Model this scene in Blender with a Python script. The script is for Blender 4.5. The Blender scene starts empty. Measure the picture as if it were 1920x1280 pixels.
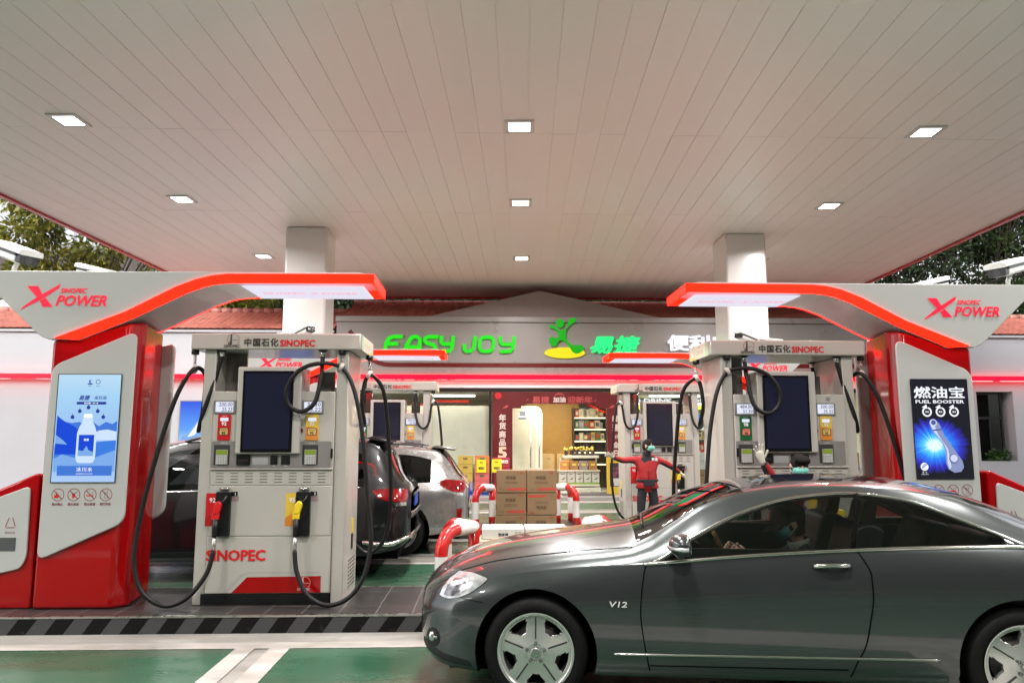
import bpy, bmesh, math, random
from mathutils import Vector, Matrix
R = math.radians
scene = bpy.context.scene
col = scene.collection
rnd = random.Random(7)

# ------------------------------------------------------------------ camera
cam_d = bpy.data.cameras.new('camera')
cam_d.sensor_width = 36.0
cam_d.lens = 36.0 * 1400 / 1920
cam_d.clip_start = 0.05
cam_d.clip_end = 600
cam = bpy.data.objects.new('camera', cam_d)
col.objects.link(cam)
cam.location = (0, 0, 1.70)
cam.rotation_euler = (R(90 + 7.41), 0, R(-1.9))
scene.camera = cam

# ------------------------------------------------------------------ sky, sun, exposure
SUN_EL, SUN_AZ = 22, 215          # a dull late afternoon, light from behind the camera
w = bpy.data.worlds.new('World')
scene.world = w
w.use_nodes = True
nt = w.node_tree
bg = nt.nodes['Background']
sky = nt.nodes.new('ShaderNodeTexSky')
sky.sky_type = 'NISHITA'
sky.sun_disc = False
sky.sun_elevation = R(SUN_EL)
sky.sun_rotation = R(SUN_AZ)
sky.air_density = 1.0
sky.dust_density = 3.0
hs = nt.nodes.new('ShaderNodeHueSaturation')
hs.inputs['Saturation'].default_value = 0.12
hs.inputs['Value'].default_value = 1.35
nt.links.new(sky.outputs[0], hs.inputs['Color'])
nt.links.new(hs.outputs[0], bg.inputs[0])
bg.inputs[1].default_value = 0.15
sun_d = bpy.data.lights.new('sun', 'SUN')
sun_d.energy = 0.5
sun_d.angle = R(25)
sun_d.color = (1, 0.95, 0.88)
sun = bpy.data.objects.new('sun', sun_d)
col.objects.link(sun)
sun.rotation_euler = (R(90 - SUN_EL), 0, R(180 - SUN_AZ))
scene.view_settings.view_transform = 'Standard'
scene.view_settings.look = 'None'
scene.view_settings.exposure = 0.62
scene.view_settings.gamma = 1.0
scene.render.engine = 'CYCLES'
scene.cycles.max_bounces = 7
scene.cycles.transparent_max_bounces = 12
scene.cycles.caustics_reflective = False
scene.cycles.caustics_refractive = False
scene.cycles.sample_clamp_indirect = 6.0

# ------------------------------------------------------------------ materials
MATS = {}
def mat(name, rgb=(.8, .8, .8), rough=.5, metal=0., coat=0., em=None, es=1., var=.05, vs=6., bump=0., bs=40., spec=.5, sub=None):
    if name in MATS: return MATS[name]
    m = bpy.data.materials.new(name); m.use_nodes = True
    n = m.node_tree.nodes; L = m.node_tree.links
    b = n['Principled BSDF']
    b.inputs['Base Color'].default_value = (*rgb, 1)
    b.inputs['Roughness'].default_value = rough
    b.inputs['Metallic'].default_value = metal
    b.inputs['Coat Weight'].default_value = coat
    b.inputs['Coat Roughness'].default_value = .04
    b.inputs['Specular IOR Level'].default_value = spec
    if em:
        b.inputs['Emission Color'].default_value = (*em, 1)
        b.inputs['Emission Strength'].default_value = es
    if var > 0 or bump > 0:
        tc = n.new('ShaderNodeTexCoord')
        nz = n.new('ShaderNodeTexNoise'); nz.inputs['Scale'].default_value = vs
        nz.inputs['Detail'].default_value = 6
        L.new(tc.outputs['Object'], nz.inputs['Vector'])
        if var > 0:
            mp = n.new('ShaderNodeMapRange')
            mp.inputs['From Min'].default_value = .3; mp.inputs['From Max'].default_value = .7
            mp.inputs['To Min'].default_value = 1 - var; mp.inputs['To Max'].default_value = 1 + var
            L.new(nz.outputs[0], mp.inputs[0])
            mx = n.new('ShaderNodeMix'); mx.data_type = 'RGBA'; mx.blend_type = 'MULTIPLY'
            mx.inputs[0].default_value = 1
            mx.inputs[6].default_value = (*rgb, 1)
            L.new(mp.outputs[0], mx.inputs[7])
            L.new(mx.outputs[2], b.inputs['Base Color'])
            mr = n.new('ShaderNodeMapRange')
            mr.inputs['To Min'].default_value = max(0, rough - .08); mr.inputs['To Max'].default_value = min(1, rough + .1)
            mr.inputs['From Min'].default_value = .3; mr.inputs['From Max'].default_value = .7
            L.new(nz.outputs[0], mr.inputs[0]); L.new(mr.outputs[0], b.inputs['Roughness'])
        if bump > 0:
            n2 = n.new('ShaderNodeTexNoise'); n2.inputs['Scale'].default_value = bs; n2.inputs['Detail'].default_value = 5
            L.new(tc.outputs['Object'], n2.inputs['Vector'])
            bp = n.new('ShaderNodeBump'); bp.inputs['Strength'].default_value = bump; bp.inputs['Distance'].default_value = .01
            L.new(n2.outputs[0], bp.inputs['Height']); L.new(bp.outputs[0], b.inputs['Normal'])
    MATS[name] = m
    return m

def glass(name, tint=(.85, .9, .88), refl=1.0, rough=0.0):
    if name in MATS: return MATS[name]
    m = bpy.data.materials.new(name); m.use_nodes = True
    n = m.node_tree.nodes; L = m.node_tree.links
    n.remove(n['Principled BSDF'])
    t = n.new('ShaderNodeBsdfTransparent'); t.inputs[0].default_value = (*tint, 1)
    g = n.new('ShaderNodeBsdfGlossy'); g.inputs['Roughness'].default_value = rough
    lw = n.new('ShaderNodeLayerWeight'); lw.inputs[0].default_value = .5
    f = n.new('ShaderNodeMath'); f.operation = 'POWER'; f.inputs[1].default_value = 5; L.new(lw.outputs['Facing'], f.inputs[0])
    mu = n.new('ShaderNodeMath'); mu.operation = 'MULTIPLY_ADD'; mu.inputs[1].default_value = .9*refl; mu.inputs[2].default_value = .045*refl
    mx = n.new('ShaderNodeMixShader')
    L.new(f.outputs[0], mu.inputs[0]); L.new(mu.outputs[0], mx.inputs[0])
    L.new(t.outputs[0], mx.inputs[1]); L.new(g.outputs[0], mx.inputs[2])
    L.new(mx.outputs[0], n['Material Output'].inputs[0])
    MATS[name] = m
    return m

def emit(name, rgb, s=1.0):
    if s < 1.25: s *= .68          # dim sign faces and screens
    return mat(name, (rgb[0]*.06, rgb[1]*.06, rgb[2]*.06), .4, em=rgb, es=s, var=0, spec=.15)

# ------------------------------------------------------------------ mesh builder
class MB:
    def __init__(s): s.v = []; s.f = []; s.m = []; s.sm = []
    def add(s, vs, fs, mi=0, sm=False):
        o = len(s.v); s.v += [tuple(v) for v in vs]
        for f in fs: s.f.append([i + o for i in f]); s.m.append(mi); s.sm.append(sm)
        return s
    def box(s, x0, x1, y0, y1, z0, z1, mi=0):
        if x0 > x1: x0, x1 = x1, x0
        v = [(x0,y0,z0),(x1,y0,z0),(x1,y1,z0),(x0,y1,z0),(x0,y0,z1),(x1,y0,z1),(x1,y1,z1),(x0,y1,z1)]
        return s.add(v, [(0,3,2,1),(4,5,6,7),(0,1,5,4),(1,2,6,5),(2,3,7,6),(3,0,4,7)], mi)
    def quad(s, a, b, c, d, mi=0): return s.add([a,b,c,d], [(0,1,2,3)], mi)
    def prism(s, pts, y0, y1, mi=0, plane='xz', caps=True, sm=False):
        # polygon extruded; plane 'xz' along y, 'xy' along z, 'yz' along x
        n = len(pts)
        P = {'xz': lambda p, t: (p[0], t, p[1]), 'xy': lambda p, t: (p[0], p[1], t), 'yz': lambda p, t: (t, p[0], p[1])}[plane]
        v = [P(p, y0) for p in pts] + [P(p, y1) for p in pts]
        fs = [[i, (i+1) % n, n + (i+1) % n, n + i] for i in range(n)]
        o = len(s.v); s.v += v
        for f in fs: s.f.append([i+o for i in f]); s.m.append(mi); s.sm.append(sm)
        if caps:
            s.f.append([o+i for i in range(n)][::-1]); s.m.append(mi); s.sm.append(False)
            s.f.append([o+n+i for i in range(n)]); s.m.append(mi); s.sm.append(False)
        return s
    def tube(s, path, r, n=10, mi=0, caps=True, closed=False, mis=None):
        P = [Vector(p) for p in path]; k = len(P)
        rs = r if isinstance(r, (list, tuple)) else [r] * k
        T = []
        for i in range(k):
            a = P[(i-1) % k] if (closed or i > 0) else P[i]
            b = P[(i+1) % k] if (closed or i < k-1) else P[i]
            t = (b - a); T.append(t.normalized() if t.length > 1e-9 else Vector((0,0,1)))
        u = T[0].orthogonal().normalized(); o = len(s.v)
        for i in range(k):
            u = (u - T[i] * u.dot(T[i]))
            u = u.normalized() if u.length > 1e-6 else T[i].orthogonal().normalized()
            w_ = T[i].cross(u)
            for j in range(n):
                a = 2*math.pi*j/n
                s.v.append(tuple(P[i] + (u*math.cos(a) + w_*math.sin(a)) * rs[i]))
        for i in range(k if closed else k-1):
            i2 = (i+1) % k
            for j in range(n):
                s.f.append([o+i*n+j, o+i*n+(j+1) % n, o+i2*n+(j+1) % n, o+i2*n+j])
                s.m.append(mis[i] if mis else mi); s.sm.append(True)
        if caps and not closed:
            s.f.append([o+j for j in range(n)][::-1]); s.m.append(mis[0] if mis else mi); s.sm.append(False)
            s.f.append([o+(k-1)*n+j for j in range(n)]); s.m.append(mis[-1] if mis else mi); s.sm.append(False)
        return s
    def cyl(s, c0, c1, r, n=16, mi=0, r2=None):
        return s.tube([c0, c1], [r, r if r2 is None else r2], n, mi)
    def lathe(s, prof, c=(0,0,0), n=20, mi=0, axis='z'):
        o = len(s.v); k = len(prof)
        for (r, z) in prof:
            for j in range(n):
                a = 2*math.pi*j/n; x, y = r*math.cos(a), r*math.sin(a)
                p = {'z': (x, y, z), 'y': (x, z, y), 'x': (z, x, y)}[axis]
                s.v.append((p[0]+c[0], p[1]+c[1], p[2]+c[2]))
        for i in range(k-1):
            for j in range(n):
                s.f.append([o+i*n+j, o+i*n+(j+1) % n, o+(i+1)*n+(j+1) % n, o+(i+1)*n+j]); s.m.append(mi); s.sm.append(True)
        return s
    def ball(s, c, r, n=12, m=8, mi=0, sc=(1,1,1)):
        prof = [(max(1e-4, math.sin(math.pi*i/m))*r, -math.cos(math.pi*i/m)*r) for i in range(m+1)]
        o = len(s.v); s.lathe(prof, (0,0,0), n, mi)
        for i in range(o, len(s.v)):
            v = s.v[i]; s.v[i] = (v[0]*sc[0]+c[0], v[1]*sc[1]+c[1], v[2]*sc[2]+c[2])
        return s
    def xf(s, M, o=0):
        for i in range(o, len(s.v)): s.v[i] = tuple(M @ Vector(s.v[i]))
        return s
    def build(s, name, mats, parent=None, bevel=0, bseg=2, smooth=False, loc=None, rz=None, fixn=True):
        me = bpy.data.meshes.new(name)
        me.from_pydata(s.v, [], s.f)
        for m in (mats if isinstance(mats, (list, tuple)) else [mats]): me.materials.append(m)
        me.polygons.foreach_set('material_index', s.m)
        me.polygons.foreach_set('use_smooth', [True]*len(s.f) if smooth else s.sm)
        if fixn:
            bm = bmesh.new(); bm.from_mesh(me)
            bmesh.ops.recalc_face_normals(bm, faces=bm.faces[:])
            bm.to_mesh(me); bm.free()
        me.update()
        o = bpy.data.objects.new(name, me); col.objects.link(o)
        if parent: o.parent = parent
        if loc is not None: o.location = loc
        if rz is not None: o.rotation_euler = (0, 0, rz)
        if bevel:
            b = o.modifiers.new('bevel', 'BEVEL'); b.width = bevel; b.segments = bseg
            b.limit_method = 'ANGLE'; b.angle_limit = R(35); b.harden_normals = False
            me.polygons.foreach_set('use_smooth', [True]*len(me.polygons))
            me.set_sharp_from_angle(angle=R(32))
        return o

def tag(o, label=None, cat=None, group=None, kind=None):
    if label: o['label'] = label
    if cat: o['category'] = cat
    if group: o['group'] = group
    if kind: o['kind'] = kind
    return o

def empty(name, loc=(0,0,0), rz=0, label=None, cat=None, group=None):
    o = bpy.data.objects.new(name, None); col.objects.link(o)
    o.location = loc; o.rotation_euler = (0, 0, rz); o.empty_display_size = .1
    return tag(o, label, cat, group)

def copy_thing(root, loc, rz=None):
    def cp(o, par):
        c = o.copy(); col.objects.link(c)
        if par: c.parent = par
        for ch in kids(o): cp(ch, c)
        return c
    r = cp(root, None); r.location = loc
    if rz is not None: r.rotation_euler = (0, 0, rz)
    return r
def kids(o): return [c for c in list(bpy.data.objects) if c.parent == o]

# ------------------------------------------------------------------ lettering: queued, turned into meshes in one go
TEXTS = []
def text(body, h, loc, m, parent=None, name='lettering', align='CENTER', bold=0., width=None, shear=0., ext=.002, rot=(R(90), 0, 0), stretch=1.0, spacing=1.0, after=None):
    """loc is the text's centre (or left/right middle); h the cap height in metres."""
    cu = bpy.data.curves.new(name, 'FONT'); cu.body = body
    cu.align_x = 'LEFT'; cu.size = 1.0
    cjk = any(ord(ch) > 0x2e80 for ch in body)
    cu.resolution_u = 2; cu.offset = 0; cu.shear = shear; cu.space_character = spacing
    cu.extrude = 0
    o = bpy.data.objects.new('tmp', cu); col.objects.link(o)
    TEXTS.append((o, h, loc, m, parent, name, align, width, ext, rot, stretch, bold if cjk else bold*.8))

def flush_texts():
    bpy.context.view_layer.update()
    dg = bpy.context.evaluated_depsgraph_get()
    for (o, h, loc, m, parent, name, align, width, ext, rot, stretch, bd) in TEXTS:
        me = bpy.data.meshes.new_from_object(o.evaluated_get(dg))
        bpy.data.objects.remove(o)
        if not me.vertices: continue
        xs = [v.co.x for v in me.vertices]; ys = [v.co.y for v in me.vertices]
        x0, x1, y0, y1 = min(xs), max(xs), min(ys), max(ys)
        sc = h / (y1 - y0); sx = sc * stretch
        if width: sx = width / (x1 - x0)
        ax = {'CENTER': (x0+x1)/2, 'LEFT': x0, 'RIGHT': x1}[align]
        M = Matrix.Translation(loc) @ Matrix.Rotation(rot[2], 4, 'Z') @ Matrix.Rotation(rot[1], 4, 'Y') @ Matrix.Rotation(rot[0], 4, 'X') @ Matrix.Diagonal((sx, sc, 1, 1)) @ Matrix.Translation((-ax, -(y0+y1)/2, 0))
        if bd:
            # thicken the characters: slightly shifted copies, each a hair in front of the last
            bm = bmesh.new()
            for k, (dx, dy) in enumerate(((0,0),(1,.6),(-1,.6),(1,-.6),(-1,-.6),(0,1),(0,-1))):
                n0 = len(bm.verts); bm.from_mesh(me); bm.verts.ensure_lookup_table()
                for v in bm.verts[n0:]: v.co.x += dx*bd; v.co.y += dy*bd; v.co.z += k*.0002
            bm.to_mesh(me); bm.free()
        if ext:
            bm = bmesh.new(); bm.from_mesh(me)
            g = bmesh.ops.extrude_face_region(bm, geom=bm.faces[:])
            bmesh.ops.translate(bm, verts=[e for e in g['geom'] if isinstance(e, bmesh.types.BMVert)], vec=(0, 0, ext))
            bmesh.ops.recalc_face_normals(bm, faces=bm.faces[:])
            bm.to_mesh(me); bm.free()
        me.transform(M); me.name = name
        me.materials.clear(); me.materials.append(m)
        n = bpy.data.objects.new(name, me); col.objects.link(n)
        if parent: n.parent = parent
    TEXTS.clear()

def spline(pts, n=8):
    """Catmull-Rom through the points."""
    P = [Vector(p) for p in pts]; out = []
    for i in range(len(P)-1):
        p0 = P[max(i-1, 0)]; p1 = P[i]; p2 = P[i+1]; p3 = P[min(i+2, len(P)-1)]
        for k in range(n):
            t = k/n
            out.append(.5*((2*p1) + (p2-p0)*t + (2*p0-5*p1+4*p2-p3)*t*t + (3*p1-p0-3*p2+p3)*t**3))
    out.append(P[-1]); return out

def roundpoly(pts, r, n=4):
    out = []; k = len(pts)
    for i in range(k):
        p = Vector(pts[i]).to_2d() if len(pts[i]) > 2 else Vector(pts[i])
        a = Vector(pts[i-1]); b = Vector(pts[(i+1) % k])
        rr = r[i] if isinstance(r, (list, tuple)) else r
        if rr <= 0: out.append(tuple(p)); continue
        d1 = (a-p); d2 = (b-p)
        q = min(rr, d1.length*.45, d2.length*.45)
        s1 = p + d1.normalized()*q; s2 = p + d2.normalized()*q
        for j in range(n+1):
            t = j/n
            out.append(tuple(s1*(1-t)**2 + p*2*t*(1-t) + s2*t*t))
    return out

# shared materials
WHITE = mat('white_panel', (.62,.61,.585), .3, coat=.2, var=0)
WHITE2 = mat('cool_white_panel', (.72,.72,.73), .35, var=.03, vs=2)
CREAM = mat('cream_enamel', (.425,.405,.368), .32, coat=.25, var=0)
RED = mat('red_enamel', (.31,.0015,.003), .2, coat=.45, var=0, spec=.25)
REDM = mat('red_matt', (.45,.01,.012), .45, var=.05)
REDT = mat('red_letter', (.60,.008,.012), .4, var=0)
BLACK = mat('black_plastic', (.007,.007,.0075), .35, var=.1, vs=12, spec=.35)
RUBBER = mat('black_rubber', (.006,.006,.006), .5, var=.15, vs=20, spec=.3)
CHROME = mat('chrome', (.8,.8,.8), .08, 1.0, var=0)
STEEL = mat('brushed_steel', (.55,.54,.52), .3, 1.0, var=.08, vs=15)
DGREY = mat('dark_grey_plastic', (.11,.105,.10), .45, var=.06)
MGREY = mat('mid_grey_plastic', (.19,.178,.17), .42, var=.05)
LEDRED = emit('red_led_diffuser', (1.0, .0032, .0005), 8.0)
LEDPINK = emit('red_led_line', (1.0, .002, .012), 3.2)
INK = mat('black_ink', (.03,.022,.02), .5, var=0)
WINK = mat('white_ink', (.8,.8,.8), .5, var=0)
YEL = mat('yellow_plastic', (.75,.55,.02), .35, coat=.2, var=.04)
ORG = mat('orange_print', (.70,.20,.02), .45, var=.03)
GRN = mat('green_print', (.01,.13,.05), .45, var=.03)
# ================================================================== ground
def ground_mat(name, rgb, rgb2, rough, dirt=.5, sc=1.2, streak=True, grime=.35):
    m = bpy.data.materials.new(name); m.use_nodes = True
    n = m.node_tree.nodes; L = m.node_tree.links; b = n['Principled BSDF']
    tc = n.new('ShaderNodeTexCoord')
    mp = n.new('ShaderNodeMapping'); mp.inputs['Scale'].default_value = (.5, 1.6, 1) if streak else (1,1,1)
    L.new(tc.outputs['Object'], mp.inputs[0])
    a = n.new('ShaderNodeTexNoise'); a.inputs['Scale'].default_value = sc; a.inputs['Detail'].default_value = 8; a.inputs['Roughness'].default_value = .65
    L.new(mp.outputs[0], a.inputs['Vector'])
    r = n.new('ShaderNodeValToRGB')
    r.color_ramp.elements[0].position = .34; r.color_ramp.elements[0].color = (*rgb, 1)
    r.color_ramp.elements[1].position = .72; r.color_ramp.elements[1].color = (*rgb2, 1)
    L.new(a.outputs[0], r.inputs[0])
    f = n.new('ShaderNodeTexNoise'); f.inputs['Scale'].default_value = 55; f.inputs['Detail'].default_value = 4
    L.new(tc.outputs['Object'], f.inputs['Vector'])
    sp = n.new('ShaderNodeValToRGB'); sp.color_ramp.elements[0].position = .70; sp.color_ramp.elements[1].position = .76
    L.new(f.outputs[0], sp.inputs[0])
    mx = n.new('ShaderNodeMix'); mx.data_type = 'RGBA'
    mx.inputs[7].default_value = (.42,.44,.38,1)
    mu = n.new('ShaderNodeMath'); mu.operation = 'MULTIPLY'; mu.inputs[1].default_value = dirt
    L.new(sp.outputs[0], mu.inputs[0]); L.new(mu.outputs[0], mx.inputs[0])
    L.new(r.outputs[0], mx.inputs[6])
    # tyre dirt: long smears along the lane and blotched oil stains
    mg = n.new('ShaderNodeMapping'); mg.inputs['Scale'].default_value = (.22, 1.3, 1); L.new(tc.outputs['Object'], mg.inputs[0])
    gn = n.new('ShaderNodeTexNoise'); gn.inputs['Scale'].default_value = 1.1; gn.inputs['Detail'].default_value = 7; gn.inputs['Roughness'].default_value = .7; L.new(mg.outputs[0], gn.inputs['Vector'])
    gr = n.new('ShaderNodeValToRGB'); gr.color_ramp.elements[0].position = .44; gr.color_ramp.elements[1].position = .70; L.new(gn.outputs[0], gr.inputs[0])
    gm_ = n.new('ShaderNodeMath'); gm_.operation = 'MULTIPLY'; gm_.inputs[1].default_value = grime; L.new(gr.outputs[0], gm_.inputs[0])
    mz = n.new('ShaderNodeMix'); mz.data_type = 'RGBA'; mz.inputs[7].default_value = (.085,.078,.058,1)
    L.new(gm_.outputs[0], mz.inputs[0]); L.new(mx.outputs[2], mz.inputs[6]); L.new(mz.outputs[2], b.inputs['Base Color'])
    rr = n.new('ShaderNodeMapRange'); rr.inputs['To Min'].default_value = rough-.1; rr.inputs['To Max'].default_value = rough+.14
    rr.inputs['From Min'].default_value = .3; rr.inputs['From Max'].default_value = .7
    L.new(a.outputs[0], rr.inputs[0]); L.new(rr.outputs[0], b.inputs['Roughness'])
    bp = n.new('ShaderNodeBump'); bp.inputs['Strength'].default_value = .12; bp.inputs['Distance'].default_value = .004
    L.new(f.outputs[0], bp.inputs['Height']); L.new(bp.outputs[0], b.inputs['Normal'])
    return m
G_BASE = ground_mat('forecourt_concrete', (.20,.195,.18), (.33,.32,.29), .42, .3, 1.5)
G_GREEN = ground_mat('green_epoxy', (.012,.070,.036), (.042,.108,.066), .28, .55, .9, grime=.8)
G_LINE = ground_mat('white_line_paint', (.30,.285,.26), (.50,.48,.45), .5, .2, 4, grime=.5)
G_TILE = ground_mat('apron_tile', (.25,.245,.235), (.36,.35,.335), .35, .1, 2)

tag(MB().box(-90, 90, -60, 160, -.5, 0).build('ground', G_BASE), kind='structure')
gm = MB()
def sheet(x0, x1, y0, y1, z): gm.quad((x0,y0,z),(x1,y0,z),(x1,y1,z),(x0,y1,z))
for x0, x1 in ((-16, -2.04), (-1.60, 2.9), (3.33, 16)): sheet(x0, x1, 3.2, 6.42, .004)
sheet(-16, 16, -8, 2.5, .004)
sheet(-16, 16, 8.4, 10.52, .004); sheet(-16, 16, 11.42, 12.75, .004); sheet(-16, 16, 14.75, 17.5, .004); sheet(-16, 16, 18.3, 20.2, .004)
tag(gm.build('green_lane', G_GREEN), kind='structure')
gm = MB()
sheet(-16, 16, 6.42, 6.60, .008)
sheet(-16, 16, 10.52, 10.66, .008); sheet(-16, 16, 11.2, 11.42, .008)
sheet(-16, 16, 12.75, 12.9, .008); sheet(-16, 16, 14.6, 14.75, .008); sheet(-16, 16, 17.5, 17.75, .008); sheet(-16, 16, 18.15, 18.3, .008); sheet(-16, 16, 20.2, 20.5, .008)
for x in (-2.04, 2.9): sheet(x, x+.155, 3.2, 6.42, .008); sheet(x+.275, x+.44, 3.2, 6.42, .008)
sheet(-16, 16, 2.5, 3.2, .008)
tag(gm.build('lane_marking', G_LINE), kind='structure')
tag(MB().box(-16, 18, 21.0, 26, 0, .1).build('shop_apron', G_TILE, bevel=.01), kind='structure')

# ---- pump islands: kerb with slanted stripes, steel edge, dark tiles
def stripe_mat():
    m = bpy.data.materials.new('kerb_stripes'); m.use_nodes = True
    n = m.node_tree.nodes; L = m.node_tree.links; b = n['Principled BSDF']
    tc = n.new('ShaderNodeTexCoord'); sx = n.new('ShaderNodeSeparateXYZ'); L.new(tc.outputs['Object'], sx.inputs[0])
    k = n.new('ShaderNodeMath'); k.operation = 'MULTIPLY_ADD'; k.inputs[1].default_value = -.72
    L.new(sx.outputs[2], k.inputs[0]); L.new(sx.outputs[0], k.inputs[2])
    d = n.new('ShaderNodeMath'); d.operation = 'DIVIDE'; d.inputs[1].default_value = .322; L.new(k.outputs[0], d.inputs[0])
    fr = n.new('ShaderNodeMath'); fr.operation = 'FRACT'; L.new(d.outputs[0], fr.inputs[0])
    g = n.new('ShaderNodeMath'); g.operation = 'GREATER_THAN'; g.inputs[1].default_value = .5; L.new(fr.outputs[0], g.inputs[0])
    nz = n.new('ShaderNodeTexNoise'); nz.inputs['Scale'].default_value = 14; nz.inputs['Detail'].default_value = 8; L.new(tc.outputs['Object'], nz.inputs['Vector'])
    rp = n.new('ShaderNodeValToRGB'); rp.color_ramp.elements[0].position = .60; rp.color_ramp.elements[1].position = .72
    rp.color_ramp.elements[1].color = (.25,.25,.25,1); L.new(nz.outputs[0], rp.inputs[0])
    mx = n.new('ShaderNodeMix'); mx.data_type = 'RGBA'; mx.inputs[6].default_value = (.006,.006,.006,1); mx.inputs[7].default_value = (.062,.062,.062,1)
    L.new(g.outputs[0], mx.inputs[0])
    ad = n.new('ShaderNodeMix'); ad.data_type = 'RGBA'; ad.inputs[7].default_value = (.09,.09,.085,1)
    L.new(rp.outputs[0], ad.inputs[0]); L.new(mx.outputs[2], ad.inputs[6]); L.new(ad.outputs[2], b.inputs['Base Color'])
    b.inputs['Roughness'].default_value = .6; b.inputs['Specular IOR Level'].default_value = .12
    return m
def tile_mat():
    m = bpy.data.materials.new('island_tile'); m.use_nodes = True
    n = m.node_tree.nodes; L = m.node_tree.links; b = n['Principled BSDF']
    tc = n.new('ShaderNodeTexCoord')
    br = n.new('ShaderNodeTexBrick'); br.offset = 0; br.inputs['Scale'].default_value = 1
    br.inputs['Brick Width'].default_value = .33; br.inputs['Row Height'].default_value = .66
    br.inputs['Mortar Size'].default_value = .0035; br.inputs['Mortar Smooth'].default_value = 0
    br.inputs['Color1'].default_value = (.026,.0245,.0235,1); br.inputs['Color2'].default_value = (.034,.032,.030,1); br.inputs['Mortar'].default_value = (.15,.145,.14,1)
    L.new(tc.outputs['Object'], br.inputs['Vector'])
    nz = n.new('ShaderNodeTexNoise'); nz.inputs['Scale'].default_value = 5; nz.inputs['Detail'].default_value = 9; L.new(tc.outputs['Object'], nz.inputs['Vector'])
    mx = n.new('ShaderNodeMix'); mx.data_type = 'RGBA'; mx.blend_type = 'OVERLAY'; mx.inputs[0].default_value = .35
    L.new(br.outputs[0], mx.inputs[6]); L.new(nz.outputs[0], mx.inputs[7]); L.new(mx.outputs[2], b.inputs['Base Color'])
    b.inputs['Roughness'].default_value = .32; b.inputs['Specular IOR Level'].default_value = .3
    return m
STRIPE, TILE = stripe_mat(), tile_mat()
def island(x0, x1, y0, y1):
    """x0 < x1; the end towards the middle of the forecourt is rounded."""
    r = .42; nose_right = x0 < 0
    def out(g):
        a, b, c, d = x0-g*0, x1+g*0, y0+g, y1-g
        if nose_right:
            b = x1-g
            P = [(a,c),(b-r,c)] + [(b-r+(r)*math.sin(t), c+r-r*math.cos(t)) for t in [i*math.pi/16 for i in range(1,9)]]
            P += [(b-r+r*math.cos(t), d-r+r*math.sin(t)) for t in [i*math.pi/16 for i in range(0,9)]] + [(a,d)]
        else:
            a = x0+g
            P = [(b,d),(a+r,d)] + [(a+r-r*math.sin(t), d-r+r*math.cos(t)) for t in [i*math.pi/16 for i in range(1,9)]]
            P += [(a+r-r*math.cos(t), c+r-r*math.sin(t)) for t in [i*math.pi/16 for i in range(0,9)]] + [(b,c)]
        return P
    mb = MB()
    mb.prism(out(0), 0, .138, 0, 'xy')
    mb.prism(out(-.006), .138, .154, 1, 'xy')
    mb.add([(p[0], p[1], .1555) for p in out(.03)], [list(range(len(out(.03))))], 2)
    tag(mb.build('pump_island', [STRIPE, STEEL, TILE]), kind='structure')
ZI = .156
island(-12, .02, 6.93, 8.22); island(.86, 13, 7.20, 8.55); island(-12, .12, 13.15, 14.45); island(1.30, 13, 13.45, 14.8)

# ================================================================== canopy
SH = .05                                   # the canopy's planks run a few degrees askew to the islands
CZ = 6.45
CEIL = mat('ceiling_plank', (.92,.86,.835), .36, var=0, spec=.5)
_n = CEIL.node_tree.nodes; _g = _n.new('ShaderNodeNewGeometry'); _r = _n.new('ShaderNodeValToRGB')
_r.color_ramp.elements[0].color = (.905,.865,.845,1); _r.color_ramp.elements[1].color = (.93,.89,.872,1)
CEIL.node_tree.links.new(_g.outputs['Random Per Island'], _r.inputs[0]); CEIL.node_tree.links.new(_r.outputs[0], _n['Principled BSDF'].inputs['Base Color'])
CROOF = mat('canopy_top', (.3,.3,.3), .7)
FASC = mat('canopy_fascia', (.42,.012,.02), .3, coat=.3, var=.04)
COLM = mat('column_cladding', (.70,.69,.67), .25, coat=.3, var=0)
canopy = empty('canopy', (0, 0, 0), 0, 'huge flat canopy with pale plank ceiling and thin red edge over the forecourt', 'canopy')
Y0, Y1 = -6.0, 24.9
def cx(x, y): return x + SH*(y-14.0)
XL, XR = -9.52, 11.2
mb = MB()
pw, gw, gd = .381, .007, .010
x = XL
nj = 0
while x < XR - .01:
    xe = min(x + pw, XR)
    pts = [(x, 0), (xe-gw, 0), (xe-gw, gd), (xe, gd), (xe, 0)]
    jit = 0
    # planks come in 4.2 m lengths with a hair joint between them
    ys = [Y0, -1.35, 2.82, 7.02, 11.2, 15.4, 19.6, Y1]
    for a, b in zip(ys, ys[1:]):
        a2 = a + .003; jz = CZ + rnd.uniform(-.0016,.0016)
        for (p, q) in zip(pts, pts[1:]):
            mb.quad((cx(p[0], a2), a2, jz+p[1]), (cx(q[0], a2), a2, jz+q[1]), (cx(q[0], b), b, jz+q[1]), (cx(p[0], b), b, jz+p[1]))
    x += pw
mb.build('ceiling', CEIL, canopy, fixn=False)
mb = MB()
o = [(cx(XL,Y0),Y0),(cx(XR,Y0),Y0),(cx(XR,Y1),Y1),(cx(XL,Y1),Y1)]
mb.prism(o, CZ+.03, CZ+1.0, 0, 'xy'); mb.build('deck', CROOF, canopy)
mb = MB()
def edge(a, b, nx, ny):
    t = .10
    q = [a, b, (b[0]+nx*t, b[1]+ny*t), (a[0]+nx*t, a[1]+ny*t)]
    mb.prism(q, CZ-.055, CZ+1.05, 0, 'xy')
edge(o[0], o[3], -1, 0); edge(o[1], o[2], 1, 0)
edge((o[3][0]-.1, o[3][1]), (o[2][0]+.1, o[2][1]), 0, 1); edge((o[0][0]-.1,o[0][1]), (o[1][0]+.1,o[1][1]), 0, -1)
mb.build('fascia', FASC, canopy)
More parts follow.
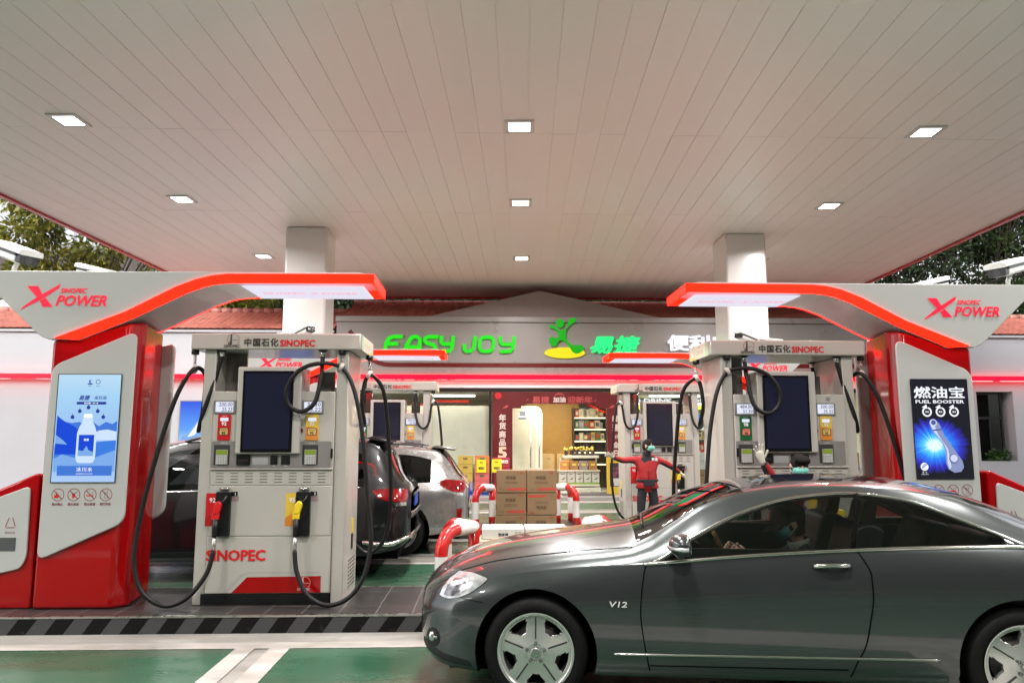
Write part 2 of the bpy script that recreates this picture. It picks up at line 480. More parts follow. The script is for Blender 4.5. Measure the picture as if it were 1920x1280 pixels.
for (xa, xb, ya, yb) in ((-4.56, -3.62, 16.55, 17.5), (5.52, 6.47, 16.75, 17.75)):
    mb = MB(); mb.box(xa, xb, ya, yb, 0, CZ-.002)
    cobj = mb.build('column', COLM, canopy, bevel=.05, bseg=3)
    mb = MB(); mb.box(xa-.09, xb+.09, ya-.09, yb+.09, 0, .55)
    mb.build('column_base', RED, cobj, bevel=.02)

# ---- square recessed downlights
LFRAME = mat('downlight_frame', (.66,.65,.64), .35, .2, var=0)
LGLOW = emit('downlight_glass', (1.0, .97, .93), 7)
dl_d = bpy.data.lights.new('downlight', 'AREA'); dl_d.shape = 'SQUARE'; dl_d.size = .34; dl_d.energy = 95; dl_d.color = (1, .95, .92); dl_d.spread = R(160)
ROWS = [(-1.5, 'nearest'), (3.2, 'near'), (6.95, 'front'), (10.92, 'first'), (14.65, 'second'), (19.35, 'third')]
COLS = [(-6.15, 'left'), (.63, 'middle'), (6.98, 'right')]
first = None
lab = {('left','first'): 'square downlight near the upper left corner, largest of the left row',
       ('middle','first'): 'square downlight highest in the middle row of the ceiling',
       ('right','first'): 'square downlight near the upper right corner, largest of the right row',
       ('left','second'): 'square downlight in the middle of the left row, above the red fascia edge',
       ('middle','second'): 'square downlight second from the top in the middle row',
       ('right','second'): 'square downlight in the middle of the right row of lamps',
       ('left','third'): 'small far downlight just left of the left white column',
       ('middle','third'): 'smallest far downlight of the middle row, above the shop gable',
       ('right','third'): 'half hidden far downlight beside the right white column'}
for y, rn in ROWS:
    for xc, cn in COLS:
        if rn not in ('first','second','third') and cn == 'x': continue
        p = (cx(xc, y)+ (0.0 if cn != 'right' else .0), y, CZ)
        if first is None:
            first = empty('ceiling_downlight', p, -R(2.9))
            mb = MB()
            a, b = .225, .160
            for (x0,x1,y0,y1) in ((-a,a,-a,-b),(-a,a,b,a),(-a,-b,-b,b),(b,a,-b,b)): mb.box(x0,x1,y0,y1,-.022,.0)
            mb.build('frame', LFRAME, first, bevel=.004)
            MB().box(-b, b, -b, b, -.016, .004).build('diffuser', LGLOW, first)
            root = first
        else:
            root = copy_thing(first, p)
        if rn in ('first','second','third'): tag(root, lab[(cn, rn)], 'ceiling light', 'square downlights in the canopy ceiling')
        else: tag(root, 'square downlight in the ceiling nearer than the photographed rows, %s row, %s one' % (cn, rn), 'ceiling light', 'square downlights in the canopy ceiling')
        lo = bpy.data.objects.new('downlight_lamp', dl_d); col.objects.link(lo)
        lo.parent = root; lo.location = (0, 0, -.03)
# ================================================================== lit service totems
LIGHTP = emit('wing_light_panel', (.80,.80,.95), .85)
SCRFRAME = mat('screen_bezel', (.02,.02,.022), .2, var=0)
PANEL = mat('totem_panel', (.42,.427,.412), .3, coat=.2, var=0)
UNDER = mat('wing_underside', (.50,.50,.51), .28, coat=.2, var=0)

def screen_mat(name, ramp, s, axis_scale, vals):
    """vertical gradient picture background on a lit screen"""
    m = bpy.data.materials.new(name); m.use_nodes = True
    n = m.node_tree.nodes; L = m.node_tree.links; b = n['Principled BSDF']
    tc = n.new('ShaderNodeTexCoord'); sx = n.new('ShaderNodeSeparateXYZ'); L.new(tc.outputs['Object'], sx.inputs[0])
    mr = n.new('ShaderNodeMapRange'); mr.inputs[1].default_value = vals[0]; mr.inputs[2].default_value = vals[1]; L.new(sx.outputs[2], mr.inputs[0])
    r = n.new('ShaderNodeValToRGB'); e = r.color_ramp.elements
    while len(e) < len(ramp): e.new(.5)
    for i, (p, c) in enumerate(ramp): e[i].position = p; e[i].color = (*c, 1)
    L.new(mr.outputs[0], r.inputs[0]); L.new(r.outputs[0], b.inputs['Emission Color'])
    b.inputs['Emission Strength'].default_value = s; b.inputs['Base Color'].default_value = (.02,.02,.03,1); b.inputs['Roughness'].default_value = .15
    return m

SKYB = screen_mat('water_advert_sky', [(0,(.45,.66,1)),(.45,(.35,.58,.98)),(.8,(.42,.72,1)),(1,(.55,.80,1))], .58, 1, (1.14,2.14))
BLUE1 = emit('advert_deep_blue', (.008,.07,.72), .85); BLUE2 = emit('advert_mid_blue', (.06,.20,.75), .85)
BLUE3 = emit('advert_pale_blue', (.22,.44,.88), .85); BLUE4 = emit('advert_ice', (.62,.78,1.0), .9); BLUE5 = emit('advert_lake', (.05,.22,.82), .85)
NAVY = emit('advert_navy', (.03,.06,.42), .7); EWHITE = emit('advert_white', (.9,.94,1), 1.0); BLUE6 = emit('advert_banner', (.06,.20,.72), .85)

def burst_mat():
    m = bpy.data.materials.new('booster_advert_burst'); m.use_nodes = True
    n = m.node_tree.nodes; L = m.node_tree.links; b = n['Principled BSDF']
    tc = n.new('ShaderNodeTexCoord')
    mp = n.new('ShaderNodeMapping'); mp.inputs['Location'].default_value = (.12, 0, -2.66); mp.inputs['Scale'].default_value = (1.4, 1, 1.8)
    L.new(tc.outputs['Object'], mp.inputs[0])
    ln = n.new('ShaderNodeVectorMath'); ln.operation = 'LENGTH'; 
    sx = n.new('ShaderNodeSeparateXYZ'); L.new(mp.outputs[0], sx.inputs[0])
    cb = n.new('ShaderNodeCombineXYZ'); L.new(sx.outputs[0], cb.inputs[0]); L.new(sx.outputs[2], cb.inputs[2])
    L.new(cb.outputs[0], ln.inputs[0])
    at = n.new('ShaderNodeMath'); at.operation = 'ARCTAN2'; L.new(sx.outputs[2], at.inputs[0]); L.new(sx.outputs[0], at.inputs[1])
    nz = n.new('ShaderNodeTexNoise'); nz.noise_dimensions = '1D'; nz.inputs['Scale'].default_value = 7; nz.inputs['Detail'].default_value = 3; L.new(at.outputs[0], nz.inputs['W'])
    m1 = n.new('ShaderNodeMath'); m1.operation = 'MULTIPLY_ADD'; m1.inputs[1].default_value = -.16; L.new(nz.outputs[0], m1.inputs[0])
    L.new(ln.outputs['Value'], m1.inputs[2])
    r = n.new('ShaderNodeValToRGB'); e = r.color_ramp.elements
    for _ in range(3): e.new(.5)
    for i, (p, c) in enumerate([(0,(.75,1,1)),(.06,(.10,.62,1)),(.17,(.02,.20,.95)),(.30,(.03,.03,.50)),(.42,(.006,.006,.012))]): e[i].position = p; e[i].color = (*c,1)
    L.new(m1.outputs[0], r.inputs[0]); L.new(r.outputs[0], b.inputs['Emission Color'])
    b.inputs['Emission Strength'].default_value = .72; b.inputs['Base Color'].default_value = (.01,.01,.012,1); b.inputs['Roughness'].default_value = .15
    return m
BURST = burst_mat()

def ring(mb, cx_, z, r0, r1, y, mi=0, n=28, a0=0, a1=2*math.pi):
    pts = []
    k = n if a1-a0 < 6.28 else n
    for i in range(k):
        t0 = a0 + (a1-a0)*i/k; t1 = a0 + (a1-a0)*(i+1)/k
        mb.quad((cx_+r0*math.cos(t0), y, z+r0*math.sin(t0)), (cx_+r1*math.cos(t0), y, z+r1*math.sin(t0)), (cx_+r1*math.cos(t1), y, z+r1*math.sin(t1)), (cx_+r0*math.cos(t1), y, z+r0*math.sin(t1)), mi)
def poly(mb, pts, y, mi=0): mb.add([(p[0], y, p[1]) for p in pts], [list(range(len(pts)))], mi)
def disc(mb, cx_, z, r, y, mi=0, n=24, sx=1.): poly(mb, [(cx_+sx*r*math.cos(2*math.pi*i/n), z+r*math.sin(2*math.pi*i/n)) for i in range(n)], y, mi)
def bar(mb, p, q, wd, y, mi=0):
    d = Vector((q[0]-p[0], q[1]-p[1])); n_ = Vector((-d.y, d.x)).normalized()*wd/2
    poly(mb, [(p[0]+n_.x,p[1]+n_.y),(q[0]+n_.x,q[1]+n_.y),(q[0]-n_.x,q[1]-n_.y),(p[0]-n_.x,p[1]-n_.y)], y, mi)

def x_logo(mb, x, z, s, y, mi=0):
    """the slashed X emblem; (x,z) its centre, s its height"""
    f = lambda a, b: (x + a*s, z + b*s)
    poly(mb, [f(-.62,.42), f(-.20,.42), f(.02,.05), f(.62,.5), f(.55,.38), f(.08,-.10), f(-.05,-.02), f(-.40,-.12)][0:2] + [f(-.02,.10), f(-.22,-.02)], y, mi)
    poly(mb, [f(-.22,-.02), f(-.02,.10), f(.66,.52), f(.60,.34), f(.10,-.02), f(-.10,-.14), f(-.80,-.52), f(-.74,-.42)], y, mi)
    poly(mb, [f(-.08,-.16), f(.12,-.04), f(.42,-.40), f(.02,-.40)], y, mi)

def water_advert(scr):
    """bottled water advert on the lit screen; scr at z 1.15..2.14, x -.285...295"""
    y = -.044
    mb = MB()
    poly(mb, [(-.27,1.40),(-.27,1.76),(-.235,1.73),(-.19,1.70),(-.11,1.66),(-.03,1.60),(-.02,1.40)], y, 0)
    poly(mb, [(.285,1.54),(.285,1.71),(.24,1.68),(.18,1.70),(.12,1.66),(.06,1.70),(0.0,1.66),(-.06,1.70),(-.13,1.69),(-.19,1.70),(-.1,1.54)], y+.001, 1)
    poly(mb, [(.285,1.53),(.285,1.61),(.2,1.63),(.12,1.62),(.07,1.585),(.06,1.53)], y, 3)
    poly(mb, [(-.275,1.30),(-.275,1.47),(-.06,1.50),(.285,1.53),(.285,1.30)], y+.0005, 4)
    poly(mb, [(-.275,1.24),(-.275,1.36),(-.2,1.40),(-.05,1.36),(0,1.33),(.1,1.37),(.285,1.44),(.285,1.24)], y, 2)
    poly(mb, [(-.27,1.50),(-.27,1.58),(-.2,1.53),(-.16,1.49)], y-.0005, 2)
    poly(mb, [(-.235,1.205),(-.235,1.295),(.265,1.295),(.265,1.205)], y-.001, 5)
    mb.build('landscape', [BLUE1, BLUE2, BLUE3, BLUE4, BLUE5, BLUE6], scr)
    mb = MB(); yb = y-.003
    poly(mb, roundpoly([(-.055,1.32),(.085,1.32),(.105,1.36),(.105,1.60),(.085,1.66),(.062,1.70),(.062,1.735),(-.032,1.735),(-.032,1.70),(-.055,1.66),(-.075,1.60),(-.075,1.36)], .015), yb, 0)
    poly(mb, [(-.027,1.737),(.057,1.737),(.052,1.775),(-.022,1.775)], yb, 2)
    poly(mb, [(-.055,1.385),(.085,1.385),(.085,1.58),(-.055,1.58)], yb-.001, 1)
    poly(mb, [(-.055,1.385),(.085,1.385),(.085,1.42),(.04,1.44),(.02,1.48),(-.01,1.43),(-.055,1.44)], yb-.0015, 3)
    mb.build('bottle_picture', [BLUE4, BLUE1, EWHITE, BLUE3], scr)
    mb = MB()
    for (dx, dz) in ((-.128,1.745),(-.065,1.80),(.013,1.835),(.10,1.80),(.155,1.745)):
        poly(mb, [(dx+.018*math.sin(a)*(1 if abs(a) < 2.4 else .8), dz+.018*-math.cos(a)+ (.016 if abs(a) > 2.9 else 0)) for a in [-3.14+i*.4 for i in range(16)]], yb, 0)
    ring(mb, .085, 2.075, .017, .022, yb, 0); disc(mb, .01, 2.085, .008, yb)
    bar(mb, (-.01,2.055), (.035,2.055), .012, yb); bar(mb, (0,2.08), (.02,2.06), .008, yb)
    poly(mb, roundpoly([(-.10,1.862),(.175,1.862),(.175,1.888),(-.10,1.888)], .012), yb, 0)
    mb.build('droplet_icon', [NAVY], scr)
    text('易捷', .045, (-.03,yb,1.925), NAVY, scr, bold=.03, shear=.25, ext=0)
    text('·卓玛泉', .036, (.115,yb,1.925), NAVY, scr, bold=.01, ext=0)
    text('源自西藏  一念一泉', .014, (.035,yb-.001,1.875), EWHITE, scr, ext=0, bold=.02)
    text('易捷', .012, (.01,yb,2.035), NAVY, scr, ext=0); text('卓玛泉', .011, (.085,yb,2.035), NAVY, scr, ext=0)
    text('冰川水', .042, (.015,yb,1.262), EWHITE, scr, ext=0, bold=.01, spacing=1.25)
    text('世界屋脊的天然冰川水源', .013, (.015,yb,1.222), EWHITE, scr, ext=0)
    text('易捷', .022, (.015,yb-.003,1.535), EWHITE, scr, ext=0, bold=.02)

def booster_advert(scr):
    y = -.044
    mb = MB()
    poly(mb, [(-.125,1.70),(-.045,1.72),(-.02,1.69),(.02,1.58),(.10,1.46),(.19,1.32),(.20,1.26),(.17,1.215),(.10,1.205),(.04,1.24),(.02,1.30),(.02,1.43),(-.01,1.51),(-.10,1.62)], y, 0)
    poly(mb, [(-.12,1.70),(-.085,1.71),(-.04,1.58),(.05,1.44),(.07,1.26),(.05,1.24),(.035,1.30),(.035,1.43),(-.0,1.51),(-.09,1.62)], y-.001, 1)
    poly(mb, [(-.10,1.635),(-.005,1.645),(-.003,1.63),(-.095,1.62)], y-.0015, 2)
    disc(mb, .10, 1.345, .047, y-.0015, 2); disc(mb, .103, 1.348, .038, y-.002, 1)
    disc(mb, -.085, 1.705, .037, y-.002, 1); disc(mb, -.083, 1.707, .025, y-.0025, 2)
    mb.build('bottle_picture', [emit('booster_silver', (.30,.36,.62), .8), emit('booster_highlight', (.66,.72,.98), .9), emit('booster_shadow', (.10,.13,.36), .8)], scr)
    mb = MB()
    for x_ in (-.14, 0, .14):
        ring(mb, x_, 1.815, .034, .05, y, 0, a0=2.0, a1=2.0+5.6)
        poly(mb, [(x_-.052,1.86),(x_-.002,1.89),(x_+.006,1.845)], y, 0)
    disc(mb, -.205, 1.265, .04, y, 0)
    bar(mb, (-.232,1.25), (-.175,1.292), .008, y-.001, 1); bar(mb, (-.232,1.265), (-.19,1.298), .006, y-.001, 1)
    mb.build('advert_icon', [EWHITE, NAVY], scr)
    text('燃油宝', .115, (0,y,2.012), EWHITE, scr, bold=.018, width=.52, ext=0)
    text('FUEL BOOSTER', .032, (0,y,1.918), EWHITE, scr, bold=.03, width=.50, ext=0)
    for x_ in (-.14, 0, .14): text('清洁', .018, (x_,y,1.815), EWHITE, scr, ext=0, bold=.02)
    text('昆  仑', .018, (-.205,y,1.21), EWHITE, scr, ext=0); text('FUEL ADD', .011, (-.205,y,1.19), EWHITE, scr, ext=0)

def snow_advert(scr):
    y = -.044; mb = MB()
    poly(mb, [(-.28,1.16),(-.28,1.40),(-.15,1.55),(-.05,1.48),(.10,1.75),(.18,1.62),(.285,1.70),(.285,1.16)], y, 0)
    poly(mb, [(-.15,1.42),(.10,1.72),(.15,1.55),(.05,1.40),(-.05,1.30)], y-.001, 1)
    mb.build('mountain_picture', [BLUE3, EWHITE], scr)

DEEPB = screen_mat('snow_advert_sky', [(0,(.35,.55,.95)),(.5,(.02,.16,.80)),(1,(.0,.06,.55))], .62, 1, (1.14,2.14))
def totem(m, loc, label, advert, small=False, AL=2.64):
    """m=+1: the lit arm reaches to +x; -1: mirrored"""
    t = empty('service_totem', loc, 0, label, 'totem', 'lit service totems on the pump islands')
    D = .74
    # red cabinet
    mb = MB()
    plan = [(-.40,0.0),(.32,0.0),(.42,.10),(.42,.16),(.33,D),(-.33,D)]
    pl = [(m*p[0], p[1]) for p in plan]
    n = len(pl)
    def topz(xm): return 2.47 + (xm+.40)*.245
    v = [(p[0], p[1], 0) for p in pl] + [(p[0], p[1], topz(m*p[0])) for p in pl]
    mb.add(v, [[i,(i+1)%n,n+(i+1)%n,n+i] for i in range(n)] + [list(range(n))[::-1], list(range(n,2*n))])
    mb.build('cabinet', RED, t, bevel=.035, bseg=4)
    # slanted white panel, front and back
    P = [(-.365,2.20),(-.365,.48),(-.335,.445),(.36,.745),(.40,.82),(.41,2.46),(.345,2.535),(-.31,2.25)]
    P = roundpoly([(-.365,2.225),(-.365,.435),(.40,.775),(.41,2.565)], .10, 6)
    pn = MB(); pn.prism([(m*p[0], p[1]) for p in P], -.032, -.004)
    panel = pn.build('front_panel', PANEL, t, bevel=.008)
    pn = MB(); pn.prism([(m*p[0]*1.08, p[1]) for p in P], D+.005, D+.075)
    pn.build('rear_panel', PANEL, t, bevel=.02)
    # lit advert screen
    s = MB(); s.box(-.285, .295, -.040, -.03, 1.145, 2.145)
    scr = s.build('screen', {'water': SKYB, 'boost': BURST, 'snow': DEEPB}[advert], panel)
    fr = MB()
    for (a,b,c,d) in ((-.29,-.284,1.14,2.15),(.294,.30,1.14,2.15),(-.284,.294,2.144,2.15),(-.284,.294,1.14,1.146)): fr.box(a,b,-.0425,-.03,c,d)
    fr.build('screen_bezel', SCRFRAME, panel)
    {'water': water_advert, 'boost': booster_advert, 'snow': snow_advert}[advert](scr)
    # prohibition signs
    if not small:
        for i, (x_, tx) in enumerate(((-.215,'禁止明火'),(-.07,'熄火加油'),(.078,'禁止吸烟'),(.222,'禁打手机'))):
            mb = MB(); y = -.0335; z = 1.03
            ring(mb, x_, z, .052, .058, y, 0); bar(mb, (x_-.04,z+.04), (x_+.04,z-.04), .007, y-.0006, 0)
            if i == 0: poly(mb, [(x_-.035,z-.03),(x_-.03,z+.005),(x_-.02,z-.005),(x_-.012,z+.03),(x_-.002,z+.005),(x_+.004,z+.015),(x_+.01,z-.02),(x_,z-.03)], y, 1); bar(mb, (x_,z-.02),(x_+.035,z+.005), .004, y, 2)
            if i == 1: poly(mb, [(x_-.012,z-.035),(x_+.012,z-.02),(x_+.012,z+.015),(x_-.018,z+.01)], y, 1); bar(mb, (x_,z+.01),(x_+.032,z+.03), .012, y, 2)
            if i == 2: bar(mb, (x_-.036,z-.008),(x_+.03,z-.008), .011, y, 1); bar(mb, (x_+.018,z+.005),(x_+.03,z+.03), .004, y, 2); bar(mb, (x_+.005,z+.005),(x_+.018,z+.03), .003, y, 2)
            if i == 3:
                for q in ((x_-.015,x_-.010,z-.03,z+.025),(x_+.012,x_+.017,z-.03,z+.025)): poly(mb, [(q[0],q[2]),(q[1],q[2]),(q[1],q[3]),(q[0],q[3])], y, 2)
                bar(mb, (x_-.013,z-.03),(x_+.015,z-.03), .006, y, 2); bar(mb, (x_-.013,z+.015),(x_+.015,z+.015), .012, y, 2); bar(mb, (x_+.015,z+.02),(x_+.015,z+.045), .004, y, 2)
            mb.build('prohibition_sign', [mat('sign_dark_red', (.22,.02,.03), .5, var=0), REDT, mat('sign_grey', (.25,.23,.23), .5, var=0)], panel)
            text(tx, .026, (x_,y,z-.085), mat('sign_dark_red'), panel, ext=0, bold=.01, width=.10)
    # wing: white shell above, glowing red edge below, lit panel under the arm
    up = [(-.34,2.49),(.30,2.745),(.75,2.985),(.95,3.065),(1.10,3.102),(1.25,3.118),(AL,3.122)]
    lo = [(-.13,2.475),(.37,2.685),(.86,2.93),(1.02,2.99),(1.12,3.015),(1.25,3.028),(AL,3.034)]
    WB, WF = .72, -.05
    shell = [(-1.15,3.135),(-1.16,3.10),(-.95,2.94),(-.55,2.565),(-.47,2.50),(-.40,2.475),(-.345,2.478)] + up[:6] + [(AL-.08,3.126),(AL-.12,3.14)]
    mb = MB(); mb.prism([(m*p[0], p[1]) for p in shell], WF, WB)
    wing = mb.build('wing', PANEL, t, bevel=.022, bseg=4)
    core = [(-.33,2.482)] + up[1:] + lo[::-1][1:]
    core = [(p[0]-.0, p[1]+.0) for p in core]
    mb = MB(); mb.prism([(m*p[0], p[1]-.001) for p in core], WF+.012, WB-.012)
    mb.build('wing_underside', UNDER, wing)
    mb = MB()
    led = up + [(2.72,3.07),(2.73,3.03),(2.66,3.026)] + lo[::-1][1:]
    for (a, b) in ((WF-.012, WF+.010), (WB-.010, WB+.012)):
        vs = []; 
        k = len(lo)
        # strip quads between the two edges
        ua = up; la = lo
        for i in range(len(ua)-1):
            q = [ua[i], ua[i+1], la[i+1], la[i]]
            mb.prism([(m*p[0], p[1]) for p in q], a, b, 0, caps=True)
        mb.prism([(m*p[0], p[1]) for p in ((-.345,2.49),(-.34,2.492),(-.13,2.475))], a, b)
    mb.box(m*(AL-.012), m*(AL+.010), WF-.012, WB+.012, 3.030, 3.121)
    mb.build('red_light_strip', LEDRED, wing)
    mb = MB(); mb.box(m*1.36, m*(AL-.10), WF+.06, WB-.06, 3.012, 3.0225)
    lp = mb.build('light_panel', LIGHTP, wing)
    text('SINOPEC  X POWER', .10, (m*(AL-.70),.35,3.0105), emit('panel_pink', (1,.42,.55), .85), lp, bold=.02, shear=.2, width=.95, ext=0, rot=(R(180),0,0))
    # emblem and lettering on the wing (mirrored in place, never reversed)
    cxp = m*-.27
    if m < 0: cxp = .31
    y = WF-.004
    mb = MB(); x_logo(mb, cxp-.22, 2.885, .245, y); mb.build('emblem', mat('wing_letter_red', (.70,.008,.035), .35, var=0, em=(1,.01,.05), es=.25), wing)
    text('SINOPEC', .046, (cxp-.055,y,2.945), mat('wing_letter_red'), wing, align='LEFT', bold=.02, shear=.3, width=.25)
    text('POWER', .100, (cxp-.09,y,2.848), mat('wing_letter_red'), wing, align='LEFT', bold=.025, shear=.3, width=.47)
    return t
totem(1, (-3.75, 7.20, ZI), 'red and white totem with blue bottled water advert, left front island', 'water')
totem(-1, (4.61, 7.52, ZI), 'red and white totem with dark fuel booster advert, behind the grey coupe', 'boost', AL=2.57)
totem(1, (-3.42, 13.45, ZI), 'far totem behind the left front pump, its glowing arm over the green shop lettering', 'snow', small=True)
totem(-1, (4.92, 13.80, ZI), 'far totem behind the right front pump, its glowing arm under the white shop characters', 'snow', small=True)

# ---- low service cabinets with a bin slot
def bin_cabinet(loc, m, label):
    t = empty('service_cabinet', loc, 0, label, 'cabinet', 'low red cabinets beside the totems')
    sh = [(-.95,0),(0,0),(0,1.20),(-.03,1.225),(-.95,.82)]
    mb = MB(); mb.prism([(m*p[0], p[1]) for p in sh], 0, .72); mb.build('cabinet', RED, t, bevel=.02, bseg=3)
    P = roundpoly([(-.90,.19),(-.10,.36),(-.055,.47),(-.07,1.11),(-.90,.80)], .06, 5)
    mb = MB(); mb.prism([(m*p[0], p[1]) for p in P], -.025, -.003); p_ = mb.build('front_panel', PANEL, t, bevel=.006)
    mb = MB(); mb.box(m*-.86, m*-.16, -.029, -.02, .52, .64); mb.build('bin_slot', mat('slot_grey', (.06,.065,.065), .4, var=.05), p_)
    mb = MB(); xi = m*-.22; z = .77; y = -.027
    for a, b in (((xi-.045,z-.03),(xi-.015,z+.05)),((xi+.015,z+.05),(xi+.045,z-.03)),((xi-.04,z-.04),(xi+.04,z-.04))): bar(mb, a, b, .008, y)
    mb.build('recycling_mark', mat('sign_dark_red'), p_)
    text('其他垃圾', .022, (xi,y,z-.085), mat('sign_dark_red'), p_, ext=0)
    return t
bin_cabinet((-4.18, 7.24, ZI), 1, 'low red bin cabinet with slanted top at the left edge of the picture')
bin_cabinet((5.10, 7.56, ZI), -1, 'low red bin cabinet at the right edge, partly behind the coupe')

# ---- CCTV cameras
CAMW = mat('camera_shell', (.66,.66,.64), .3, coat=.2, var=.03)
def cctv(loc, rz, tilt, s, label):
    t = empty('security_camera', loc, 0, label, 'security camera', 'white security cameras on the totem wings')
    M = Matrix.Rotation(rz, 4, 'Z') @ Matrix.Rotation(tilt, 4, 'Y')
    M = Matrix.Translation((0,0,.22*s)) @ M @ Matrix.Scale(s, 4)
    # axis +x is the viewing direction
    mb = MB(); mb.prism(roundpoly([(-.09,-.055),(.09,-.055),(.09,.06),(-.09,.06)], .03), -.22, .17, 0, 'yz'); mb.xf(M); body = mb.build('housing', CAMW, t, bevel=.008*s)
    mb = MB(); mb.prism(roundpoly([(-.105,.035),(.105,.035),(.10,.082),(.06,.092),(-.06,.092),(-.10,.082)], .012), -.25, .26, 0, 'yz'); mb.xf(M); mb.build('sun_shield', CAMW, t, bevel=.006*s)
    mb = MB(); mb.prism(roundpoly([(-.082,-.048),(.082,-.048),(.082,.034),(-.082,.034)], .02), .168, .235, 0, 'yz'); mb.box(-.21,.17,-.094,.094,.012,.034); mb.xf(M); f = mb.build('front_window', mat('camera_black', (.008,.008,.009), .12, var=0), t)
    mb = MB(); mb.cyl((.233,0,-.008),(.238,0,-.008), .034, 16); mb.xf(M); mb.build('lens', mat('lens_grey', (.03,.03,.035), .08, var=0), f)
    mb = MB(); mb.box(-.07*s,.07*s,-.06*s,.06*s,0,.015*s); mb.tube([(0,0,.01*s),(0,0,.10*s),(.03*s,0,.17*s)], .022*s, 10); mb.build('bracket', CAMW, t)
    mb = MB(); mb.tube(spline([M @ Vector((-.21,0,-.02)), M @ Vector((-.32,0,-.09)), Vector((-.20*s,0,.08*s)), Vector((-.10*s,0,.01*s))], 6), .011*s, 8); mb.build('cable', RUBBER, t)
    return t
cctv((-4.78, 7.55, 3.30), R(-30), R(18), 1.1, 'white security camera at the left edge, pointing down right over the forecourt')
cctv((-4.22, 8.05, 3.24), R(-20), R(14), .95, 'white security camera mostly hidden behind the left totem wing')
cctv((5.70, 7.85, 3.30), R(212), R(14), 1.1, 'white security camera at the right edge, pointing down left over the forecourt')
cctv((5.1, 8.3, 3.22), R(200), R(14), .95, 'white security camera mostly hidden behind the right totem wing')
cctv((-3.42, 13.85, 3.42), R(-35), R(-16), 1.0, 'far white security camera tilted up, in front of the left column')
cctv((-3.78, 14.1, 3.40), R(200), R(8), .9, 'far white security camera left of the left column, pointing left')
cctv((4.98, 14.1, 3.40), R(205), R(-14), .95, 'far white security camera in front of the right column, pointing left')
cctv((5.52, 14.3, 3.36), R(-20), R(8), .9, 'far white security camera right of the right column, pointing right')
# ================================================================== fuel dispensers
LCD = emit('lcd_backlight', (.72,.76,.9), 1.0)
LCDINK = mat('lcd_digit', (.05,.05,.09), .5, var=0)
LIME = emit('keypad_display', (.40,.55,.05), .42)
PSCR = mat('pump_screen', (.006,.006,.009), .12, em=(.16,.18,.42), es=.035, var=0, spec=.35)
PFRAME = mat('pump_screen_frame', (.004,.004,.005), .22, var=0)
SILV = mat('silver_label', (.42,.42,.41), .35, .3, var=.04)
GREYST = mat('grey_stripe', (.36,.34,.32), .4, var=.03)
DRED = mat('button_red', (.12,.01,.012), .35, var=0)
GRADES = {'92': ((.50,.008,.012), (.50,.008,.012)), '95': ((.66,.44,.05), (.62,.22,.04)), '98': ((.008,.10,.03), (.008,.10,.03))}

def sinopec_mark(mb, x, z, s, y, mi=0, mi2=1):
    """round mark with the derrick tower; s = overall height"""
    ring(mb, x+.04*s, z+.10*s, .40*s, .43*s, y, mi2, 28, -.9, 4.05)
    poly(mb, [(x-.20*s,z-.28*s),(x-.05*s,z-.28*s),(x-.05*s,z+.52*s),(x-.14*s,z+.47*s)], y-.0005, mi)
    poly(mb, [(x-.34*s,z-.28*s),(x-.22*s,z-.28*s),(x-.22*s,z+.02*s)], y-.0005, mi)
    bar(mb, (x-.02*s,z+.06*s), (x+.36*s,z+.06*s), .03*s, y-.0005, mi)

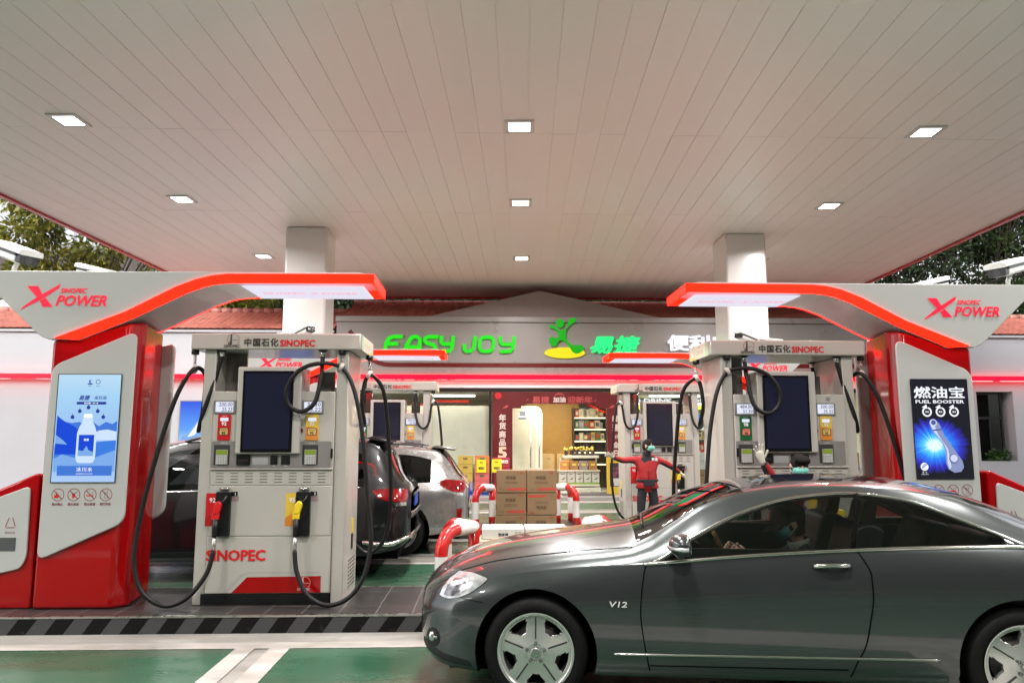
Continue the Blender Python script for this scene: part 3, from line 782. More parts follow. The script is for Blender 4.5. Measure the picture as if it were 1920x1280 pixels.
def pump(loc, label, left, right, mir, digits, hoses, nums=('1','2')):
    t = empty('fuel_dispenser', loc, 0, label, 'fuel pump', 'cream fuel dispensers on the pump islands')
    D = .74
    # overhead beam with rounded bottom
    mb = MB(); mb.box(-.82, .82, -.03, D+.05, 2.405, 2.565)
    beam = mb.build('header_beam', CREAM, t, bevel=.014)
    y = -.033
    mb = MB(); sinopec_mark(mb, -.42, 2.487, .135, y); mb.build('emblem', [INK, mat('mark_red', (.25,.05,.04), .5, var=0)], beam)
    text('SINOPEC', .026, (-.425,y-.001,2.437), INK, beam, bold=.02, width=.15, ext=.001)
    text('中国石化', .076, (-.305,y,2.475), INK, beam, align='LEFT', bold=.022, width=.325, spacing=1.12)
    text('SINOPEC', .062, (.04,y,2.468), REDT, beam, align='LEFT', bold=.035, width=.335)
    # price card on the beam end facing the middle of the forecourt
    ex = -.823 if mir else .823
    mb = MB(); s_ = -1 if mir else 1
    for k, (z0, z1, mi) in enumerate(((2.41,2.56,0),)):
        mb.add([(ex,.02,z0),(ex,D,z0),(ex,D,z1),(ex,.02,z1)], [(0,1,2,3)], 0)
    ex2 = ex + s_*.001
    mb.add([(ex2,.02,2.41),(ex2,.12,2.41),(ex2,.16,2.48),(ex2,.10,2.56),(ex2,.02,2.56)], [(0,1,2,3,4)], 1)
    mb.add([(ex2,.42,2.41),(ex2,D,2.41),(ex2,D,2.45),(ex2,.55,2.445)], [(0,1,2,3)], 2)
    mb.build('price_card', [mat('card_pale', (.55,.55,.44), .4, var=0), mat('card_green', (.33,.55,.36), .4, var=0), mat('card_yellow', (.70,.50,.16), .4, var=0)], beam)
    rt = (R(90), 0, R(-90)) if mir else (R(90), 0, R(90))
    text('加油站', .02, (ex2+s_*.001,.36,2.532), mat('card_ink', (.30,.27,.21), .5, var=0), beam, ext=0, rot=rt)
    text('1 2 3 5', .042, (ex2+s_*.001,.38,2.478), mat('card_ink'), beam, ext=0, rot=rt, width=.30)
    # corner posts
    for a, b in ((-.70,-.585), (.585,.70)):
        mb = MB(); mb.box(a, b, .02, D-.02, 0, 2.404); mb.build('post', CREAM, t, bevel=.008)
    # grille, yellow sticker on the outer side faces
    sx = -.7025 if mir else .7025
    mb = MB()
    for i in range(8):
        for j in range(3):
            z = .10 + i*.036; y0 = .28 + j*.12
            mb.box(sx-.003, sx+.003, y0, y0+.095, z, z+.012, 0)
    mb.build('side_grille', DGREY, t)
    mb = MB(); mb.box(sx-.0015, sx+.0015, .40, .50, .60, .75, 0); mb.box(sx-.0015, sx+.0015, .40, .50, .45, .598, 1)
    mb.build('warning_sticker', [YEL, BLACK], t)
    # main cabinet between the posts
    mb = MB(); mb.box(-.583, .583, 0.0, D, .105, 2.0); cab = mb.build('cabinet', CREAM, t, bevel=.006)
    mb = MB(); mb.box(-.62, .575, .005, D-.01, 0, .103); mb.build('plinth', BLACK, t, bevel=.004)
    # header posts behind: dark mirrored inner panel seen through the gap
    for q in ((-.584, -.38, .30, .34, 2.001, 2.404), (.34, .50, .36, .40, 2.001, 2.22)):
        MB().box(*q).build('inner_panel', mat('mirror_panel', (.30,.28,.26), .12, .7, var=0), t)
    # protruding screen housing
    mb = MB(); mb.box(-.35, .265, -.045, .30, 1.40, 2.235); hs_ = mb.build('screen_housing', CREAM, t, bevel=.012)
    mb = MB(); mb.box(-.295, .19, -.055, -.04, 1.415, 2.195); fr = mb.build('screen_frame', PFRAME, hs_, bevel=.004)
    mb = MB(); mb.box(-.27, .165, -.058, -.05, 1.445, 2.17); mb.build('screen', PSCR, fr)
    # displays, grade tags
    for k, (g, xl, xt) in enumerate(((left, -.475, -.47), (right, .37, .37))):
        mb = MB(); mb.box(xl-.105, xl+.105, -.014, .01, 1.785, 1.912); d = mb.build('price_display', MGREY, cab, bevel=.004)
        mb = MB(); mb.box(xl-.082, xl+.085, -.0165, -.01, 1.80, 1.897); mb.build('lcd', LCD, d)
        text(digits[k][0], .036, (xl+.078,-.0175,1.872), LCDINK, d, align='RIGHT', ext=0, shear=.12, width=.13 if len(digits[k][0]) > 4 else .09, bold=.012)
        text(digits[k][1], .036, (xl+.078,-.0175,1.824), LCDINK, d, align='RIGHT', ext=0, shear=.12, width=.10, bold=.012)
        c1, c2 = GRADES[g]
        m1 = mat('grade_%s_upper' % g, c1, .35, var=0); m2 = mat('grade_%s_lower' % g, c2, .35, var=0)
        mb = MB()
        mb.prism(roundpoly([(xt-.061,1.53),(xt+.061,1.53),(xt+.061,1.775),(xt-.061,1.775)], .012), -.0095, .01, 0)
        mb.prism(roundpoly([(xt-.0605,1.5305),(xt+.0605,1.5305),(xt+.0605,1.645),(xt-.0605,1.665)], .008), -.0115, 0, 1)
        mb.prism(roundpoly([(xt-.042,1.575),(xt+.042,1.575),(xt+.046,1.61),(xt+.042,1.65),(xt-.042,1.65),(xt-.046,1.61)], .012), -.0135, 0, 2)
        mb.prism(roundpoly([(xt-.036,1.581),(xt+.036,1.581),(xt+.040,1.61),(xt+.036,1.644),(xt-.036,1.644),(xt-.040,1.61)], .01), -.0145, 0, 3)
        mb.box(xt-.038, xt+.038, -.0125, 0, 1.712, 1.745, 4)
        tg = mb.build('grade_tag', [m1, m2, INK, mat('badge_face_%s' % g, {'92': (.55,.36,.12), '95': (.60,.42,.14), '98': (.70,.20,.12)}[g], .4, var=0), LCD], cab)
        text(g, .034, (xt,-.013,1.687), WINK, tg, ext=0, bold=.03); text(g, .026, (xt,-.0158,1.598), INK, tg, ext=0, bold=.03)
        text('车用乙醇', .013, (xt,-.0158,1.628), INK, tg, ext=0); text('加油机 1号', .009, (xt,-.012,1.76), WINK, tg, ext=0)
    mb = MB(); mb.cyl((.262,-.022,1.625),(.262,.01,1.625), .019, 16, 0); mb.cyl((.262,-.012,1.625),(.262,.01,1.625), .024, 16, 1); mb.build('stop_button', [DRED, mat('button_ring', (.25,.1,.1), .3, var=0)], cab)
    text('紧急停止', .014, (.262,-.002,1.67), INK, cab, ext=0)
    mb = MB(); mb.cyl((.41,-.003,1.955),(.41,.01,1.955), .021, 18); mb.build('lock', STEEL, cab)
    # grey service band
    mb = MB(); mb.prism(roundpoly([(-.578,1.272),(.56,1.272),(.56,1.52),(-.578,1.52)], .014), -.008, .01); gb = mb.build('service_band', MGREY, cab)
    for x0 in (-.555, .285):
        mb = MB(); mb.box(x0, x0+.15, -.0095, 0, 1.295, 1.485, 0)
        kp = mb.build('keypad_recess', mat('recess_dark', (.03,.027,.025), .5, var=0), gb)
        mb = MB(); o_ = len(mb.v)
        mb.box(x0+.025, x0+.135, -.024, -.008, 1.30, 1.44, 0); mb.box(x0+.03, x0+.128, -.026, -.02, 1.395, 1.435, 1)
        for r_ in range(4):
            for c_ in range(4): mb.box(x0+.033+c_*.024, x0+.051+c_*.024, -.0285, -.02, 1.306+r_*.021, 1.321+r_*.021, 2)
        mb.build('keypad', [mat('keypad_plate', (.45,.45,.42), .35, .4, var=0), LIME, mat('keypad_key', (.55,.55,.53), .4, .2, var=0)], kp)
        text('刷卡区  ☎', .012, (x0+.09,-.0095,1.503), WINK, gb, ext=0)
    mb = MB(); mb.prism(roundpoly([(-.335,1.293),(-.205,1.293),(-.205,1.392),(-.335,1.392)], .012), -.022, -.004, 0); mb.box(-.315,-.225,-.026,-.01,1.335,1.345,1)
    mb.build('card_reader', [BLACK, mat('reader_slot', (.05,.03,.03), .3, var=0)], gb)
    mb = MB(); mb.prism(roundpoly([(-.19,1.30),(-.04,1.30),(-.04,1.372),(-.19,1.372)], .008), -.010, -.004, 0); mb.build('receipt_cover', mat('receipt_grey', (.31,.31,.31), .35, var=0), gb)
    for x0, x1 in ((-.015,.052),(.088,.17)):
        mb = MB(); mb.box(x0, x1, -.018, -.004, 1.30, 1.383, 0); mb.build('scanner_window', BLACK, gb, bevel=.003)
        text('扫码', .011, ((x0+x1)/2,-.0095,1.285), WINK, gb, ext=0)
    # ledge, vent panel, lower doors
    mb = MB(); mb.box(-.583, .583, -.028, 0, 1.252, 1.262); mb.build('ledge', CREAM, cab, bevel=.003)
    mb = MB(); mb.box(-.578, .574, -.007, .006, 1.105, 1.243); vp = mb.build('vent_panel', CREAM, cab, bevel=.004)
    for i in range(8):
        mb = MB()
        for j in range(4):
            x0 = -.525 + i*.138; z = 1.128 + j*.028
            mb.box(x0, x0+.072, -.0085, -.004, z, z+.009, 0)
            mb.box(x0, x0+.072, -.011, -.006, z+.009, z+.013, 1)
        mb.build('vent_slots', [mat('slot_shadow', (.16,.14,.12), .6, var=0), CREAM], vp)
    mb = MB(); mb.box(-.578, .574, -.009, .006, .632, 1.098); md = mb.build('upper_door', CREAM, cab, bevel=.005)
    mb = MB(); mb.box(-.578, .574, -.006, .006, .108, .626); ld = mb.build('lower_door', CREAM, cab, bevel=.005)
    text('SINOPEC', .095, (-.575,-.008,.455), REDT, ld, align='LEFT', bold=.04, width=.545, ext=.003)
    mb = MB()
    poly(mb, [(-.33,.112),(-.19,.255),(.50,.262),(.50,.112)], -.0075, 0)
    poly(mb, [(-.41,.112),(-.37,.112),(-.225,.27),(-.15,.287),(.50,.287),(.50,.302),(-.17,.302),(-.25,.285)], -.0075, 1)
    dc = mb.build('red_decal', [RED, GREYST], ld)
    mb = MB(); sinopec_mark(mb, .345, .19, .125, -.009, 0, 0); mb.build('emblem', [mat('decal_silver', (.55,.42,.40), .4, var=0)], dc)
    text('SINOPEC', .022, (.345,-.0095,.143), mat('decal_silver'), dc, bold=.02, width=.12, ext=0)
    # hinges
    mb = MB(); mb.box(.556 if not mir else -.576, .576 if not mir else -.556, -.016, 0, 1.36, 1.45); mb.build('hinge', BLACK, cab, bevel=.003)
    # nozzle bays
    for k, (g, x0) in enumerate(((left, -.50), (right, .25))):
        mb = MB(); mb.prism(roundpoly([(x0,.635),(x0+.135,.635),(x0+.135,1.045),(x0,1.045)], .012), -.055, -.008, 0); mb.box(x0+.125,x0+.19,-.016,-.008,1.005,1.045,0)
        hb = mb.build('nozzle_holder', BLACK, md, bevel=.004)
        text(nums[k], .024, (x0+.17,-.0175,1.025), WINK, hb, ext=0, bold=.02)
        mb = MB(); mb.box(x0+.138, x0+.20, -.0125, -.008, .955, .998, 0); mb.build('number_label', mat('label_pink', (.30,.20,.20), .4, var=0), md)
        mb = MB(); xq = x0 - .105
        c1, c2 = GRADES[g]
        poly(mb, [(xq,.725),(xq+.115,.725),(xq+.115,1.03),(xq,1.03)], -.0105, 0)
        poly(mb, [(xq,.725),(xq+.115,.725),(xq+.115,.87),(xq,.80)], -.0112, 1)
        gp = mb.build('grade_plate', [mat('grade_%s_upper' % g), mat('grade_plate_low_%s' % g, {'92': (.38,.006,.01), '95': (.60,.20,.02), '98': (.006,.07,.02)}[g], .4, var=0)], md)
        text(g, .042, (xq+.062,-.0118,.965), WINK, gp, ext=0, bold=.02)
        mb = MB(); mb.box(x0+.025, x0+.11, -.035, -.008, 1.062, 1.082, 0); mb.cyl((x0+.03,-.035,1.075),(x0+.105,-.035,1.075), .008, 8); mb.build('clip', CHROME, md)
        # nozzle hanging in the bay
        xn = x0 + .02
        mb = MB()
        mb.prism(roundpoly([(xn-.025,.845),(xn+.03,.845),(xn+.048,.90),(xn+.055,.945),(xn+.015,.965),(xn-.012,.93)], .012), -.115, -.058, 0)
        mb.prism(roundpoly([(xn-.035,.79),(xn+.028,.79),(xn+.032,.855),(xn-.03,.86)], .012), -.108, -.062, 0)
        noz = mb.build('nozzle', {'92': mat('nozzle_red', (.60,.012,.015), .35, coat=.2, var=.03), '95': YEL, '98': mat('nozzle_green', (.01,.22,.06), .35, coat=.2, var=.03)}[g], t, bevel=.008, bseg=3)
        mb = MB(); mb.tube([(xn-.002,-.082,.80),(xn-.004,-.085,.70),(xn-.004,-.088,.632)], [.030,.026,.022], 12); mb.build('grip', BLACK, noz); mb = MB(); mb.tube(spline([(xn+.03,-.085,.93),(xn+.075,-.085,.97),(xn+.085,-.06,1.01)], 5), .014, 8); mb.build('spout', BLACK, noz)
        mb = MB(); mb.tube([(xn-.004,-.088,.634),(xn-.004,-.09,.56),(xn-.003,-.09,.50)], [.017,.020,.015], 12); mb.build('swivel', STEEL, noz)
    # hoses: each hangs from the beam, rides over a sprung hook and comes down to its nozzle
    for k, (path, hook) in enumerate(hoses):
        pts = [((-p[0] if mir else p[0]), p[1], p[2]) for p in path]
        mb = MB(); mb.tube(spline(pts, 9), .0215, 10)
        ho = mb.build('hose', RUBBER, t)
        p0 = pts[0]
        mb = MB(); mb.tube([(p0[0],p0[1],2.41),(p0[0],p0[1],2.345)], .026, 12, 0); mb.tube([(p0[0],p0[1],2.41),(p0[0],p0[1],2.395)], .042, 12, 1); mb.build('coupling', [CHROME, BLACK], ho)
        if hook:
            hx = -hook[0] if mir else hook[0]
            mb = MB(); mb.cyl((hx,hook[1],2.405),(hx,hook[1],2.36), .036, 12, 1)
            hel = [(hx + .012*math.cos(i*.9), hook[1] + .012*math.sin(i*.9), 2.36 - (2.36-hook[2]-.03)*i/40) for i in range(41)]
            mb.tube(hel, .006, 5, 0); hk = mb.build('hose_hook', [STEEL, BLACK], t)
            mb = MB(); mb.lathe([(.028,-.022),(.044,-.018),(.046,.018),(.028,.022),(.028,-.022)], (0,0,0), 14, 0, 'x'); mb.xf(Matrix.Translation((hx, hook[1], hook[2])) @ Matrix.Rotation(R(-25 if mir else 25), 4, 'Y')); mb.build('hose_ring', mat('ring_white', (.55,.52,.48), .45, var=.05), hk)
    return t
yf = -.09
# near pump hoses (built for the left pump, mirrored for the right one)
HL = ([(-.55,.06,2.35),(-.60,.04,2.1),(-.69,.02,1.78),(-.76,.12,1.62),(-.80,.30,1.78),(-.76,.24,2.08),(-.745,.12,2.205),(-.80,.0,2.205),(-.92,-.06,1.94),(-1.05,-.10,1.41),(-1.155,-.12,.86),(-1.18,-.15,.45),(-1.09,-.17,.17),(-.88,-.17,.035),(-.68,-.16,.10),(-.53,-.12,.30),(-.485,-.09,.50)], (-.80,.04,2.215))
HR = ([(.44,.04,2.35),(.445,-.04,2.12),(.40,-.09,1.88),(.27,-.10,1.80),(.155,-.10,1.88),(.14,-.10,2.03),(.24,-.09,2.19),(.42,-.06,2.265),(.63,0.0,2.235),(.76,-.02,2.03),(.86,-.05,1.6),(.93,-.08,1.0),(.975,-.10,.62),(.93,-.14,.30),(.80,-.17,.10),(.60,-.17,.03),(.41,-.15,.12),(.30,-.12,.32),(.267,-.09,.50)], (.635,.02,2.24))
HB = ([(.55,.66,2.35),(.62,.74,1.95),(.70,.80,1.72),(.77,.62,1.70),(.76,.50,1.90),(.79,.50,2.15),(.86,.52,2.195),(.97,.60,2.02),(1.02,.70,1.5),(1.04,.80,.9),(.98,.84,.5),(.80,.86,.34),(.6,.84,.5)], (.825,.5,2.205))
HB2 = ([(-.55,.66,2.35),(-.66,.72,1.9),(-.80,.80,1.2),(-.84,.86,.6),(-.70,.88,.25),(-.5,.86,.5)], None)
pump((-2.06, 7.33, ZI), 'cream fuel pump with red 92 and yellow 95 nozzles, nearest on the left', '92', '95', False, (('200.00','25.23'),('30.30','3.22')), [HL, HR, HB, HB2])
pump((3.14, 7.68, ZI), 'cream fuel pump with green 98 tag, on the right behind the grey coupe', '98', '95', True, (('484.00','51.30'),('300.00','35.55')), [HL, HR, HB, HB2], ('3','4'))
FL = ([(-.55,.06,2.35),(-.56,.0,2.0),(-.62,-.05,1.78),(-.72,-.05,1.74),(-.80,-.02,1.9),(-.82,0,2.15),(-.86,0,2.2),(-.93,-.02,2.1),(-1.0,-.05,1.5),(-1.06,-.08,.8),(-1.0,-.12,.3),(-.80,-.14,.06),(-.62,-.12,.14),(-.50,-.10,.36),(-.485,-.09,.50)], (-.84,.0,2.205))
FR = ([(.44,.04,2.35),(.45,0,2.0),(.52,-.05,1.78),(.62,-.05,1.73),(.70,-.03,1.85),(.74,0,2.15),(.79,0,2.2),(.86,-.02,2.1),(.93,-.05,1.5),(.97,-.08,.8),(.90,-.12,.3),(.70,-.14,.06),(.45,-.13,.10),(.30,-.11,.30),(.267,-.09,.50)], (.765,0,2.205))
pump((-1.74, 13.55, ZI), 'cream fuel pump with green tag, farther back behind the black SUV', '98', '95', False, (('150.00','15.88'),('200.00','23.70')), [FL, FR], ('5','6'))
pump((3.26, 13.92, ZI), 'cream fuel pump with red tag, farther back behind the attendant in red', '92', '95', True, (('200.00','25.23'),('236.00','28.04')), [FR, FL], ('7','8'))
# ================================================================== convenience store
PIN = []
shop = empty('convenience_store', (3.8, 24.5, 0), 0, 'white convenience store with green lettering, red stripe and open lit shopfront', 'shop'); PIN.append(shop)
WALL = mat('store_cladding', (.265,.245,.235), .32, coat=.1, var=.03, vs=1.2)
WALLB = mat('store_wall', (.46,.46,.49), .55, var=.03, vs=1)
SOFF = mat('store_soffit', (.72,.72,.73), .4, var=.02)
FRAME = mat('black_frame', (.012,.012,.012), .3, var=0)
DKRED = mat('dark_red_stripe', (.11,.003,.004), .35, var=.04)
SGREEN = emit('sign_green', (.012,.42,.008), 1.3); SGREEN2 = emit('sign_bright_green', (.02,.62,.15), 1.3); SYEL = emit('sign_yellow', (.95,.80,.02), .95); SDG = emit('sign_figure_green', (.008,.22,.008), 1.3)
SWHITE = emit('sign_white', (.95,.95,1), 1.1)
def tile_roof(x0, x1, y0, z0, y1, z1, parent, name='roof'):
    mb = MB(); wv = .19; nx = int((x1-x0)/wv*6); rows = 9
    me_v = []; 
    ln = math.hypot(y1-y0, z1-z0); uy, uz = (y1-y0)/ln, (z1-z0)/ln; ny, nz_ = -uz, uy
    ts = []
    for r_ in range(rows): ts += [(r_/rows, .035), ((r_+.999)/rows, 0.0)]
    for (t, h) in ts:
        for i in range(nx+1):
            x = x0 + (x1-x0)*i/nx
            ph = x/wv
            a = h + .028*abs(math.sin(math.pi*ph))**.7
            me_v.append((x, y0+uy*ln*t+ny*a, z0+uz*ln*t+nz_*a))
    fs = [[j*(nx+1)+i, j*(nx+1)+i+1, (j+1)*(nx+1)+i+1, (j+1)*(nx+1)+i] for j in range(len(ts)-1) for i in range(nx)]
    mb.add(me_v, fs, 0, True)
    # back slope, plain
    mb.box(x0, x1, y0+.1, y1, z0-.3, z0-.02)
    mb.quad((x0,y1,z1),(x1,y1,z1),(x1,y1+2.5,z0-.1),(x0,y1+2.5,z0-.1))
    rf = mb.build(name, mat('roof_tile', (.47,.155,.115), .6, var=.25, vs=3.5), parent, fixn=False)
    rb = MB(); k = int((x1-x0)/.34)
    for i in range(k):
        xa = x0+(x1-x0)*i/k; xb = x0+(x1-x0)*(i+1)/k
        rb.tube([(xa,y1,z1+.06),(xb+.03,y1,z1+.06)], [.10,.085], 8)
    rb.build('ridge_tiles', mat('ridge_tile', (.52,.24,.20), .6, var=.2, vs=3), rf)
    return rf
tile_roof(-4.6, 12.2, 23.35, 5.42, 25.6, 6.30, shop)
mb = MB(); mb.box(-4.55, 12.1, 22.45, 23.3, 3.605, 5.20); fascia = mb.build('fascia', WALL, shop, bevel=.01)
mb = MB(); mb.box(-4.58, 12.13, 22.39, 23.38, 5.203, 5.375); mb.build('cornice', WALL, fascia, bevel=.015)
mb = MB(); mb.prism([(-2.0,5.377),(5.55,5.377),(1.62,6.25)], 22.75, 23.5); mb.build('gable', mat('gable_render', (.29,.255,.24), .7, var=.07, vs=2, bump=.1), shop)
mb = MB()
def ribbon(mb, P, wd, y0, y1):
    for a, b in zip(P, P[1:]):
        pass
    L_, R_ = [], []
    for i, p in enumerate(P):
        a = Vector(P[max(i-1,0)]); b = Vector(P[min(i+1,len(P)-1)]); d = (b-a).normalized(); n_ = Vector((-d.y, d.x))*wd/2
        L_.append((p[0]+n_.x,p[1]+n_.y)); R_.append((p[0]-n_.x,p[1]-n_.y))
    for i in range(len(P)-1): mb.prism([L_[i],L_[i+1],R_[i+1],R_[i]], y0, y1)
ribbon(mb, [(12.0,3.90),(-2.9,3.90),(-3.1,3.915),(-3.27,3.955),(-3.42,4.02),(-3.55,4.12),(-3.66,4.25),(-4.16,4.93)], .125, 22.436, 22.46)
mb.build('red_stripe', DKRED, fascia)
mb = MB(); mb.box(-15, -4.42, 22.36, 22.46, 3.46, 3.60); mb.box(-4.42, 18, 22.36, 22.46, 3.46, 3.60); led = mb.build('red_led_line', LEDPINK, shop)
mb = MB(); mb.box(-4.55, 12.1, 22.52, 23.3, 3.22, 3.455); mb.build('soffit_band', SOFF, shop)
mb = MB(); mb.box(-4.4, 12.0, 22.50, 22.60, 3.10, 3.215); mb.build('head_frame', FRAME, shop)
# shop sign
yS = 22.40
GRP = 'raised letters of the shop sign'
def stroke(mb, P, wd):
    ribbon(mb, P, wd, yS-.03, yS+.05)
def letter(name, strokes, x, z, w_, h, m, wd=.075, sh=.12):
    mb = MB()
    for s_ in strokes:
        stroke(mb, [(x + (p[0])*w_ + sh*(p[1]-.5)*h, z + p[1]*h) for p in s_], wd)
    return mb.build('sign_letter', m, fascia)
Hh, zz = .44, 4.31
letter('E', [[(1.05,1),(.4,1),(.12,.85),(0,.55),(.0,.15),(.12,0),(.9,0)],[(.15,.5),(.8,.5)]], -3.05, zz, .44, Hh, SGREEN, .102)
letter('A', [[(0,-.08),(.10,.45),(.28,.85),(.5,1),(.75,1),(.95,.85),(1,.6),(1,-.08)],[(.2,.28),(.95,.28)]], -2.46, zz, .42, Hh, SGREEN, .102)
letter('S', [[(1.05,1),(.3,1),(.08,.88),(.05,.72),(.2,.58),(.8,.42),(.95,.28),(.9,.12),(.7,0),(0,0)]], -1.93, zz, .40, Hh, SGREEN, .102)
letter('Y', [[(0,1.05),(.05,.65),(.2,.5),(.9,.5)],[(1,1.05),(1,.2),(.85,.02),(.2,.0)]], -1.42, zz, .36, Hh, SGREEN, .102)
letter('J', [[(.85,1.05),(.8,.2),(.65,.02),(.25,.02),(.1,.15),(.08,.5)]], -.72, zz, .38, Hh, SGREEN, .102)
letter('O', [[(.5,1),(.85,.95),(1,.75),(1,.25),(.85,.05),(.5,0),(.15,.05),(0,.25),(0,.75),(.15,.95),(.5,1)]], -.24, zz, .42, Hh, SGREEN, .102, .06)
letter('Y', [[(0,1.05),(.05,.65),(.2,.5),(.9,.5)],[(1,1.05),(1,.2),(.85,.02),(.1,.0)]], .36, zz, .42, Hh, SGREEN, .102)
# leaping green figure on a yellow oval: the store's emblem
def P2(px, py): return (1.72 + (px-200)/330.*1.0, 4.11 + (710-py)/330.*1.0)
mb = MB(); mb.prism([P2(405+203*math.cos(a), 655-54*math.sin(a)) for a in [i*math.pi/20 for i in range(40)]], yS-.01, yS+.06); mb.build('emblem_oval', SYEL, fascia)
mb = MB()
body = [(248,380),(262,374),(290,380),(330,410),(355,432),(400,425),(430,400),(438,360),(450,325),(475,303),(508,300),(522,318),(515,340),(480,360),(440,395),(418,430),(415,480),(425,525),(450,560),(480,580),(540,578),(585,585),(597,610),(580,640),(545,662),(510,664),(480,645),(455,600),(425,560),(400,535),(375,525),(352,530),(335,550),(322,580),(300,590),(270,582),(250,545),(252,510),(275,498),(310,505),(335,512),(345,490),(345,455),(325,425),(290,408),(258,402)]
mb.prism([P2(*p) for p in body], yS-.05, yS+.055); mb.prism([P2(360+40*math.cos(a), 358-43*math.sin(a)) for a in [i*math.pi/12 for i in range(24)]], yS-.05, yS+.055)
mb.build('emblem_figure', SDG, fascia)
text('易捷', .50, (3.88,yS,4.53), SGREEN2, fascia, 'sign_letter', bold=.035, shear=.22, width=1.48, ext=.04)
text('便利店', .46, (5.50,yS,4.59), SWHITE, fascia, 'sign_letter', align='LEFT', bold=.035, width=1.95, ext=.04)
# ---- glazed front
GL = glass('shop_glass', (.95,.97,.955), .8)
def glazed(x0, x1, n):
    w_ = (x1-x0)/n
    for i in range(n):
        a = x0+i*w_; b = a+w_
        mb = MB(); mb.box(a, a+.06, 22.52, 22.60, .1, 3.098); mb.box(b-.06, b-.0, 22.521, 22.599, .1, 3.098); mb.box(a+.06,b-.06,22.52,22.60,.1,.20)
        f = mb.build('window_frame', FRAME, shop)
        mb = MB(); mb.box(a+.06, b-.06, 22.552, 22.562, .20, 3.098); mb.build('pane', GL, f)
glazed(-4.4, .12, 2); glazed(4.06, 12.0, 4)
INT = mat('interior_wall', (.62,.60,.52), .6, var=.03)
mb = MB(); mb.box(-4.5, 12.1, 28.6, 28.8, 0, 3.6); mb.box(-4.6,-4.4,23.3,28.6,0,3.6); mb.box(12.0,12.2,23.3,28.6,0,3.6); mb.build('interior_wall', INT, shop)
mb = MB(); mb.box(-4.39, 11.99, 22.62, 28.59, 3.12, 3.2); mb.build('interior_ceiling', mat('interior_ceiling', (.6,.58,.5), .6, var=0), shop)
mb = MB(); mb.box(-4.39, 11.99, 22.62, 28.59, .09, .104); mb.build('interior_floor', mat('interior_floor', (.45,.43,.39), .25, var=.04), shop)
mb = MB(); mb.box(-4.3, .05, 22.92, 22.97, .25, 2.70); mb.build('window_backing', mat('window_backing', (.55,.54,.46), .5, var=.06, vs=1.5), shop)
mb = MB()
for x_ in (-2.0, 1.2, 5.4, 8.4): mb.box(x_-.06, x_+1.6, 24.4, 24.5, 3.06, 3.102)
tl = mb.build('ceiling_tube_light', emit('tube_glow', (1,.96,.86), 6), shop)
for i, (x_, y_) in enumerate(((2.2, 23.1),(6.2,24.8),(9.6,24.8),(-2.0,22.80))):
    d = bpy.data.lights.new('shop_lamp', 'AREA'); d.shape = 'RECTANGLE'; d.size = 1.6; d.size_y = .5; d.energy = [80,60,45,30][i]; d.size_y = .5 if i < 3 else .18; d.size = 1.6 if i < 3 else 4.0; d.color = (1,.90,.72)
    lo = bpy.data.objects.new('shop_lamp', d); col.objects.link(lo); lo.parent = shop; lo.location = (x_-3.8, y_-24.5, 3.04)
# ---- red new year surround of the doorway
BANR = mat('banner_red', (.11,.003,.005), .45, var=.12, vs=2)
GOLD = mat('banner_gold_print', (.72,.52,.36), .5, var=.05); PINKP = mat('banner_pink_print', (.42,.06,.06), .5, var=.05); WHP = mat('banner_white_print', (.62,.50,.46), .5, var=.04)
arch = empty('door_banner', (2.1, 22.48, .1), 0, 'dark red new year banner framing the shop doorway', 'banner'); PIN.append(arch)
mb = MB(); mb.prism([(.16,.1),(.76,.1),(.76,2.60),(1.02,2.60),(1.02,2.68),(1.12,2.68),(1.12,2.74),(3.26,2.74),(3.26,2.68),(3.36,2.68),(3.36,2.60),(3.60,2.60),(3.60,.1),(4.04,.1),(4.04,3.09),(.16,3.09)], 22.44, 22.50); bb = mb.build('banner_board', BANR, arch)
text('易捷', .20, (1.36,22.438,2.86), PINKP, bb, align='LEFT', bold=.03, width=.50); text('加油', .15, (2.17,22.432,2.86), WHP, bb, bold=.05, width=.36); text('迎新年', .20, (2.42,22.438,2.86), PINKP, bb, align='LEFT', bold=.03, width=.74)
mb = MB(); mb.prism(roundpoly([(1.94,2.755),(2.40,2.755),(2.40,2.965),(1.94,2.965)], .04), 22.433, 22.44, 0)
for (x_, z_, s_) in ((.55,2.65,.10),(3.75,2.66,.10),(1.2,2.86,.05),(3.25,2.84,.05)): poly(mb, [(x_-s_,z_-.05),(x_+s_*.3,z_+s_*.5),(x_+s_,z_+.02),(x_+s_*.2,z_-s_*.4)], 22.437, 1)
disc(mb, .33, 2.98, .10, 22.437, 2)
for i in range(9):
    a = math.pi*i/8; disc(mb, 2.17+.13*math.cos(a), 2.97+.07*math.sin(a), .03, 22.4375, 1, 10)
mb.build('banner_print', [mat('banner_badge', (.14,.004,.006), .5, var=0), PINKP, mat('banner_lantern', (.50,.01,.012), .5, var=0)], bb)
for ch, z_, h_ in (('年',2.32,.20),('货',2.08,.20),('商',1.83,.20),('品',1.59,.19),('折',.98,.22),('起',.70,.20)): text(ch, h_, (.46,22.436,z_), WHP, bb, bold=.04)
text('5', .30, (.46,22.436,1.29), GOLD, bb, bold=.05, width=.22)
for ch, z_, h_ in (('邮',2.30,.19),('通',2.03,.19),('全',1.52,.17),('日',1.26,.18),('工',.98,.17)): text(ch, h_, (3.86,22.436,z_), WHP, bb, bold=.04)
text('#', .13, (3.88,22.436,1.76), WHP, bb)
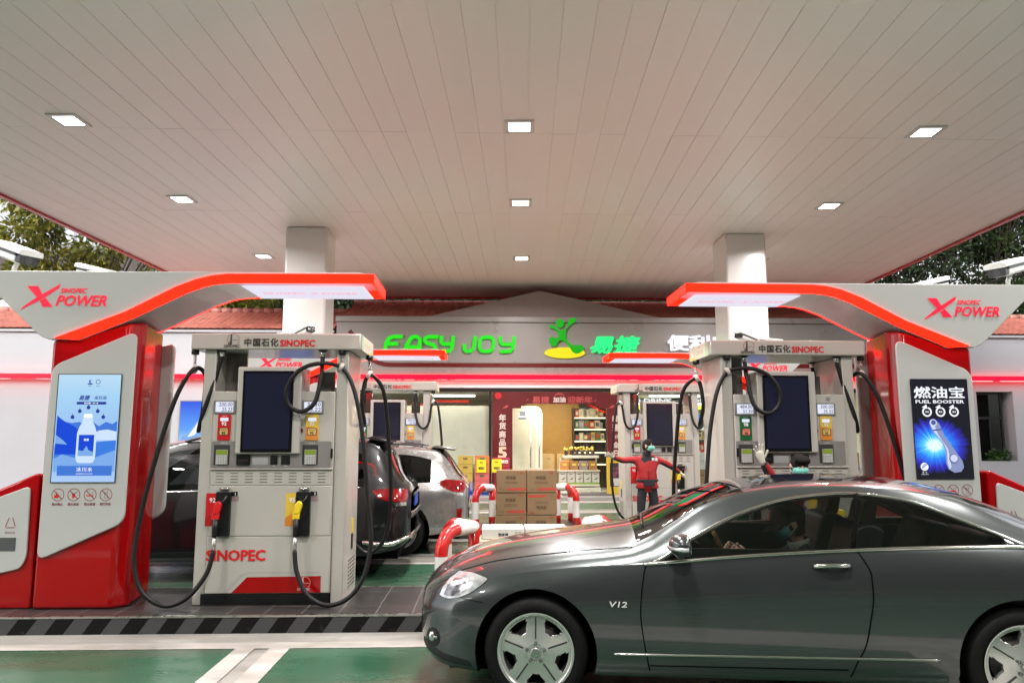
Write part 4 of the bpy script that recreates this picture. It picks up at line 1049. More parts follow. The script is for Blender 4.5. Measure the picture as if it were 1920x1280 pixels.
# ---- glass doors with long pulls
dr = empty('shop_glass_door', (1.45, 22.55, .1), 0, 'frameless glass doors with long steel pulls, standing in the red doorway', 'door'); PIN.append(dr)
for a, b in ((.78, 1.46), (2.75, 3.58)):
    mb = MB(); mb.box(a, b, 22.545, 22.557, .13, 2.72); leaf = mb.build('door_leaf', glass('door_glass', (.95,.97,.955), .8), dr)
    mb = MB(); mb.box(a, b, 22.54, 22.562, .105, .13); mb.build('bottom_rail', STEEL, leaf)
for x_ in (1.30, 1.56):
    mb = MB(); mb.cyl((x_,22.49,.85),(x_,22.49,1.98), .022, 10)
    for z_ in (.93,1.86): mb.cyl((x_,22.49,z_),(x_,22.55,z_), .012, 8)
    mb.build('pull_handle', STEEL, dr)
mb = MB(); mb.box(.95, 1.18, 22.538, 22.543, 2.28, 2.53, 0); mb.box(.98,1.15,22.536,22.54,2.38,2.51,1); mb.box(.95,1.18,22.535,22.54,2.28,2.32,2); mb.build('notice', [WINK, mat('notice_grey', (.30,.33,.40), .5, var=0), mat('notice_blue', (.05,.10,.22), .5, var=0)], dr)
# ---- interior: pale curved partition, amber wall
mb = MB(); mb.prism(roundpoly([(.30,.105),(1.74,.105),(1.74,2.72),(.30,2.72)], [0,0,.30,0], 8), 23.6, 23.68); mb.build('partition', mat('partition_cream', (.66,.62,.50), .5, var=.03), shop)
mb = MB(); mb.box(1.30, 3.1, 25.2, 25.3, .105, 3.1); mb.build('amber_wall', mat('amber_panel', (.46,.26,.06), .5, var=.05), shop)
# store wings left and right, each its own wall with a red line (continuing) and tiled roof
lw = empty('left_wing', (-10, 23.5, 0), 0, 'long white wall with red tiled roof behind the left totem', 'building'); PIN.append(lw)
mb = MB(); mb.box(-20, -4.62, 22.5, 24, 3.603, 4.86); mb.build('upper_wall', WALLB, lw, bevel=.01)
mb = MB(); mb.box(-20, -4.62, 22.62, 24, 0, 3.455); mb.build('lower_wall', mat('lower_wall_grey', (.40,.40,.425), .6, var=.05, vs=.7), lw)
mb = MB(); mb.box(-20, -4.62, 22.40, 22.5, 4.863, 4.93); mb.build('gutter', WALLB, lw)
tile_roof(-20, -4.64, 22.42, 4.93, 24.6, 5.82, lw)
rw = empty('right_wing', (16, 23.5, 0), 0, 'white wall with a dark window and red tiled roof behind the right totem', 'building'); PIN.append(rw)
mb = MB(); mb.box(12.22, 24, 22.5, 24, 3.603, 4.80); mb.build('upper_wall', WALLB, rw, bevel=.01)
mb = MB()
for (a,b,c,d) in ((12.22,15.1,0,3.455),(16.25,24,0,3.455),(15.1,16.25,3.14,3.455),(15.1,16.25,0,1.02)): mb.box(a,b,22.6,23.4,c,d)
mb.build('lower_wall', WALLB, rw)
mb = MB(); mb.box(12.22, 24, 22.40, 22.5, 4.803, 4.87); mb.build('gutter', WALLB, rw)
tile_roof(12.25, 24, 22.42, 4.87, 24.6, 5.75, rw)
mb = MB()
for (a,b,c,d) in ((15.1,15.18,1.02,3.14),(16.0,16.06,1.02,3.14),(15.18,16.0,3.06,3.14),(15.18,16.0,1.02,1.10),(15.18,16.0,2.30,2.38),(15.60,15.65,1.10,2.30)): mb.box(a,b,22.86,22.92,c,d)
wn = mb.build('window', FRAME, rw)
mb = MB(); mb.box(15.18,16.0,22.885,22.892,1.10,3.06); mb.build('pane', glass('dark_pane', (.5,.52,.5), 1.0), wn)
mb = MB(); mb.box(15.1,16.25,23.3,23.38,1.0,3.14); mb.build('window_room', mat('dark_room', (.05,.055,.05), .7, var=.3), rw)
# lit blue poster on the left wall
pb = empty('poster_lightbox', (-8.7, 22.6, 1.55), 0, 'lit blue snow mountain poster on the wall above the black SUV', 'poster')
mb = MB(); mb.box(-.42, .55, -.06, 0, 0, 1.28); mb.build('frame', MGREY, pb)
mb = MB(); mb.box(-.39, .52, -.07, -.055, .03, 1.25); sc_ = mb.build('poster_sheet', screen_mat('poster_sky', [(0,(.4,.65,1)),(.3,(.10,.35,.95)),(1,(.01,.08,.75))], .66, 1, (.05,1.25)), pb)
mb = MB(); poly(mb, [(-.39,.03),(-.30,.22),(-.15,.30),(0,.50),(.18,.74),(.30,.60),(.45,.72),(.52,.66),(.52,.03)], -.072, 0); poly(mb, [(-.15,.20),(.05,.48),(.18,.70),(.2,.45),(.05,.25)], -.0735, 1); mb.build('mountain_picture', [BLUE3, EWHITE], sc_)
# ================================================================== goods in and before the shop
KRAFT = mat('kraft_card', (.215,.135,.066), .7, var=.06, vs=5)
KRAFT2 = mat('kraft_bag_paper', (.52,.36,.16), .7, var=.05)
CWHITE = mat('white_carton', (.60,.58,.53), .55, var=.04)
CBUFF = mat('buff_carton', (.52,.44,.31), .6, var=.05)
SHELFW = mat('shelf_white', (.62,.60,.52), .4, var=.02)
def box_thing(name, lab, cat, group, loc, sx, sy, sz, m, prints=(), rz=0, bev=.006, extra=None):
    """a box resting at loc (centre of its base); prints = polygons (x0,x1,z0,z1,material) on its front"""
    t = empty(name, loc, rz, lab, cat, group)
    mb = MB(); mb.box(-sx/2, sx/2, -sy/2, sy/2, 0, sz); b = mb.build('box_body' if name != 'paper_bag' else 'bag_body', m, t, bevel=bev)
    for k, (x0, x1, z0, z1, pm) in enumerate(prints):
        mb = MB(); mb.box(x0*sx, x1*sx, -sy/2-.002, -sy/2+.002, z0*sz, z1*sz); mb.build('print', pm, b)
    return t, b
GC = 'brown cartons stacked between the far hoops'
REDP = mat('carton_red_print', (.42,.05,.03), .6, var=.06); BRNP = mat('carton_brown_print', (.10,.06,.03), .7, var=0)
rows_ = [('bottom','lower'), ('middle','middle'), ('top','upper')]
for ci, (x, side) in enumerate(((.42, 'left'), (.945, 'right'))):
    for k in range(3):
        flip = (ci == 1 and k == 1)
        y = 13.25 + rnd.uniform(-.012,.012)
        lb = '%s brown carton of the %s column, stacked between the far striped hoops' % (rows_[k][0], side)
        if flip: lb = 'middle brown carton of the right column, standing upside down with its red band on top'
        t, b = box_thing('cardboard_carton', lb, 'carton', GC, (x+rnd.uniform(-.01,.01), y, .03+k*.378), .51, .42, .372, KRAFT, [(-.48,.48,.0,.004,BRNP)])
        mb = MB(); ys = -.2125
        zf = (lambda z: .372-z) if flip else (lambda z: z)
        xf_ = (lambda q: -q) if flip else (lambda q: q)
        poly(mb, [(xf_(-.06),zf(.035)),(xf_(.245),zf(.035)),(xf_(.245),zf(.08)),(xf_(-.02),zf(.075)),(xf_(-.09),zf(.055))], ys, 0)
        for z_ in (.175,.15): poly(mb, [(-.12,zf(z_)),(.11,zf(z_)),(.11,zf(z_+.006)),(-.12,zf(z_+.006))], ys, 1)
        mb.build('print_band', [REDP, BRNP], b)
        text('鸭汤面', .055, (-.01, ys, zf(.25)), BRNP, b, bold=.03, ext=0); text('易捷', .03, (xf_(.17), ys, zf(.335)), REDP, b, bold=.03, ext=0); text('请勿倒置', .018, (xf_(-.17), ys, zf(.05)), BRNP, b, ext=0)
        mb = MB(); mb.box(-.256,.256,-.03,.03,.3725,.374); mb.build('packing_tape', mat('packing_tape', (.32,.22,.12), .3, var=.03), b)
# pallet under the stack
pt = empty('pallet', (.68, 13.25, 0), 0, 'wooden pallet under the brown carton stack', 'pallet'); mb = MB(); mb.box(-.55,.55,-.25,.25,.0,.028); mb.build('deck_boards', mat('pallet_wood', (.38,.29,.18), .7, var=.15), pt)
# flat cartons piled in the gap before the coupe
GW = 'flat cartons piled in the gap between the near islands'
zz0 = 0
for ci, (x, side) in enumerate(((.155, 'left'), (.565, 'right'))):
    z = 0.0
    for k, (hh, m, nm) in enumerate([(.44,KRAFT,'kraft'),(.085,CBUFF,'buff'),(.075,CBUFF,'buff'),(.075,CBUFF,'buff'),(.078,CBUFF,'buff'),(.105,CWHITE,'white')]):
        if k == 0: hh = .44
        order = ['lowest','second','third','fourth','fifth','top'][k]
        lb = '%s %s flat carton of the %s pile behind the coupe bonnet' % (order, nm, side)
        t, b = box_thing('flat_carton', lb, 'carton', GW, (x + rnd.uniform(-.008,.008) - (.02 if k < 5 and ci == 0 else 0), 7.45 + rnd.uniform(-.02,.02) - (.05 if k < 5 else 0), z), .405 if k == 5 else .42, .36 if k == 5 else .42, hh-.002, m, bev=.01)
        if k == 5: text('洗车液' if ci == 0 else '玻璃水', .030, (.0, -.181, .045), INK, b, bold=.04, ext=0); text('易捷', .03, (.14, -.181, .055), BRNP, b, ext=0)
        z += hh
# ---- striped guard hoops at the island noses
HW = mat('hoop_white', (.70,.69,.66), .25, coat=.3, var=.03); HR_ = mat('hoop_red', (.50,.01,.008), .22, coat=.4, var=.05)
def hoop(loc, m, lab, s=1.0):
    t = empty('guard_hoop', loc, 0, lab, 'guard hoop', 'red and white guard hoops at the island ends')
    r = .062; H_ = .68
    def leg(x, y, dx, dy):
        L_ = math.hypot(dx, dy); ux, uy = dx/L_, dy/L_; q = .20
        P = [(x,y,0),(x,y,.17),(x,y,.172),(x,y,.46),(x,y,.462),(x,y,H_-q)]
        for i in range(1,8):
            a = math.pi/2*i/8; P.append((x+ux*q*(1-math.cos(a)), y+uy*q*(1-math.cos(a)), H_-q+q*math.sin(a)))
        P.append((x+ux*q, y+uy*q, H_)); P.append((x+ux*(q+.03), y+uy*(q+.03), H_)); P.append((x+ux*(q+.032), y+uy*(q+.032), H_))
        P.append((x+dx*.97, y+dy*.97, H_)); P.append((x+dx, y+dy, H_))
        mis = [0,0,1,1,0] + [0]*9 + [1]*3
        return P, mis[:len(P)-1] + [1]
    for (x, y) in ((0,-.42),(0,.42)):
        P, mis = leg(x, y, m*.30, -y)
        mb = MB(); mb.tube(P, r, 14, mis=mis); mb.build('hoop_tube', [HR_, HW], t)
    mb = MB(); mb.tube([(m*.30,0,0),(m*.30,0,.17),(m*.30,0,.172),(m*.30,0,.46),(m*.30,0,.462),(m*.30,0,H_)], r, 14, mis=[0,0,1,1,0,0]); mb.ball((m*.30,0,H_), r*1.01, 14, 8, 0); mb.build('corner_post', [HR_, HW], t)
    mb = MB()
    for (x, y) in ((0,-.42),(0,.42),(m*.30,0)): mb.cyl((x,y,0),(x,y,.012), .13, 14)
    mb.build('foot_plate', STEEL, t)
hoop((-.42, 7.57, ZI), 1, 'red and white guard hoop left of the coupe bonnet')
hoop((1.32, 7.85, ZI), -1, 'red and white guard hoop almost hidden behind the coupe bonnet')
hoop((-.20, 13.80, ZI-.02), 1, 'far red and white guard hoop left of the carton stack')
hoop((1.60, 14.0, ZI-.02), -1, 'far red and white guard hoop right of the carton stack')
# ---- shop goods
def goods_shelf(loc, w_, zs, lab, dp=.42, h=2.6):
    t = empty('goods_shelf', loc, 0, lab, 'shelf')
    mb = MB(); mb.box(-w_/2, w_/2, dp-.03, dp, 0, h, 0); mb.box(-w_/2-.04,-w_/2,0,dp,0,h,0); mb.box(w_/2,w_/2+.04,0,dp,0,h,0); mb.build('frame', mat('shelf_dark', (.05,.042,.038), .5, var=.05), t)
    for z in zs:
        mb = MB(); mb.box(-w_/2, w_/2, 0, dp-.03, z, z+.03, 0); bd = mb.build('shelf_board', SHELFW, t)
        mb = MB(); mb.box(-w_/2, w_/2, -.008, -.001, z-.012, z+.03); mb.build('shelf_light', emit('shelf_glow', (1,.83,.52), 1.6), bd)
    return t
pal = [(.45,.05,.03),(.55,.35,.05),(.08,.16,.05),(.50,.46,.36),(.30,.16,.06),(.35,.34,.30),(.10,.09,.08),(.62,.55,.35),(.22,.22,.24)]
PALM = [mat('pack_%s' % n_, c, .45, var=.12, vs=18) for n_, c in zip(('red','gold','green','cream','brown','stone','black','straw','slate'), pal)]
def pack_row(x0, x1, y, z, hmin, hmax, group, cat='package', lab0='package'):
    x = x0; i = 0
    cn = ['red','gold','green','cream','brown','stone','black','straw','slate']
    out = []
    while x < x1-.06:
        w_ = rnd.uniform(.09,.20); w_ = min(w_, x1-x)
        if w_ < .06: break
        h = rnd.uniform(hmin,hmax); k = rnd.randrange(9); k2 = (k+3+rnd.randrange(5)) % 9
        t = empty('goods_package', (x+w_/2, y, z), 0, None, cat, group)
        mb = MB(); mb.box(-w_/2+.004, w_/2-.004, 0, .16, 0, h); b = mb.build('box_body', PALM[k], t, bevel=.004)
        mb = MB(); mb.box(-w_*.3, w_*.3, -.002, .002, h*.3, h*.75); mb.build('print', PALM[k2], b)
        out.append((t, cn[k], cn[k2])); x += w_
    return out
SHELF_PACKS = []
def name_packs(packs, where):
    ords = ['first','second','third','fourth','fifth','sixth','seventh','eighth','ninth','tenth','eleventh','twelfth','thirteenth','fourteenth','fifteenth','sixteenth','seventeenth','eighteenth']
    for i, (t, a, b) in enumerate(packs): t['label'] = '%s package with %s label, %s from left %s' % (a, b, ords[i], where)
goods_shelf((3.38, 24.6, .105), 1.02, (.75,1.13,1.5,1.88,2.26), 'dark lit shelf of boxed goods seen through the open doorway')
for z, nm in ((1.64,'on the third doorway shelf board'),(2.02,'on the fourth doorway shelf board'),(2.40,'on the top doorway shelf board')):
    name_packs(pack_row(2.90, 3.86, 24.66, z, .20, .31, 'packages on the lit doorway shelf'), nm)
# stepped display by the door with bags, gift boxes, flowers
dt = empty('stepped_display', (2.9, 23.7, .104), 0, 'white stepped display table of gifts just inside the doorway', 'display table')
mb = MB(); mb.box(-.68,.62,-.36,.34,0,.10); mb.box(-.66,.60,-.32,.34,.14,.19); mb.build('base', SHELFW, dt, bevel=.008)
mb = MB(); mb.box(-.64,.58,-.28,.34,.192,.245); mb.build('green_band', mat('display_green', (.22,.34,.05), .5, var=.03), dt)
mb = MB(); mb.box(-.68,.62,-.30,.34,.585,.625); mb.build('middle_step', SHELFW, dt, bevel=.006)
mb = MB(); mb.box(-.52,.62,-.06,.34,.99,1.07); mb.build('top_step', SHELFW, dt, bevel=.006)
for x in (-.6,.54): MB().box(x,x+.05,.2,.32,.246,.988).build('upright', SHELFW, dt)
wo = ['first', 'second', 'third', 'fourth', 'fifth']
KET = mat('kettle_print', (.10,.13,.08), .5, var=0)
for i in range(5):
    t, b = box_thing('kettle_carton', 'white carton with a small kettle print, %s from the left on the low display step' % wo[i], 'carton', 'white cartons on the low display step', (2.36+i*.255, 23.56, .35), .235, .20, .33, CWHITE)
    mb = MB(); poly(mb, [(-.05,.10),(.02,.09),(.06,.13),(.085,.17),(.05,.15),(.0,.13)], -.102); poly(mb, [(-.06,.25),(.05,.25),(.05,.27),(-.06,.27)], -.102); mb.build('print', KET, b)
ORB = mat('gift_orange', (.55,.22,.06), .5, var=.08); BRB = mat('gift_brown', (.33,.17,.06), .5, var=.08); TPB = mat('gift_taupe', (.30,.24,.22), .5, var=.08)
for i, (m_, nm) in enumerate(((ORB,'orange'),(BRB,'brown'),(TPB,'taupe'),(BRB,'dark brown'))):
    t, b = box_thing('gift_bag', '%s gift bag with yellow tag, %s from the left on the middle display step' % (nm, wo[i]), 'gift bag', 'gift bags on the middle display step', (2.42+i*.29, 23.52, .735), .26, .16, .27, m_, [(-.25,.25,.5,.75,mat('tag_yellow', (.70,.52,.10), .5, var=0))])
for i in range(6):
    t = empty('flower_jar', (2.50+i*.17, 23.78, 1.18), 0, 'small dark jar of yellow flowers, %s from the left on the top display step' % (wo+['sixth'])[i], 'flower jar', 'flower jars on the top display step')
    mb = MB(); mb.lathe([(.001,0),(.05,0),(.06,.06),(.05,.13),(.035,.15)], n=12); mb.build('jar', mat('jar_dark', (.05,.035,.03), .2, var=0), t)
    mb = MB()
    for k in range(6): mb.ball((rnd.uniform(-.06,.06), rnd.uniform(-.05,.05), .19+rnd.uniform(-.03,.06)), rnd.uniform(.025,.045), 7, 5, 0)
    mb.build('flowers', mat('flower_yellow', (.72,.55,.12), .6, var=.2), t)
for i, x in enumerate((1.98, 2.44)):
    t = empty('paper_bag', (x, 24.3, .105+.55), 0, ['kraft paper bag with a smile mark before the amber wall', 'kraft paper bag half hidden behind the gift display'][i], 'paper bag', 'kraft paper bags by the amber wall')
    mb = MB(); mb.prism([(-.19,0),(.19,0),(.19,.54),(.165,.56),(-.165,.56),(-.19,.54)], -.07, .07); b = mb.build('bag_body', KRAFT2, t, bevel=.004)
    mb = MB(); ring(mb, 0, .45, .045, .06, -.0715, 0, 12, math.pi+.4, 2*math.pi-.4); mb.build('smile_print', BRNP, b)
    mb = MB(); mb.tube(spline([(-.07,-.06,.54),(-.06,-.06,.62),(.06,-.06,.62),(.07,-.06,.54)],5), .006, 6); mb.build('bag_handle', KRAFT2, b)
bt = empty('low_counter', (2.2, 24.35, .105), 0, 'low brown counter under the kraft paper bags', 'counter'); mb = MB(); mb.box(-.5,.5,-.2,.2,0,.53); mb.build('counter_body', mat('counter_brown', (.30,.19,.09), .5, var=.06), bt, bevel=.01); mb = MB(); mb.box(-.52,.52,-.22,.22,.531,.548); mb.build('counter_top', KRAFT2, bt)
# ---- chiller wall on the right
fr = empty('drinks_chiller', (8.0, 26.2, .105), 0, 'long drinks chiller with yellow green light strip and white lettering inside the shop', 'chiller')
mb = MB(); mb.box(-3.9,3.9,.5,.6,0,2.95); mb.box(-3.9,3.9,0,.5,0,.25); mb.box(-3.9,3.9,0,.5,2.75,2.95); mb.build('chiller_body', mat('chiller_grey', (.30,.30,.29), .4, var=.04), fr)
mb = MB(); mb.box(-3.9,3.9,-.02,0,2.62,2.76); hd = mb.build('light_strip', emit('chiller_yellow_green', (.75,.90,.05), 1.8), fr)
mb = MB(); mb.box(-3.9,3.9,-.02,0,2.775,2.84); mb.build('white_strip', emit('chiller_white', (1,1,.85), 3), fr)
text('COLD DRINK     COLD DRINK     COLD DRINK', .13, (0,-.03,2.93), SWHITE, fr, 'sign_letter', bold=.04, width=7.0)
for k in range(4):
    mb = MB(); mb.box(-3.9,3.9,.05,.5,.62+k*.47,.645+k*.47); mb.build('shelf_board', SHELFW, fr)
for a, b, nm, zz_ in ((6.5,7.7,'on the second chiller shelf',1.225),(6.5,7.7,'on the third chiller shelf',1.695),(4.6,5.7,'on the chiller behind the far right pump',1.695),(11.0,11.9,'on the chiller shelf at the right end',1.225)):
    name_packs(pack_row(a, b, 26.3, zz_, .2, .36, 'packages in the drinks chiller'), nm)
bs = empty('blue_sign_board', (7.05, 25.6, 2.0), 0, 'small blue and white sign board hanging before the chiller', 'sign'); mb = MB(); mb.box(-.40,.40,0,.03,0,.52,0); mb.build('board', emit('sign_blue', (.05,.35,.9), .8), bs); mb = MB(); poly(mb, [(-.40,0),(-.40,.14),(-.1,.24),(.1,.16),(.40,.22),(.40,0)], -.003, 0); mb.build('snow_print', EWHITE, bs); mb = MB(); mb.cyl((-.3,.015,.52),(-.3,.015,1.0),.006,6); mb.cyl((.3,.015,.52),(.3,.015,1.0),.006,6); mb.build('hanging_wire', STEEL, bs)
for k in range(4):
    for c_ in range(3):
        sy_ = ['lowest','second','third','top'][k]
        if k < 2: box_thing('brown_goods_carton', '%s brown carton, %s in its row, behind the shop glass by the far right pump' % (sy_, wo[c_]), 'carton', 'cartons stacked behind the shop glass', (6.62+c_*.44, 23.5, .105+k*.32), .43, .35, .315, KRAFT, [(-.3,.3,.4,.55,BRNP)])
        else: box_thing('grey_goods_carton', '%s grey carton, %s in its row, behind the shop glass by the far right pump' % (sy_, wo[c_]), 'carton', 'cartons stacked behind the shop glass', (6.62+c_*.44, 23.5, .105+.64+(k-2)*.26), .43, .33, .255, mat('grey_carton', (.40,.40,.39), .55, var=.08), [(-.3,.0,.35,.75,INK)])
t, b = box_thing('snack_carton', 'brown snack carton with red print behind the glass near the right totem', 'carton', None, (11.35, 23.3, .75), .45, .35, .52, mat('carton_tan', (.48,.26,.14), .6, var=.06), [(-.45,.4,.80,.9,REDP),(-.45,.1,.55,.62,REDP)])
lc = empty('low_display_counter', (11.4, 23.3, .105), 0, 'white low counter behind the glass near the right totem', 'counter'); mb = MB(); mb.box(-.6,.55,-.3,.25,0,.62); mb.build('counter_body', SHELFW, lc, bevel=.01); mb = MB(); mb.box(-.6,.57,-.33,.27,.621,.643); mb.build('counter_top', mat('counter_top_white', (.7,.69,.66), .3, var=0), lc)
for i in range(5):
    t = empty('wrapped_bottle', (11.0+i*.15, 23.08, .749), 0, 'clear wrapped bottle, %s from the left on the white counter behind the glass' % wo[i], 'bottle', 'clear bottles on the white counter')
    mb = MB(); mb.lathe([(.001,0),(.055,0),(.06,.12),(.05,.17),(.02,.22),(.02,.25),(.001,.25)], n=10); mb.build('bottle_body', mat('clear_plastic', (.66,.69,.72), .15, var=.1, vs=20), t)
# ---- boxes and signs standing before the left window
def price_card(loc, lab, s=.26):
    t = empty('price_card', loc, 0, lab, 'price sign'); mb = MB(); mb.box(-s/2,s/2,0,.012,0,s*1.35); b = mb.build('card', mat('price_yellow', (.80,.62,.02), .5, var=.03), t)
    text('特价', .042, (0,-.002,s*1.05), INK, b, ext=0, bold=.02); text('¥80', .08, (0,-.002,s*.45), INK, b, ext=0, bold=.03)
for i, (x, m_, cn, n_) in enumerate(((-.62, mat('carton_ochre', (.42,.30,.05), .55, var=.1), 'ochre', 4), (-.14, mat('carton_orange', (.55,.18,.05), .55, var=.12), 'orange', 4))):
    for k in range(n_):
        mm = mat('carton_mauve', (.30,.20,.36), .55, var=.1) if (i == 0 and k == 0) else (mat('carton_pinkred', (.50,.10,.09), .55, var=.1) if (i == 1 and k < 2) else m_)
        nn = 'mauve' if (i == 0 and k == 0) else ('pink red' if (i == 1 and k < 2) else cn)
        box_thing('fruit_carton', '%s fruit carton, %s up in the %s pile before the shop window' % (nn, ['lowest','second','third','topmost'][k], ['left','right'][i]), 'carton', 'fruit cartons before the shop window', (x, 21.9, .24+k*.245), .42, .32, .24, mm, [(-.15,.15,.55,.75,BRNP if i == 0 else GRN)])
    ct = empty('blue_crate', (x, 21.9, .1), 0, 'blue plastic crate under the %s fruit carton pile' % ['ochre','orange'][i], 'crate', 'blue crates under the fruit cartons'); mb = MB(); mb.box(-.23,.23,-.19,.19,0,.135); mb.build('crate_body', mat('crate_blue', (.02,.08,.42), .4, var=.05), ct, bevel=.008)
    mb = MB()
    for q in range(6): mb.box(-.2+q*.07,-.16+q*.07,-.193,-.188,.03,.10)
    mb.build('crate_slots', BLACK, ct)
price_card((-.16, 21.70, .74), 'yellow price card on the orange fruit cartons', .27)
price_card((.28, 21.72, .74), 'yellow price card partly hidden behind the brown carton stack', .28)
st = empty('red_drink_sign', (.42, 21.95, .1), 0, 'upright red drinks sign board beside the doorway', 'sign'); mb = MB(); mb.box(-.24,.24,0,.05,0,1.06); sb = mb.build('board', mat('sign_crimson', (.32,.015,.04), .4, var=.05), st, bevel=.02)
text('东鹏快饮', .10, (0,-.002,.94), WINK, sb, bold=.04, width=.40, ext=0); mb = MB(); mb.box(-.22,.22,-.003,.0,.80,.83,0); mb.box(-.20,.2,-.003,0,.2,.72,1); mb.build('print', [PINKP, mat('sign_wine', (.25,.02,.04), .5, var=.2)], sb)
for i, x in enumerate((-1.25,-.98,-.72,-.42)):
    t = empty('green_stool', (x, 22.78, .105), 0, 'green plastic stool, %s from the left behind the shop window' % wo[i], 'stool', 'green stools behind the shop window')
    mb = MB(); mb.box(-.10,.10,-.06,.06,.80,.83); mb.build('seat', mat('stool_green', (.10,.36,.12), .4, var=.05), t, bevel=.01)
    for sx in (-1, 1):
        mb = MB(); mb.prism([(sx*.11,0),(sx*.15,0),(sx*.09,.80),(sx*.06,.80)], -.05, .05); mb.build('leg', mat('stool_green'), t)
fs_ = empty('flower_stand', (3.80, 21.95, .1), 0, 'yellow display stand with a dark potted plant picture beside the doorway', 'display stand')
mb = MB(); mb.box(-.30,.30,0,.10,0,1.06); b = mb.build('stand_body', mat('stand_yellow', (.55,.38,.03), .45, var=.05), fs_, bevel=.01)
mb = MB(); mb.box(-.22,.22,-.004,.0,.22,.90,0); poly(mb, [(-.10,.24),(.10,.24),(.13,.46),(-.13,.46)], -.006, 1)
for k in range(14): disc(mb, rnd.uniform(-.14,.14), rnd.uniform(.5,.82), rnd.uniform(.02,.05), -.0065-.0002*k, 2, 9)
mb.build('poster_print', [mat('poster_dark', (.035,.025,.03), .4, var=0), mat('pot_pale', (.45,.44,.42), .5, var=0), mat('plant_plum', (.16,.04,.07), .6, var=.2)], b)
text('鲜花绿植', .07, (0,-.004,.98), BRNP, b, ext=0)
tag(MB().box(2.15, 3.62, 21.35, 22.25, .101, .115).build('door_mat', mat('mat_rubber', (.05,.052,.052), .75, var=.12, vs=9, bump=.3, bs=150)), 'dark rubber mat lying before the shop doorway', 'door mat')
mb = MB()
for i in range(14): mb.box(3.0+i*.075, 3.0+i*.075+.05, 16.3, 16.75, .006, .016)
tag(mb.build('drain_grate', mat('grate_iron', (.10,.14,.12), .5, .3, var=.1)), 'green grey drain grate in the lane before the doorway', 'drain grate')
# paper slip on the banner
# pot plant on the right sill
LEAFM = {}
def leaf_mat(name, a, b, rough=.5):
    m = bpy.data.materials.new(name); m.use_nodes = True
    n = m.node_tree.nodes; L = m.node_tree.links; bs_ = n['Principled BSDF']
    at = n.new('ShaderNodeObjectInfo'); g = n.new('ShaderNodeNewGeometry')
    r = n.new('ShaderNodeValToRGB'); r.color_ramp.elements[0].color = (*a,1); r.color_ramp.elements[1].color = (*b,1)
    L.new(g.outputs['Random Per Island'], r.inputs[0]); L.new(r.outputs[0], bs_.inputs['Base Color'])
    bs_.inputs['Roughness'].default_value = rough
    tr = n.new('ShaderNodeBsdfTranslucent'); L.new(r.outputs[0], tr.inputs[0]); mx = n.new('ShaderNodeMixShader'); mx.inputs[0].default_value = .35
    L.new(bs_.outputs[0], mx.inputs[1]); L.new(tr.outputs[0], mx.inputs[2]); L.new(mx.outputs[0], n['Material Output'].inputs[0])
    return m
def leaf(mb, p, d, ln, wd, rr, curl=.25):
    d = d.normalized(); u = d.orthogonal().normalized(); u.rotate(Matrix.Rotation(rr.uniform(0,6.28), 3, d)); n_ = d.cross(u)
    a = p; b = p + d*ln*.5 + n_*curl*ln*.2; c = p + d*ln - n_*0
    mb.add([a, b+u*wd/2, c, b-u*wd/2, ], [(0,1,2,3)], 0, True)
def crown(mb, centres, n, ln, wd, rr, droop=.3):
    for (c, rad) in centres:
        for _ in range(n):
            v = Vector((rr.gauss(0,1), rr.gauss(0,1), rr.gauss(0,1))).normalized() * rad * rr.uniform(.35,1)**.6
            p = Vector(c) + Vector((v.x, v.y, v.z*.75))
            d = v.normalized() + Vector((rr.uniform(-.8,.8), rr.uniform(-.8,.8), rr.uniform(-.9,.3)-droop))
            s = rr.uniform(.6,1.25)
            leaf(mb, p, d, ln*s, wd*s, rr)
wpl = empty('sill_plant', (15.75, 22.72, 1.022), 0, 'small leafy pot plant on the right window sill', 'pot plant')
mb = MB(); mb.lathe([(.001,0),(.07,0),(.09,.12),(.08,.12),(.06,.03)], n=14); mb.build('pot', MGREY, wpl)
rr = random.Random(3); mb = MB(); crown(mb, [((0,0,.20),.20),((.18,-.02,.14),.16),((-.22,0,.14),.14)], 90, .11, .07, rr); mb.build('foliage', leaf_mat('pot_leaf', (.02,.07,.012), (.07,.16,.03)), wpl)

# ================================================================== trees, house beyond
BARK = mat('bark', (.05,.04,.03), .9, var=.3, vs=9)
def tree(loc, h, centres, n, ln, wd, lm, lab, seed, group, trunk_r=.16, droop=.3, limbs=True):
    rr = random.Random(seed); t = empty('tree', loc, 0, lab, 'tree', group)
    mb = MB(); top = Vector((rr.uniform(-.3,.3), rr.uniform(-.3,.3), h*.8))
    mb.tube(spline([(0,0,0),(rr.uniform(-.15,.15),0,h*.25),tuple(top*.65),tuple(top)], 5), [trunk_r*(1-.85*i/15) for i in range(16)], 8)
    for (c, rad) in centres:
        k = rr.uniform(.35,.75); b0 = top*k
        c_ = Vector(c)
        mid = (b0 + c_)*.5 + Vector((0,0,-rad*.15))
        mb.tube(spline([tuple(b0), tuple(mid), tuple(c_)], 4), [trunk_r*.26*(1-.85*i/8) for i in range(9)], 6)
        for _ in range(3):
            e = c_ + Vector((rr.gauss(0,1), rr.gauss(0,1), rr.gauss(0,.8)))*rad*.55
            mb.tube([tuple(mid), tuple((mid+e)*.5 + Vector((0,0,.05*rad))), tuple(e)], [trunk_r*.10,trunk_r*.07,trunk_r*.02], 5)
    mb.build('trunk', BARK, t)
    mb = MB(); crown(mb, centres, n, ln, wd, rr, droop); mb.build('crown', lm, t, fixn=False)
LY = leaf_mat('leaf_yellow_green', (.07,.11,.012), (.34,.31,.05)); LD = leaf_mat('leaf_dark', (.012,.028,.010), (.040,.070,.022)); LM = leaf_mat('leaf_mid', (.020,.045,.012), (.06,.10,.025))
